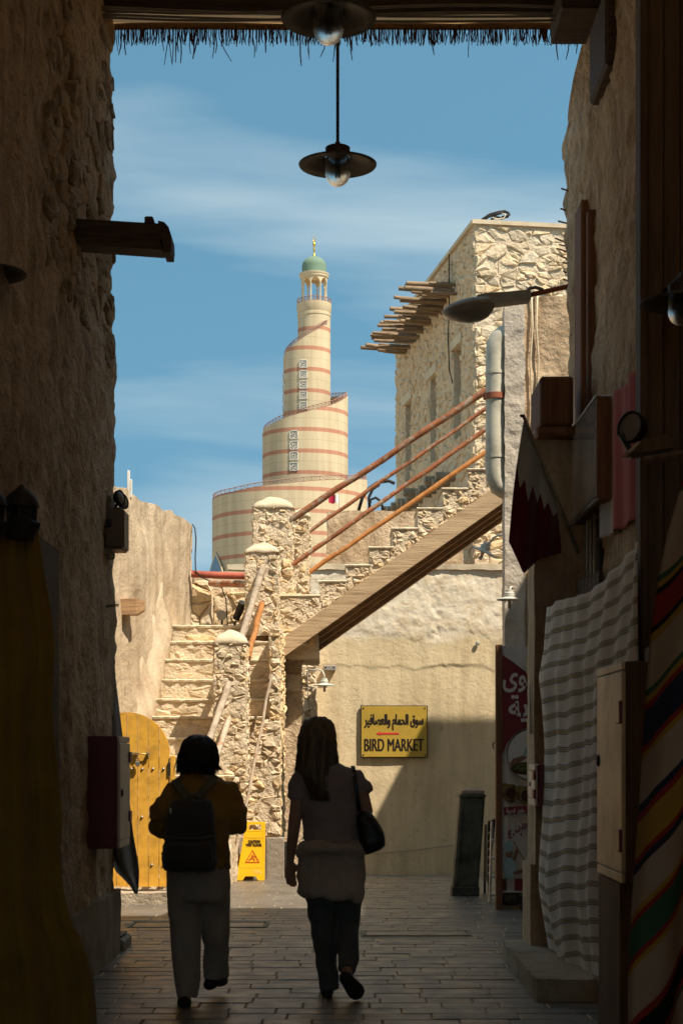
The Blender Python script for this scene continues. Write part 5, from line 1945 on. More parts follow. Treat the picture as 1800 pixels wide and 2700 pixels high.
# hoops of pipe on the parapet
o = thing('pipe_hoop', P(975, 1345, 24.7), 'two bent black pipes standing on the tan parapet', 'pipe')
MB().tube([P(x, y, 24.7) for (x, y) in ((945, 1346), (955, 1312), (972, 1288), (995, 1272), (1025, 1268), (1040, 1275))], .024, 8).build('pipe', M['cable_black'], o, True)
MB().tube([P(x, y, 24.75) for (x, y) in ((972, 1346), (976, 1318), (990, 1312), (1004, 1322), (1010, 1346))], .020, 8).build('pipe', M['cable_black'], o, True)
MB().tube([P(x, y, 24.7) for (x, y) in ((975, 1346), (972, 1312), (982, 1290), (1000, 1278))], .020, 8).build('pipe', M['cable_black'], o, True)
# ------------------------------------------------------------------ white pier house beside the upper steps
wh = thing('whitewashed_house', (2.2, 17.7, 0), 'plaster house with a whitewashed corner pier behind the hanging flag', 'house')
D = 17.5
v, f = rough_box((PX(1330, D), D, 0), (PX(1383, D), D + .3, PZ(803, D)), .03, .012, 7, 301, coarse={'z0': .2, 'y1': .3})
np_mesh('white_pier', v, f, M['wall_white'], wh)
v, f = rough_box((PX(1381, D), D + .12, 0), (3.9, D + .5, PZ(775, D)), .045, .014, 6, 302, coarse={'z0': .4, 'y1': .5, 'x1': .5})
np_mesh('wall', v, f, M['wall_brown'], wh)
for xx, dx in ((1400, 3), (1416, -3)):
    MB().tube([P(xx, 770, D + .1), P(xx + dx, 860, D + .09), P(xx - dx, 950, D + .09), P(xx + dx, 1100, D + .09), P(xx, 1350, D + .09)], .010, 6).build('cable', M['tread'], wh, True)
# duct
o = thing('ventilation_duct', P(1312, 1300, 17.9), 'stained cream ventilation duct with a rust red clamp beside the white pier', 'duct')
D = 17.62
MB().tube([P(1348, 882, D), P(1330, 884, D), P(1316, 892, D), P(1308, 910, D), P(1306, 940, D), P(1306, 1100, D), P(1305, 1235, D), P(1307, 1262, D), P(1315, 1282, D), P(1330, 1290, D), P(1350, 1292, D)], .104, 28).build('barrel', M['duct'], o, True)
for yy, hgt, r_, mt in ((984, .03, .111, 'duct'), (1205, .03, .111, 'duct')):
    MB().lathe(P(1306, yy, D), [(.10, -hgt / 2), (r_, -hgt / 2), (r_, hgt / 2), (.10, hgt / 2)], 28).build('flange', M[mt], o, True, 40)
q = P(1306, 1046, D)
MB().lathe(q, [(.10, -.03), (.118, -.03), (.118, .03), (.10, .03)], 28).build('clamp', M['rust'], o, True, 40)
MB().bbox(q + Vector((-.13, -.02, -.028)), q + Vector((.10, .02, .028)), .004).build('clamp_bar', M['rust'], o)
gooseneck(P(1273, 1456, 17.95), [P(1292, 1430, 17.95), P(1300, 1418, 17.95), P(1312, 1412, 17.9), P(1340, 1412, 17.7)], 'tilted white lamp on a curved arm below the duct', .165, (.40, -.12, .9))
gooseneck(P(1342, 1582, 17.2), [P(1342, 1558, 17.2), P(1346, 1548, 17.3), P(1352, 1548, 17.52)], 'lamp half hidden by the white pier', .13)

# street light on its arm
sl = thing('street_light', P(1490, 755, 13.0), 'grey cobra head street light reaching out from the broken wall', 'street light')
DL = 13.0
xs_ = [1166, 1172, 1186, 1208, 1236, 1264, 1286, 1300]
tp = [822, 813, 803, 794, 787, 783, 780, 780]
mid = [825, 823, 820, 817, 813, 809, 805, 803]
lo_ = [827, 834, 842, 848, 851, 847, 836, 818]
hw = [.012, .045, .082, .110, .125, .118, .095, .075]


def half(up):
    R = []
    for k, x in enumerate(xs_):
        c0 = P(x, mid[k], DL)
        h = ((mid[k] - tp[k]) if up else (lo_[k] - mid[k])) * DL / FPX
        rr = []
        for j in range(13):
            a = math.pi * j / 12
            rr.append(c0 + Vector((0, hw[k] * math.cos(a), (h if up else -h) * math.sin(a) ** .8)))
        R.append(rr)
    m = MB()
    for i in range(len(R) - 1):
        pass
    n = 13
    m.add([q for r_ in R for q in r_], [(i * n + j, i * n + j + 1, (i + 1) * n + j + 1, (i + 1) * n + j) for i in range(len(R) - 1) for j in range(n - 1)])
    return m


half(True).build('cover', M['street_grey'], sl, True, thick=.006)
half(False).build('lens_bowl', M['lens'], sl, True)
R = []
for (x, yt_, yb2, w_) in ((1255, 784, 806, .10), (1285, 778, 806, .09), (1330, 774, 803, .065), (1392, 767, 796, .055), (1397, 769, 793, .05)):
    c0, c1 = P(x, yt_, DL), P(x, yb2, DL)
    R.append([c1 + Vector((0, -w_, 0)), c1 + Vector((0, w_, 0)), c0 + Vector((0, w_ * .8, 0)), c0 + Vector((0, -w_ * .8, 0))])
MB().rings(R).build('neck', M['street_grey'], sl)
MB().tube([P(1390, 779, DL), P(1440, 768, DL), P(1520, 750, DL)], .019, 10).build('arm', M['rust'], sl, True)
MB().tube([P(1388, 770, DL), P(1396, 760, DL - .02), P(1412, 758, DL - .02), P(1430, 764, DL)], .014, 7).build('cable_hoop', M['cable'], sl, True)

# ------------------------------------------------------------------ banner stand, bollard, ladder
bn = thing('banner_stand', P(1350, 2402, 15.8), 'maroon and white banner with light script on a wooden frame', 'banner')
DB = 15.8
Z = lambda y: PZ(y, DB)
X = lambda x: PX(x, DB)
MB().bbox((X(1306), DB - .03, Z(2402)), (X(1322), DB + .06, Z(1700)), .004).build('frame_post', M['frame_wood'], bn)
MB().bbox((X(1322), DB + .012, Z(2352)), (X(1470), DB + .05, Z(1703)), .004).build('board', M['frame_wood'], bn)
n_ = 24
rows = []
for i in range(40):
    t = i / 39
    yy = 1703 + (2350 - 1703) * t
    rows.append([(X(1321 + (1470 - 1321) * j / (n_ - 1)), DB + .006 - .016 * math.exp(-((j / (n_ - 1) - .09) / .06) ** 2) * (1 if .05 < t else .3) - .004 * math.sin(j * .9 + t * 9), Z(yy)) for j in range(n_)])
MB().grid(rows).build('vinyl_sheet', M['vinyl'], bn, True)
FY = DB - .020


def flat(pts, mat, name, dy=0.0, th=.0015):
    return MB().prism([(X(x), FY - dy, Z(y)) for (x, y) in pts], (0, -th, 0)).build(name, M[mat], bn)


circ = lambda cx, cy, rx, ry, a0=0, a1=360, n=28: [(cx + rx * math.cos(math.radians(a)), cy + ry * math.sin(math.radians(a))) for a in np.linspace(a0, a1, n, endpoint=(a1 - a0 < 360))]
flat([(1323, 1727), (1350, 1745), (1380, 1768), (1400, 1788), (1470, 1830), (1470, 1915), (1395, 1917), (1375, 1922), (1352, 1938), (1335, 1960), (1323, 1990)], 'vinyl_maroon', 'maroon_field')
tx = lambda s, size, x, y, mat, w=None, b=.006: text_obj('lettering', s, size, (X(x), FY - .004, Z(y)), M[mat], bn, bold=b, width=(w * DB / FPX if w else None))
tx(vis(['reh', 'yeh_i', 'teh_f']), .26, 1378, 1866, 'vinyl', 78)
tx(vis(['lam_i', 'waw_f', 'alefmaq']), .26, 1362, 1785, 'vinyl', 76)
# round picture of hands over a dish, plates, caption, telephone line
pic = flat(circ(1400, 1990, 65, 68), 'print_dark', 'picture_ring', .001)
flat(circ(1400, 1990, 63, 66), 'vinyl', 'picture', .003)
flat([(1342, 2012), (1352, 2000), (1385, 1990), (1392, 1996), (1360, 2016), (1347, 2022)], 'print_skin', 'picture', .005)
flat([(1375, 1992), (1392, 1958), (1430, 1950), (1430, 2000), (1395, 2000)], 'print_teal', 'picture', .0055)
flat(circ(1390, 2026, 46, 17), 'print_dark', 'picture', .006)
flat(circ(1390, 2024, 42, 12), 'print_green', 'picture', .008)
for (cx_, cy_) in ((1346, 2092), (1386, 2098)):
    flat(circ(cx_, cy_, 23, 25), 'print_food', 'picture', .001)
    flat(circ(cx_, cy_, 14, 15), 'print_dark', 'picture', .003)
    flat(circ(cx_ - 16, cy_ - 18, 9, 10), 'print_food', 'picture', .002)
flat([(1326, 2128), (1388, 2124), (1388, 2144), (1328, 2149)], 'vinyl_maroon', 'caption_bar', .001)
flat([(1394, 2124), (1440, 2122), (1440, 2142), (1394, 2144)], 'vinyl_maroon', 'caption_bar', .001)
tx(vis(['hah_i', 'lam_m', 'waw_f', 'alefmaq']) , .06, 1372, 2137, 'vinyl', 20, .002)
tx(vis(['qaf_i', 'tah_m', 'reh_f', 'yeh_i', 'teh_f']), .06, 1345, 2138, 'vinyl', 24, .002)
tx(': ' + vis(['yeh_m', 'feh_m', 'waw_f', 'noon']), .10, 1380, 2171, 'vinyl_maroon', 48, .003)
tx('\u0664\u0660\u0663\u0660  \u0663', .11, 1370, 2200, 'vinyl_maroon', 64, .004)
# printed cook with a paddle
flat([(1332, 2312), (1324, 2290), (1328, 2262), (1340, 2258), (1356, 2268), (1360, 2290), (1352, 2316), (1336, 2318)], 'print_teal', 'printed_figure', .001)
flat([(1350, 2298), (1372, 2292), (1396, 2280), (1398, 2290), (1370, 2304), (1352, 2306)], 'print_skin', 'printed_figure', .002)
flat([(1350, 2264), (1358, 2238), (1364, 2234), (1366, 2244), (1356, 2272)], 'print_skin', 'printed_figure', .002)
flat(circ(1340, 2248, 9, 14), 'print_skin', 'printed_figure', .002)
flat(circ(1339, 2232, 11, 15), 'print_teal', 'printed_figure', .004)
flat([(1351, 2219), (1353, 2217), (1388, 2278), (1385, 2280)], 'print_food', 'printed_figure', .003)
flat([(1326, 2318), (1334, 2316), (1334, 2348), (1326, 2348)], 'print_dark', 'printed_figure', .001)
flat([(1355, 2316), (1384, 2316), (1384, 2348), (1355, 2348)], 'vinyl_maroon', 'printed_figure', .001)
flat([(1321, 2310), (1325, 2320), (1325, 2350), (1321, 2350)], 'vinyl_maroon', 'printed_figure', .001)
for yy in range(1760, 2340, 62):
    MB().lathe((X(1325), DB - .014, Z(yy)), [(.005, 0), (.004, .003), (.0005, .004)], 8, (0, -1, 0)).build('tack', M['dark_metal'], bn)
MB().bbox((X(1322), DB - .02, Z(2353)), (X(1420), DB + .0, Z(2348)), .002).build('bottom_batten', M['vinyl'], bn)
MB().bbox((X(1324), DB + .02, Z(2402)), (X(1460), DB + .6, Z(2356)), .01).build('cart_bed', M['wood_grey'], bn)
q = Vector((X(1347), DB + .12, .125))
MB().lathe(q, [(.03, -.075), (.115, -.075), (.124, -.05), (.124, .05), (.115, .075), (.03, .075)], 24, (1, 0, 0)).build('wheel', M['bollard'], bn, True, 40)
MB().bbox((X(1370), DB - .1, .003), (X(1394), DB + .3, .145), .006).build('foot_block', M['black'], bn)
MB().tube([P(1303, 1958, 15.8), P(1298, 1962, 15.75), P(1301, 1975, 15.75)], .006, 6).build('hook', M['dark_metal'], bn)

o = thing('leaning_bollard', P(1230, 2360, 17.1), 'tall greenish black panelled post with a pale cap, leaning beside the banner', 'post')
DP = 17.1
zb, zt_ = gz(0, DP) + .006, PZ(2095, DP)


def lean(x, y, z): return Vector((x + .075 * (z - zb) / (zt_ - zb), y, z))


xa, xb = PX(1193, DP), PX(1259, DP)
sh_ = MB()
for (a, b, y0, y1, z0, z1) in ((xa, xb, DP, DP + .26, zb + .09, zt_ - .03), (xa - .012, xb + .012, DP - .012, DP + .27, zb, zb + .09), (xa - .008, xb + .008, DP - .01, DP + .27, zt_ - .03, zt_)):
    m = MB().bbox((a, y0, z0), (b, y1, z1), .006)
    sh_.add([lean(*v) for v in m.v], m.f)
sh_.build('shaft', M['bollard'], o)
for (a, b) in ((xa + .018, xa + .034), (xb - .034, xb - .018)):
    m = MB().bbox((a, DP - .012, zb + .13), (b, DP + .01, zt_ - .07), .004)
    MB_ = MB()
    MB_.add([lean(*v) for v in m.v], m.f)
    MB_.build('moulding', M['bollard'], o)
m = MB().bbox((xa + .012, DP + .0, zt_ + .001), (xb - .012, DP + .25, zt_ + .045), .008)
MB_ = MB()
MB_.add([lean(*v) for v in m.v], m.f)
MB_.build('cap', M['bollard_cap'], o)
m = MB()
c4 = [lean(xa + .03, DP + .02, zt_ + .0455), lean(xb - .03, DP + .02, zt_ + .0455), lean(xb - .03, DP + .23, zt_ + .0455), lean(xa + .03, DP + .23, zt_ + .0455)]
top_ = sum(c4, Vector()) / 4 + Vector((0, 0, .02))
m.add(c4 + [top_], [(0, 1, 4), (1, 2, 4), (2, 3, 4), (3, 0, 4)])
m.build('cap_top', M['bollard_cap'], o)

# folded step ladder and striped barrier board
o = thing('step_ladder', P(1292, 2385, 16.5), 'narrow aluminium step ladder between the dark post and the banner', 'ladder')
for (x0, x1, yy, D0) in ((1296, 1290, 2385, 16.4), (1330, 1335, 2385, 16.4)):
    a = P(x0, 2165, D0 + .2)
    b = P(x1, yy, D0)
    b.z = gz(0, D0) + .012
    MB().tube([a, b], .014, 6).build('rail', M['alu'], o)
for k in range(4):
    yy = 2215 + k * 48
    q0, q1 = P(1294.5 - k * 1.3, yy, 16.55 - .04 * k), P(1332, yy, 16.55 - .04 * k)
    MB().bbox(q0 + Vector((0, -.03, -.010)), q1 + Vector((0, .04, .010)), .003).build('rung', M['alu'], o)
o = thing('barrier_board', P(1284, 2320, 17.3), 'folded barrier board with dark and pale stripes behind the ladder', 'barrier')
DQ = 17.3
q0, q1 = P(1285, 2330, DQ), P(1306, 2163, DQ)
MB().prism([P(1284, 2328, DQ), P(1290, 2330, DQ), P(1306, 2158, DQ), P(1286, 2166, DQ)], (0, .03, 0)).build('board', M['black'], o)
for k in range(6):
    yy = 2190 + k * 21
    MB().prism([P(1286, yy + 5, DQ - .003), P(1293, yy, DQ - .003), P(1293, yy + 6, DQ - .003), P(1286, yy + 11, DQ - .003)], (0, -.002, 0)).build('stripe', M['vinyl'], o)
MB().prism([P(1273, 2322, DQ + .06), P(1282, 2324, DQ + .06), P(1284, 2172, DQ + .06), P(1276, 2176, DQ + .06)], (0, .03, 0)).build('edge_board', M['cab_door'], o)
for x in (1277, 1288):
    a = P(x, 2322, DQ + .05)
    b = a.copy()
    b.z = gz(0, DQ) + .008
    MB().tube([a, b], .012, 6).build('foot', M['dark_metal'], o)

# ------------------------------------------------------------------ wet floor sign
wf = thing('wet_floor_sign', (PX(660, 18.95), 18.95, gz(0, 18.95)), 'yellow folding caution sign standing before the rubble steps', 'sign')
DY = 18.92
zg = gz(0, DY) + .008
ZT = PZ(2168, DY)
H = ZT - zg


def wl_(t): return (PX(623, DY) + (PX(648, DY) - PX(623, DY)) * t, PX(697, DY) + (PX(699, DY) - PX(697, DY)) * t)


def leaf(front):
    sgn = -1 if front else 1
    off = .075

    def Q(x, t, e=0): return Vector((x, DY + .07 + sgn * (off * (1 - t) + .012 + e), zg + H * t))
    m = MB()
    L = [(wl_(t), t) for t in (0.0, .075, .80, .90, 1.0)]
    a0, b0 = wl_(0)
    w0 = b0 - a0
    # feet, body, handle opening
    seg = []
    for (p, q) in (((a0, 0), (a0 + .24 * w0, 0)), ((b0 - .24 * w0, 0), (b0, 0))):
        pass
    quads = []
    A75, B75 = wl_(.07)
    quads.append([(a0, 0), (a0 + .23 * w0, 0), (A75 + .30 * w0, .07), (A75, .07)])
    quads.append([(b0 - .23 * w0, 0), (b0, 0), (B75, .07), (B75 - .30 * w0, .07)])
    A86, B86 = wl_(.865)
    quads.append([(A75, .07), (B75, .07), (B86, .865), (A86, .865)])
    A96, B96 = wl_(.955)
    A1, B1 = wl_(1)
    h0 = (A86 + B86) / 2
    hwid = (B86 - A86) * .30
    quads.append([(A86, .865), (h0 - hwid, .865), (h0 - hwid, .955), (A96, .955)])
    quads.append([(h0 + hwid, .865), (B86, .865), (B96, .955), (h0 + hwid, .955)])
    quads.append([(A96, .955), (B96, .955), (B1, 1), (A1, 1)])
    for qd in quads:
        pts = [Q(x, t) for (x, t) in qd]
        m.prism(pts, (0, .014 * -sgn, 0))
    o = m.build('front_leaf' if front else 'rear_leaf', M['wet_yellow'], wf)
    if front:
        def face(pts, mat, nm, e=.002):
            return MB().prism([Q(x, t, e) for (x, t) in pts], (0, -.0015, 0)).build(nm, M[mat], o)
        # raised rims of the two panels
        for (t0, t1) in ((.27 - .05, .72), (.745, .85)):
            (la, lb), (ua, ub) = wl_(t0), wl_(t1)
            i0 = .018
            for (p, q) in (((la + i0, t0), (lb - i0, t0)), ((ua + i0, t1), (ub - i0, t1)), ((la + i0, t0), (ua + i0, t1)), ((lb - i0, t0), (ub - i0, t1))):
                MB().tube([Q(p[0], p[1], .0), Q(q[0], q[1], .0)], .0035, 6).build('panel_rim', M['wet_yellow'], o)
        ctr = lambda t: sum(wl_(t)) / 2
        upv = (Q(0, 1) - Q(0, 0)).normalized()
        for (s_, t, wd) in (('CAUTION', .665, 32), ('WET FLOOR', .605, 42)):
            text_obj('lettering', s_, .040, Q(ctr(t) + .004, t, .004), M['sign_black'], o, bold=.0022, up=tuple(upv), width=wd * DY / FPX)
        c0 = ctr(.40)
        k_ = .085
        tri = lambda s: [(c0 - .082 * s, .305 + (1 - s) * .055), (c0 + .082 * s, .305 + (1 - s) * .055), (c0, .525 - (1 - s) * .10)]
        to, ti = tri(1.0), tri(.80)
        for i in range(3):
            j = (i + 1) % 3
            face([to[i], to[j], ti[j], ti[i]], 'wet_red', 'warning_triangle', .003)
        fig = [[(-.012, .135), (.006, .135), (.006, .15), (-.012, .15)], [(-.03, .07), (-.018, .07), (.012, .125), (-.004, .13)], [(-.004, .13), (.03, .11), (.032, .118), (.0, .14)], [(-.01, .09), (.02, .075), (.022, .083), (-.004, .105)], [(.018, .05), (.03, .05), (.024, .085), (.014, .08)], [(-.045, .05), (-.033, .05), (-.016, .085), (-.026, .09)]]
        for g_ in fig:
            face([(c0 + p[0], .305 + p[1] - .02) for p in g_], 'wet_red', 'slipping_figure', .003)
        for k in range(5):
            x_ = ctr(.15) + .01 + k * .018
            MB().tube([Q(x_, .175, .0), Q(x_ + .045, .115, .0)], .003, 5).build('grip_rib', M['wet_yellow'], o)
    return o


leaf(True)
leaf(False)
MB().tube([Vector((wl_(1)[0] + .01, DY + .07, ZT - .012)), Vector((wl_(1)[1] - .01, DY + .07, ZT - .012))], .014, 10).build('hinge_pin', M['wet_yellow'], wf)

# ------------------------------------------------------------------ shop post, doorstep, cabinets
sp_ = thing('shop_post', (1.48, 12, .13), 'square plastered post with timber head standing on the doorstep', 'post')
v, f = rough_box((1.335, 11.8, .10), (1.66, 12.25, 3.7), .045, .008, 5, 311, coarse={'z0': .2})
np_mesh('shaft', v, f, M['wall_brown'], sp_)
v, f = rough_box((1.30, 11.76, .10), (1.67, 12.28, PZ(2278, 11.8)), .04, .005, 5, 312, coarse={'z0': .2})
np_mesh('base', v, f, M['wall_brown'], sp_)
MB().bbox((1.33, 11.62, PZ(1152, 11.7)), (1.66, 12.2, PZ(1128, 11.7)), .012).build('collar', M['frame_wood'], sp_)
MB().bbox((1.35, 11.6, PZ(1127, 11.7)), (1.575, 12.2, PZ(1000, 11.7)), .015).build('timber_head', M['frame_wood'], sp_)
for dy in (0, .05):
    MB().bbox((1.325, 11.9 + dy * 3, PZ(1935, 11.9)), (1.3355, 11.93 + dy * 3, PZ(1800, 11.9)), .003).build('wiring_trunk', M['wall_white'], sp_)

v, f = rough_box((1.14, 10.0, -.02), (1.85, 12.15, .135), .035, .007, 8, 313, coarse={'z0': .3, 'x1': .3})
tag(np_mesh('doorstep', v, f, M['kerb']), 'chipped cement doorstep under the shop post', 'step')

o = thing('hose_cabinet', (1.37, 11.5, 1.1), 'small maroon cabinet with a pale door fixed to the plastered post', 'cabinet', 'hose cabinets')
cabinet(o, 1.285, 11.36, 11.76, PZ(2125, 11.4), PZ(2015, 11.4), 1.40, M['cab_white'], M['maroon_box'], -1)
for z in (.18, .62):
    zz = PZ(2125, 11.4) + z * .28
    MB().bbox((1.274, 11.35, zz), (1.292, 11.46, zz + .06), .003).build('hinge', M['maroon_box'], o)
MB().lathe((1.285, 11.62, PZ(2068, 11.4)), [(.001, .012), (.014, .012), (.02, 0)], 12, (-1, 0, 0)).build('lock', M['alu'], o)

o = thing('hose_cabinet', (1.48, 8.6, .8), 'tall cabinet with a pale wooden looking door between striped blanket and woven rug', 'cabinet', 'hose cabinets')
cabinet(o, 1.345, 8.2, 9.0, .83, 1.90, 1.60, M['cab_door'], M['panel'], -1)
for z in (1.60, .98):
    MB().bbox((1.332, 8.205, z), (1.352, 8.31, z + .11), .004).build('hinge', M['maroon_box'], o)
MB().lathe((1.345, 8.93, 1.42), [(.001, .014), (.022, .014), (.034, .0)], 16, (-1, 0, 0)).build('lock', M['dark_metal'], o)
o = thing('shop_cupboard', (1.9, 8.8, 0), 'dark tall wooden cupboard behind the pale cabinet door', 'cupboard')
MB().bbox((1.605, 8.3, 0), (2.28, 9.3, 2.02), .01).build('carcass', M['panel'], o)
for k in range(3):
    MB().bbox((1.62 + k * .215, 8.27, .06), (1.82 + k * .215, 8.298, 1.96), .006).build('board', M['panel'], o)
MB().bbox((1.36, 8.35, 0.0), (1.60, 9.05, .825), .01).build('plinth_box', M['panel'], o)

# boards behind the blanket
o = thing('plank_screen', (1.66, 11, 0), 'dark vertical boards showing above the striped blanket', 'screen')
for k in range(9):
    D = 10.15 + k * .16
    MB().bbox((1.60, D, .15), (1.63, D + .152, PZ(1522 - 3 * k, 11.0) - .12 + .1 * (k > 2)), .005).build('board', M['roofwood'], o)

# striped blanket hung along the stall
ys_ = [1500, 1590, 1700, 1780, 1850, 1950, 2050, 2150, 2250, 2320, 2400, 2500, 2600, 2700, 2800]
lx = [1462, 1447, 1436, 1419, 1426, 1433, 1435, 1433, 1429, 1426, 1438, 1456, 1471, 1490, 1500]
rows = []
nr, nc = 90, 60
fb_ = fbm(np.array([[j / 59 * 7.0, i / 89 * 2.6, 3.0] for i in range(90) for j in range(60)]), 3, 61).reshape(90, 60)
for i in range(nr):
    t = i / (nr - 1)
    r_ = []
    for j in range(nc):
        s = j / (nc - 1)
        D = 11.4 - 2.3 * s
        ztop = np.interp(s, [0, .25, .55, .75, 1], [PZ(1597, 11.4), PZ(1575, 10.8), PZ(1545, 10.1), 2.52, 2.60])
        z = ztop + (.05 - ztop) * t
        x0 = PX(np.interp(1990 - (z - CAMZ) * FPX / 11.4, ys_, lx), 11.4)
        x = x0 * (1 - s) + 1.60 * s
        amp = .016 + .035 * t
        x += amp * .6 * math.sin(s * 15 + 2.2 * math.sin(t * 3) + 2 * s * s) * (.35 + .65 * t) + .012 * math.sin(s * 43 + t * 6) + .03 * math.sin(t * 5 + s * 3) * s
        x += .035 * float(fb_[i, j]) * (.4 + .6 * t)
        x -= .10 * math.exp(-((s - .80) / .10) ** 2) * max(0, t - .55)
        r_.append((x, D, z - .06 * math.sin(s * 7.5 + .6) * t - .02 * math.sin(s * 17) * t + .02 * float(fb_[i, j])))
    rows.append(r_)
o = thing('striped_blanket', (1.45, 10.4, 0), 'white blanket with thin ochre and black stripes hung along the stall', 'blanket')
M['stripe'].node_tree  # woven stripes run across the blanket
MB().grid(rows).build('cloth', M['stripe'], o, True, thick=.006)

# woven rug with broad slanting stripes, close to the camera
ky = [1230, 1300, 1400, 1500, 1600, 1700, 1800, 1900, 2000, 2100, 2200, 2300, 2400, 2500, 2600, 2760]
kx = [1812, 1790, 1762, 1741, 1725, 1712, 1703, 1695, 1688, 1680, 1672, 1664, 1657, 1652, 1650, 1655]
rows = []
nr, nc = 80, 34
for i in range(nr):
    t = i / (nr - 1)
    yy = 1230 + t * 1530
    r_ = []
    for j in range(nc):
        s = j / (nc - 1)
        D = 7.35 - .55 * s
        xl = np.interp(yy, ky, kx)
        q = P(xl + s * 270, yy, D)
        q.x += .018 * math.sin(s * 14 + t * 3) * (.3 + t)
        q.y += .03 * math.sin(s * 11 + t * 5)
        q.z = max(q.z, .012)
        r_.append(q)
    rows.append(r_)
o = thing('woven_rug', (1.35, 7.1, 0), 'hanging rug with broad slanting red, navy, ochre, green and black stripes', 'rug')
m = MB().grid(rows)
m.uv = {k: (u, v - .085 + .07 * math.sin(u * 3.2 - 1.0) * u) for k, (u, v) in m.uv.items()}
m.build('cloth', M['kilim'], o, True, thick=.008)
MB().tube([P(1700, 1215, 7.3), P(1960, 1175, 6.8)], .02, 8).build('hanging_rail', M['panel'], o)

# flag on a slanting pole
fl = thing('hanging_flag', P(1545, 1525, 11.86), 'maroon flag with a white serrated edge on a slanting pole', 'flag')
MB().tube([P(1378, 1094, 11.35), P(1460, 1298, 11.6), P(1552, 1530, 11.9)], [.012, .013, .014], 8).build('pole', M['wood_grey'], fl, True)
MB().tube([P(1372, 1096, 11.33), P(1381, 1098, 11.36)], .010, 6).build('pole_tip', M['dark_metal'], fl)
hoist = [(1381, 1104), (1400, 1150), (1424, 1214), (1454, 1288)]
fly = [(1340, 1428), (1380, 1513), (1418, 1476), (1440, 1470), (1478, 1458)]
rows = []
nr, nc = 40, 40
interp = lambda L, t: (np.interp(t, np.linspace(0, 1, len(L)), [p[0] for p in L]), np.interp(t, np.linspace(0, 1, len(L)), [p[1] for p in L]))
for i in range(nr):
    v_ = i / (nr - 1)
    hx, hy = interp(hoist, v_)
    fx, fy = interp(fly, v_)
    r_ = []
    for j in range(nc):
        u_ = j / (nc - 1)
        D = 11.36 + .30 * v_ * (1 - u_) + .10 * v_ * u_ + .05 * math.sin(v_ * 13 + u_ * 2) * u_ ** .6
        bow = math.sin(math.pi * u_)
        r_.append(P(hx + (fx - hx) * u_ - 4 * bow * (1 - v_) + 6 * bow * v_, hy + (fy - hy) * u_, D))
    rows.append(r_)
MB().grid(rows).build('cloth', M['flag'], fl, True, thick=.003)

# glossy shop sign on the wall
o = thing('shop_sign', (1.60, 11.3, 3.3), 'glossy pale shop sign panel reflecting light above the flag pole', 'sign')
MB().bbox((1.59, 10.6, 3.04), (1.70, 12.1, 3.68), .006).build('case', M['frame_wood'], o)


def mat_gloss():
    t = NT('glossy acrylic sign face')
    p = t.pos((1, 1.2, 0.4))
    n = t.noise(p, 1.6, 4, 0.5, 0.8)
    t.color(t.ramp(n, [(0.3, (0.66, 0.60, 0.45)), (0.5, (0.80, 0.78, 0.72)), (0.7, (0.62, 0.57, 0.48))]))
    t.rough(0.10, 0.9, 0.55)
    t.b.inputs['Coat Weight'].default_value = 0.6
    t.b.inputs['Coat Roughness'].default_value = 0.06
    t.bump(t.noise(t.pos((1, 1, .6)), 2.2, 3), 0.12, 0.02)
    return t.m


M['gloss'] = mat_gloss()
MB().bbox((1.578, 10.615, 3.055), (1.589, 12.085, 3.665), .003).build('face', M['gloss'], o)
for z in (3.03, 3.675):
    MB().bbox((1.572, 10.6, z), (1.60, 12.1, z + .012), .003).build('trim', M['alu'], o)

# barred window in the wall
w = MB().bbox((1.69, 11.2, 2.62), (1.75, 12.2, 3.02), .006).build('window', M['grille'], rw)
for k in range(6):
    MB().tube([Vector((1.67, 11.28 + k * .16, 2.60)), Vector((1.67, 11.28 + k * .16, 3.04))], .011, 6).build('bar', M['bar'], w)
MB().bbox((1.655, 11.15, 2.56), (1.76, 12.25, 2.612), .005).build('sill', M['bar'], w)

# red and white cloth pinned to the wall
rows = []
for i in range(36):
    t = i / 35
    r_ = []
    for j in range(30):
        s = j / 29
        D = 10.95 - 1.32 * s
        zt2 = 3.76 - .05 * math.sin(s * 3.1) * 1 - .12 * s
        zb2 = PZ(1385, 10.3) - .05 * s
        r_.append((1.672 - .014 * math.sin(s * 16 + t) - .01 * math.sin(s * 31), D, zt2 + (zb2 - zt2) * t))
    rows.append(r_)
o = thing('wall_cloth', (1.68, 10.3, 2.8), 'red and white serrated cloth pinned to the wall behind the round lamp', 'cloth')
MB().grid(rows).build('cloth', M['wall_flag'], o, True, thick=.003)

# dark round lamp and bracket shelf on the corner post
o = thing('flood_lamp', P(1665, 1150, 9.35), 'dark round flood lamp on a bracket against the red cloth', 'lamp')
c = P(1664, 1128, 9.3)
ax = Vector((-.75, -.62, .1)).normalized()
MB().lathe(c, [(.001, -.09), (.04, -.085), (.075, -.04), (.088, .0), (.09, .02), (.082, .024), (.076, .012), (.001, .006)], 28, ax).build('head', M['black'], o, True, 40)
MB().lathe(c, [(.075, .013), (.05, .02), (.001, .024)], 28, ax).build('lens', M['lens'], o, True)
MB().prism([P(1630, 1148, 9.3), P(1642, 1140, 9.3), P(1672, 1192, 9.3), P(1664, 1210, 9.3)], (0, .03, 0)).build('bracket_plate', M['dark_metal'], o)
MB().tube([c + Vector((.03, .04, 0)), P(1690, 1180, 9.45)], .014, 8).build('arm', M['dark_metal'], o)
o = thing('bracket_shelf', P(1720, 1170, 9.2), 'narrow dark shelf with a pale tip beside the boards', 'shelf')
MB().prism([P(1656, 1188, 9.15), P(1690, 1160, 9.15), P(1775, 1140, 9.15), P(1775, 1180, 9.15), P(1690, 1192, 9.15)], (0, .2, 0)).build('plank', M['panel'], o)
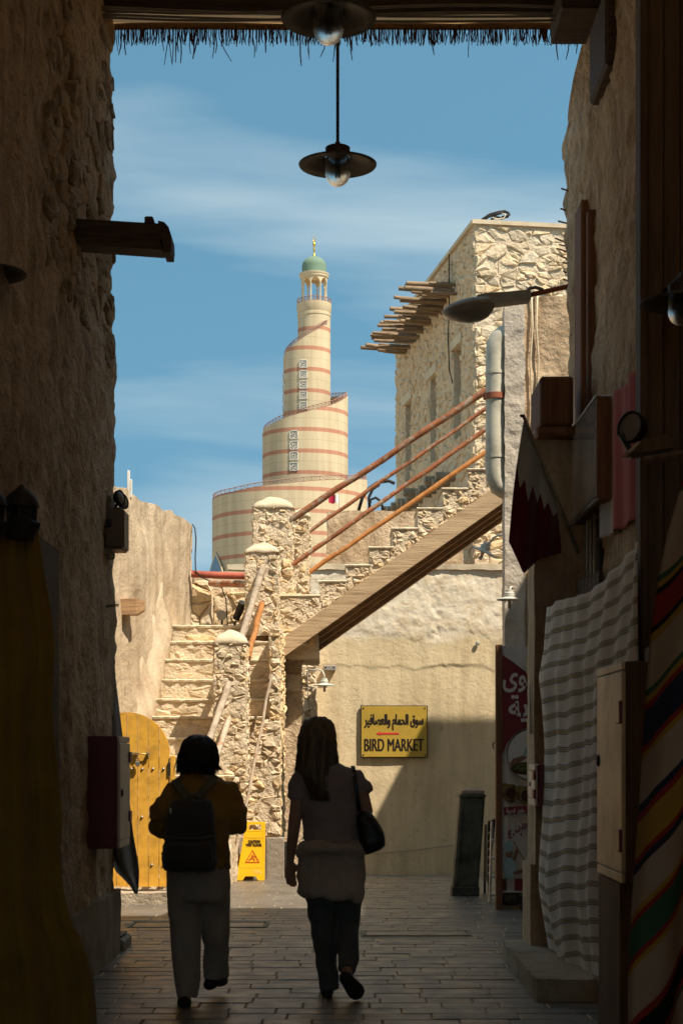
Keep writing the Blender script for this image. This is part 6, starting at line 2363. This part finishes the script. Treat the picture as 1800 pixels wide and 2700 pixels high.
MB().prism([P(1652, 1190, 9.145), P(1680, 1164, 9.145), P(1688, 1165, 9.145), P(1662, 1192, 9.145)], (0, .2, 0)).build('tip', M['cab_door'], o)
MB().tube([P(1720, 1168, 9.25), P(1722, 1172, 9.5)], .015, 6).build('peg', M['dark_metal'], o)

# ------------------------------------------------------------------ ochre drape and lanterns on the near left
ky = [1380, 1440, 1500, 1700, 1900, 2100, 2250, 2330, 2400, 2440, 2470, 2520, 2600, 2760]
kx = [100, 112, 118, 140, 150, 158, 163, 172, 186, 196, 212, 226, 240, 262]
rows = []
nr, nc = 70, 40
for i in range(nr):
    t = i / (nr - 1)
    yy = 1385 + t * 1375
    xr = np.interp(yy, ky, kx)
    r_ = []
    for j in range(nc):
        s = j / (nc - 1)
        D = 7.7 + .55 * s - .10 * s * s
        q = P(-130 + (xr + 130) * s, yy, D)
        q.y += .03 * math.sin(s * 17 + t * 2.0) * (.3 + .7 * t) + .02 * math.sin(s * 33 + t * 5)
        q.x += .012 * math.sin(t * 19 + s * 4) * s
        q.z = max(q.z, .012)
        r_.append(q)
    rows.append(r_)
o = thing('ochre_drape', P(60, 2700, 8.0), 'long ochre cloth draped over a stall at the foot of the rough wall', 'drape')
MB().grid(rows).build('cloth', M['yellow_cloth'], o, True, thick=.008)
MB().box((-2.0, 8.35, 0), (-1.52, 9.2, PZ(1400, 8.4))).build('stall_frame', M['roofwood'], o)


def lantern(xp, label, D):
    c = P(xp, 1392, D)
    o = thing('domed_lantern', c, label, 'lantern', 'lanterns above the drape')
    MB().lathe(c, [(.001, .205), (.012, .20), (.02, .186), (.05, .165), (.072, .14), (.082, .11), (.084, .098), (.07, .095), (.001, .09)], 24).build('dome', M['dark_metal'], o, True, 50)
    MB().lathe(c, [(.001, .0), (.085, .0), (.088, .02), (.07, .035), (.062, .06), (.066, .092), (.001, .092)], 8).build('glass_body', M['black'], o)
    for k in range(8):
        a = 2 * math.pi * k / 8
        MB().tube([c + Vector((.066 * math.cos(a), .066 * math.sin(a), .03)), c + Vector((.07 * math.cos(a), .07 * math.sin(a), .097))], .005, 5).build('rib', M['dark_metal'], o)
    MB().lathe(c, [(.001, -.06), (.06, -.055), (.075, -.02), (.085, -.002), (.001, .0)], 16).build('base', M['dark_metal'], o, True, 50)


lantern(58, 'dark domed lantern on the ochre drape nearest the rough wall', 8.0)
lantern(-28, 'second dark domed lantern, cut off beside the first', 7.8)
# ------------------------------------------------------------------ people
def melt(m, name, mat, parent, voxel=.013, it=6, folds=None, seed=0):
    """fuse closed lofts into one continuous skin, smooth it, add cloth folds"""
    me = bpy.data.meshes.new(name)
    me.from_pydata(m.v, [], m.f)
    t = bpy.data.objects.new(name, me)
    COL.objects.link(t)
    r = t.modifiers.new('r', 'REMESH')
    r.mode = 'VOXEL'
    r.voxel_size = voxel
    s = t.modifiers.new('s', 'SMOOTH')
    s.factor = .5
    s.iterations = it
    dg = bpy.context.evaluated_depsgraph_get()
    out = bpy.data.meshes.new_from_object(t.evaluated_get(dg))
    bpy.data.objects.remove(t)
    out.name = name
    n = len(out.vertices)
    v = np.zeros(n * 3)
    out.vertices.foreach_get('co', v)
    v = v.reshape(-1, 3)
    if folds:
        nn = np.zeros(n * 3)
        out.vertices.foreach_get('normal', nn)
        nn = nn.reshape(-1, 3)
        amp, fx, fz = folds
        h = fbm(v * np.array([fx, fx, fz]) + seed, 3, seed)
        h2 = 1 - 1.6 * np.abs(fbm(v * np.array([fx * .6, fx * .6, fz * 1.6]) + seed + 9, 2, seed + 3))
        v = v + nn * (amp * (h + .7 * (h2 - .6)))[:, None]
    v = v - np.asarray(wloc(parent))
    out.vertices.foreach_set('co', v.ravel())
    out.materials.clear()
    out.polygons.foreach_set('use_smooth', [True] * len(out.polygons))
    out.update()
    return link_mesh(name, out, mat, parent)


def stack(m, Q, rings, n=20):
    """closed loft of level ellipses: (px, py, half width m, half depth m, dy)"""
    R = []
    for q in rings:
        x, y, a, b = q[:4]
        dy = q[4] if len(q) > 4 else 0.0
        c = Q(x, y, dy)
        R.append([c + Vector((a * math.cos(2 * math.pi * k / n), b * math.sin(2 * math.pi * k / n), 0)) for k in range(n)])
    if R[0][0].z > R[-1][0].z: R = R[::-1]
    m.rings(R)


def limb(m, Q, pts, n=14):
    """round tube through (px, py, dy, radius)"""
    m.tube([Q(p[0], p[1], p[2]) for p in pts], [p[3] for p in pts], n)


def ball(m, c, a, b, h, n=16, k=10):
    R = []
    for i in range(1, k):
        t = math.pi * i / k
        R.append([c + Vector((a * math.sin(t) * math.cos(2 * math.pi * j / n), b * math.sin(t) * math.sin(2 * math.pi * j / n), -h * math.cos(t))) for j in range(n)])
    m.rings(R)


def hand(m, wrist, d, side, up, curl=.5):
    """palm and five fingers. d: pointing direction, side: towards the thumb, up: back of the hand"""
    d, side = Vector(d).normalized(), Vector(side).normalized()
    up = d.cross(side).normalized() if up is None else Vector(up).normalized()
    R = []
    for (t, w, h) in ((-.01, .024, .018), (.02, .030, .017), (.05, .038, .016), (.08, .040, .014), (.092, .036, .011)):
        c = wrist + d * t
        R.append([c + side * (w * math.cos(2 * math.pi * k / 12)) + up * (h * math.sin(2 * math.pi * k / 12)) for k in range(12)])
    m.rings(R)
    for k, (o, L) in enumerate(((.029, .070), (.0105, .080), (-.0095, .075), (-.028, .058))):
        p = wrist + d * .085 + side * o
        dd = (d + side * o * 1.5).normalized()
        pts, rr = [p - dd * .02, p], [.0095, .0092]
        for s in range(3):
            a = curl * (.5 + .5 * s)
            dd = (dd * math.cos(a * .6) - up * math.sin(a * .6)).normalized()
            p = p + dd * L * (.42, .33, .25)[s]
            pts.append(p)
            rr.append((.0088, .0080, .0062)[s])
        m.tube(pts, rr, 8)
    p = wrist + d * .022 + side * .022
    t = (d * .55 + side * .8).normalized()
    q1 = p + t * .034
    t2 = (d * .9 + side * .25 - up * .25).normalized()
    m.tube([p, q1, q1 + t2 * .03, q1 + t2 * .052], [.014, .0115, .010, .007], 8)


def head(m, c, fwd=1):
    """skull, jaw, nose and ears; the face looks along +y"""
    ball(m, c + Vector((0, -.012, .025)), .073, .092, .098)
    ball(m, c + Vector((0, .02, -.045)), .056, .066, .072)
    m.tube([c + Vector((0, .085, .012)), c + Vector((0, .105, -.018)), c + Vector((0, .09, -.03))], [.010, .014, .010], 8)
    for s in (-1, 1):
        m.tube([c + Vector((s * .070, -.004, .022)), c + Vector((s * .084, -.012, .008)), c + Vector((s * .076, -.002, -.022))], [.011, .013, .009], 8)


def strands(Q, specs, mat, parent, seed, name='loose_hair'):
    """fine tubes of hair; specs: list of lists of (px, py, dy, spread m)"""
    rg = random.Random(seed)
    m = MB()
    for (pts, count, r) in specs:
        for _ in range(count):
            a = rg.uniform(0, 2 * math.pi)
            q = math.sqrt(rg.random())
            pp = []
            for k, (x, y, dy, sx, sy) in enumerate(pts):
                e = (.10 * k)
                c = Q(x, y, dy)
                pp.append(c + Vector((math.cos(a) * sx * q + rg.gauss(0, .004) * e * 4, math.sin(a) * sy * q + rg.gauss(0, .004), rg.gauss(0, .008) * e)))
            m.tube(pp, [r] * (len(pp) - 1) + [r * .3], 3, cap=False)
    return tag(m.build(name, mat, parent, True), kind='stuff')


# ---- woman with a bob and backpack
DA = 9.95


def QA(x, y, dy=0.0):
    p = P(x, y, DA)
    p.y += dy
    return p


wa = thing('person', (PX(522, DA), DA, 0), 'walking person in mustard jumper and pale wide trousers, wearing a dark backpack', 'person', 'two people walking out of the alley')
m = MB()
head(m, QA(524, 1990, .0))
limb(m, QA, [(524, 2005, .0, .055), (524, 2040, -.02, .058), (524, 2062, -.01, .075)])
stack(m, QA, [(524, 2045, .10, .07), (523, 2075, .155, .095), (522, 2140, .15, .11), (522, 2220, .15, .12), (521, 2300, .17, .13), (520, 2355, .16, .12)])
limb(m, QA, [(462, 2078, 0, .048), (432, 2125, -.01, .042), (416, 2165, .0, .038), (432, 2185, .14, .032), (452, 2188, .26, .026)])
limb(m, QA, [(588, 2076, 0, .048), (612, 2120, -.01, .042), (628, 2158, .0, .038), (610, 2180, .14, .032), (590, 2184, .26, .026)])
hand(m, QA(452, 2188, .26), (.35, .85, .25), (.6, -.3, .5), None, .6)
hand(m, QA(590, 2184, .26), (-.35, .85, .25), (-.6, -.3, .5), None, .6)
limb(m, QA, [(482, 2340, 0, .066), (487, 2470, .01, .046), (489, 2530, -.02, .044), (492, 2625, -.07, .034)])
limb(m, QA, [(560, 2340, 0, .066), (564, 2450, .10, .046), (563, 2510, .16, .044), (560, 2600, .20, .034)])
melt(m, 'body', M['skin'], wa, .009, 4)
m = MB()
stack(m, QA, [(524, 2024, .060, .062, .0), (524, 2036, .082, .075), (525, 2052, .135, .10), (526, 2070, .182, .125), (525, 2100, .19, .145), (523, 2160, .188, .155), (521, 2230, .192, .16), (520, 2280, .198, .162), (520, 2294, .196, .16)], 26)
limb(m, QA, [(465, 2075, 0, .068), (440, 2112, -.01, .068), (418, 2152, -.01, .070), (420, 2178, .05, .068), (440, 2188, .16, .054), (452, 2189, .22, .042)])
limb(m, QA, [(586, 2073, 0, .068), (608, 2108, -.01, .070), (625, 2146, -.01, .072), (622, 2174, .05, .068), (602, 2184, .16, .054), (590, 2185, .22, .042)])
melt(m, 'jumper', M['jumper'], wa, .014, 6, (.015, 9, 8), 3)
m = MB()
stack(m, QA, [(521, 2262, .175, .14), (521, 2300, .195, .155), (522, 2335, .197, .15), (522, 2372, .185, .14)], 26)
stack(m, QA, [(481, 2345, .098, .12), (482, 2400, .092, .105), (490, 2455, .082, .095), (493, 2510, .078, .09, -.02), (496, 2570, .072, .085, -.05), (497, 2628, .062, .082, -.075)], 22)
stack(m, QA, [(563, 2345, .100, .12), (563, 2400, .090, .105, .05), (567, 2455, .083, .098, .10), (567, 2505, .082, .095, .15), (564, 2550, .078, .088, .18), (561, 2590, .072, .086, .20)], 22)
melt(m, 'trousers', M['trouser'], wa, .014, 5, (.016, 11, 2.6), 5)
m = MB()
limb(m, QA, [(500, 2640, -.22, .022), (494, 2634, -.17, .040), (489, 2637, -.08, .042), (486, 2640, .02, .040), (484, 2643, .09, .030)])
sh1 = melt(m, 'shoe', M['shoe'], wa, .008, 3)
m = MB()
limb(m, QA, [(541, 2609, .12, .026), (548, 2603, .15, .040), (560, 2597, .22, .042), (571, 2604, .32, .040), (579, 2608, .38, .03)])
melt(m, 'shoe', M['shoe'], wa, .008, 3)
m = MB()
stack(m, QA, [(524, 1937.5, .018, .02), (524, 1941, .052, .06), (524, 1949, .082, .092), (524, 1964, .105, .116), (523, 1984, .116, .124), (523, 2003, .121, .120), (522, 2018, .118, .108, -.01), (522, 2029, .108, .09, -.02), (521, 2033, .098, .075, -.03)], 28)
hr = melt(m, 'hair', M['hair_dark'], wa, .010, 3, (.006, 60, 5), 8)
strands(QA, [([(524, 1960, 0, .10, .11), (523, 2000, -.01, .122, .118), (521, 2022, -.02, .128, .11), (519, 2042, -.02, .125, .10)], 420, .0028),
             ([(500, 2000, 0, .05, .08), (488, 2020, 0, .03, .06), (474, 2036, 0, .024, .05)], 60, .0026),
             ([(552, 2000, 0, .05, .08), (564, 2018, 0, .03, .06), (577, 2030, 0, .024, .05)], 60, .0026)], M['hair_dark'], hr, 4)

# backpack
bp = thing('backpack', QA(511, 2290, -.2), 'charcoal backpack worn over the mustard jumper', 'backpack')
m = MB()
R = []
for (y, xa_, xb_, d0, d1) in ((2106, 470, 553, -.13, -.20), (2112, 458, 565, -.12, -.24), (2135, 451, 571, -.12, -.28), (2180, 446, 576, -.12, -.31), (2230, 442, 581, -.12, -.33), (2270, 442, 581, -.12, -.32), (2286, 447, 577, -.13, -.29), (2292, 458, 566, -.15, -.25)):
    a, b = QA(xa_, y), QA(xb_, y)
    cx_, w = (a.x + b.x) / 2, (b.x - a.x) / 2
    cy_, dd = DA + (d0 + d1) / 2, abs(d1 - d0) / 2
    R.append([Vector((cx_ + w * math.copysign(abs(math.cos(t)) ** .55, math.cos(t)), cy_ + dd * math.copysign(abs(math.sin(t)) ** .6, math.sin(t)), a.z)) for t in np.linspace(0, 2 * math.pi, 28, endpoint=False)])
m.rings(R[::-1])
body = melt(m, 'bag_body', M['bag_dark'], bp, .011, 4, (.006, 9, 7), 12)
m = MB()
R = []
for (y, xa_, xb_, d1) in ((2212, 458, 566, -.335), (2222, 452, 572, -.355), (2255, 450, 574, -.36), (2274, 454, 570, -.345), (2280, 464, 560, -.32)):
    a, b = QA(xa_, y), QA(xb_, y)
    cx_, w = (a.x + b.x) / 2, (b.x - a.x) / 2
    R.append([Vector((cx_ + w * math.copysign(abs(math.cos(t)) ** .5, math.cos(t)), DA + d1 + .07 + .07 * math.copysign(abs(math.sin(t)) ** .6, math.sin(t)), a.z)) for t in np.linspace(0, 2 * math.pi, 24, endpoint=False)])
m.rings(R[::-1])
melt(m, 'front_pocket', M['bag_dark'], bp, .010, 4, (.004, 10, 8), 13)
MB().tube([QA(500, 2108, -.16), QA(503, 2098, -.17), QA(519, 2094, -.17), QA(528, 2099, -.17), QA(530, 2108, -.16)], .010, 8).build('top_handle', M['strap'], bp, True)


def webbing(pts, w, name, mat, parent, Q, th=.006):
    pts = [Q(*p) for p in pts]
    rows = []
    for k, p in enumerate(pts):
        t = (pts[min(k + 1, len(pts) - 1)] - pts[max(k - 1, 0)]).normalized()
        s = t.cross(Vector((0, -1, .25))).normalized()
        rows.append([p + s * w * e for e in (-1, -.5, 0, .5, 1)])
    return MB().grid(rows).build(name, mat, parent, True, thick=th)


webbing([(450, 2085, .10), (457, 2066, .02), (462, 2058, -.06), (472, 2066, -.125), (486, 2082, -.155), (500, 2098, -.165), (510, 2106, -.17)], .023, 'shoulder_strap', M['strap'], bp, QA)
webbing([(592, 2078, .10), (580, 2060, .02), (570, 2053, -.06), (560, 2062, -.125), (546, 2078, -.155), (532, 2096, -.165), (522, 2106, -.17)], .023, 'shoulder_strap', M['strap'], bp, QA)
q = QA(463, 2133, -.285)
MB().bbox(q + Vector((-.005, -.006, -.016)), q + Vector((.005, .004, .016)), .003).build('zip_pull', M['white'], bp)
MB().tube([QA(452, 2198, -.30), QA(480, 2202, -.318), QA(512, 2203, -.325), (QA(545, 2202, -.318)), QA(571, 2198, -.30)], .0035, 6).build('zip', M['strap'], bp, True)

# ---- woman with long hair and shoulder bag
DBW = 10.25


def QB(x, y, dy=0.0):
    p = P(x, y, DBW)
    p.y += dy
    return p


wb = thing('person', (PX(870, DBW), DBW, 0), 'walking person with long fair hair, grey t-shirt and sweater tied round the hips', 'person', 'two people walking out of the alley')
m = MB()
head(m, QB(840, 1948, .0))
limb(m, QB, [(842, 1965, -.0, .050), (848, 1998, -.01, .052), (852, 2020, -.0, .07)])
stack(m, QB, [(858, 2012, .09, .06), (864, 2035, .15, .085), (868, 2100, .145, .10), (870, 2180, .14, .10), (872, 2260, .135, .095), (873, 2330, .14, .10), (873, 2365, .13, .09)])
limb(m, QB, [(800, 2045, 0, .047), (786, 2100, -.01, .044), (779, 2150, -.02, .040), (774, 2190, -.015, .037), (769, 2230, .01, .033), (764, 2274, .04, .024)])
hand(m, QB(764, 2272, .04), (.02, .10, -.99), (.80, .58, .10), (-.58, .80, .05), .45)
limb(m, QB, [(932, 2043, 0, .047), (952, 2090, -.01, .045), (966, 2140, .0, .040), (962, 2165, .08, .034), (950, 2175, .20, .026)])
hand(m, QB(950, 2175, .20), (-.25, .9, .2), (-.5, -.1, .7), None, .7)
limb(m, QB, [(842, 2365, 0, .060), (852, 2460, -.0, .044), (858, 2520, -.02, .042), (866, 2612, -.05, .034)])
limb(m, QB, [(915, 2365, 0, .060), (917, 2440, .02, .046), (917, 2470, -.02, .044), (916, 2505, -.10, .040), (915, 2535, -.18, .036), (914, 2560, -.25, .032)])
melt(m, 'body', M['skin'], wb, .0075, 3)
m = MB()
stack(m, QB, [(856, 2000, .058, .058), (858, 2009, .085, .07), (862, 2022, .135, .09), (865, 2038, .172, .108), (867, 2070, .182, .122), (869, 2120, .172, .126), (871, 2170, .160, .125), (872, 2200, .163, .130), (872, 2245, .178, .14)], 26)
limb(m, QB, [(803, 2040, 0, .062), (794, 2062, 0, .064), (785, 2088, 0, .060), (780, 2110, -.005, .057)], 18)
limb(m, QB, [(928, 2038, 0, .062), (940, 2058, 0, .063), (952, 2078, 0, .058), (961, 2095, -.005, .054)], 18)
melt(m, 'tshirt', M['tshirt'], wb, .013, 5, (.013, 8, 7), 21)
m = MB()
stack(m, QB, [(872, 2214, .170, .14), (871, 2230, .196, .158), (874, 2258, .202, .17), (876, 2300, .206, .18), (874, 2335, .202, .178, -.01), (866, 2356, .185, .165, -.02), (872, 2368, .16, .14, -.03)], 30)
limb(m, QB, [(786, 2244, -.07, .032), (820, 2236, -.145, .036), (872, 2232, -.175, .038), (925, 2236, -.145, .036), (956, 2244, -.07, .032)], 12)
stack(m, QB, [(935, 2300, .05, .06, -.09), (938, 2350, .052, .05, -.10), (938, 2376, .03, .03, -.10)], 14)
melt(m, 'tied_sweater', M['sweater'], wb, .013, 4, (.018, 8, 4), 23)
m = MB()
stack(m, QB, [(872, 2280, .17, .14), (873, 2330, .178, .145), (874, 2375, .172, .14)], 26)
stack(m, QB, [(841, 2355, .092, .11), (843, 2400, .085, .10), (851, 2445, .074, .088), (855, 2490, .068, .082, -.01), (860, 2540, .066, .078, -.03), (866, 2580, .064, .076, -.045), (868, 2606, .062, .076, -.05)], 20)
R = []
m2 = [(917, 2355, 0, .090), (917, 2400, .02, .080), (917, 2440, .03, .074), (917, 2470, -.02, .070), (916, 2505, -.10, .064), (915, 2535, -.18, .060), (914, 2549, -.215, .057)]
limb(m, QB, m2, 18)
melt(m, 'jeans', M['jeans'], wb, .012, 4, (.008, 8, 6), 25)
m = MB()
limb(m, QB, [(862, 2612, -.115, .030), (862, 2610, -.05, .042), (860, 2609, .04, .042), (858, 2612, .13, .036), (857, 2614, .18, .024)])
melt(m, 'shoe', M['shoe'], wb, .008, 3)
m = MB()
R = []
ax_pts = [(904, 2550, -.30, .020, .026), (908, 2558, -.30, .040, .038), (918, 2572, -.285, .043, .040), (928, 2586, -.265, .050, .036), (938, 2600, -.235, .054, .030), (945, 2610, -.21, .046, .024), (949, 2617, -.19, .022, .014)]
P0, P1_ = QB(904, 2550, -.30), QB(949, 2617, -.19)
axd = (P1_ - P0).normalized()
sd = axd.cross(Vector((0, -1, .3))).normalized()
nd = axd.cross(sd).normalized()
for (x, y, dy, a, b) in ax_pts:
    c = QB(x, y, dy)
    R.append([c + sd * a * math.cos(2 * math.pi * k / 16) + nd * b * math.sin(2 * math.pi * k / 16) for k in range(16)])
m.rings(R)
melt(m, 'shoe', M['shoe'], wb, .008, 3)
m = MB()
stack(m, QB, [(838, 1888.5, .015, .02), (838, 1892, .05, .055), (838, 1900, .078, .085), (838, 1917, .101, .108), (837, 1940, .113, .117, -.005), (836, 1965, .120, .112, -.015), (834, 1990, .124, .098, -.03), (833, 2012, .120, .080, -.045), (836, 2034, .105, .060, -.065), (841, 2058, .078, .044, -.085), (845, 2074, .050, .026, -.095), (847, 2086, .02, .012, -.10)], 28)
hr = melt(m, 'hair', M['hair_fair'], wb, .010, 3, (.008, 60, 3), 31)
strands(QB, [([(838, 1905, 0, .085, .09), (836, 1960, -.02, .122, .115), (834, 2005, -.05, .122, .075), (838, 2050, -.085, .09, .04), (844, 2092, -.11, .06, .03), (846, 2108, -.115, .06, .03)], 520, .0020),
             ([(800, 1960, .02, .03, .06), (790, 2000, .02, .022, .05), (786, 2030, .02, .02, .04), (786, 2058, .01, .024, .04)], 130, .0020),
             ([(872, 1960, .0, .03, .06), (882, 1995, -.01, .022, .05), (886, 2020, -.02, .018, .04), (882, 2038, -.03, .016, .03)], 60, .002),
             ([(842, 2050, -.09, .06, .03), (850, 2085, -.115, .045, .02), (856, 2112, -.125, .03, .015)], 70, .002)], M['hair_fair'], hr, 6)

# shoulder bag
hbg = thing('shoulder_bag', QB(978, 2200, 0), 'black slouchy shoulder bag hanging at the hip of the long haired person', 'bag')
out = [(939, 2160), (943, 2146), (952, 2139), (970, 2136), (982, 2146), (996, 2166), (1010, 2188), (1017, 2206), (1015, 2228), (1002, 2240), (984, 2249), (964, 2254), (953, 2246), (946, 2222)]
cx_, cy_ = sum(p[0] for p in out) / len(out), sum(p[1] for p in out) / len(out)
R = []
for (dy, k) in ((-.15, .25), (-.145, .6), (-.125, .86), (-.09, .98), (-.04, 1.0), (.01, .97), (.04, .85), (.06, .55), (.065, .25)):
    R.append([QB(cx_ + (x - cx_) * k, cy_ + (y - cy_) * k, dy) for (x, y) in out])
m = MB().rings(R[::-1])
melt(m, 'pouch', M['handbag'], hbg, .010, 4, (.006, 10, 10), 41)
webbing([(948, 2142, -.06), (941, 2100, -.09), (936, 2060, -.085), (932, 2030, -.06), (930, 2019, .0), (932, 2040, .08), (940, 2090, .09), (952, 2142, .02)], .012, 'strap', M['handbag'], hbg, QB)
for (x, y, dy) in ((946, 2142, -.055), (954, 2141, .015)):
    MB().lathe(QB(x, y, dy), [(.010, -.002), (.014, -.002), (.014, .002), (.010, .002), (.010, -.002)], 14, (1, .2, 0)).build('ring', M['steel'], hbg)
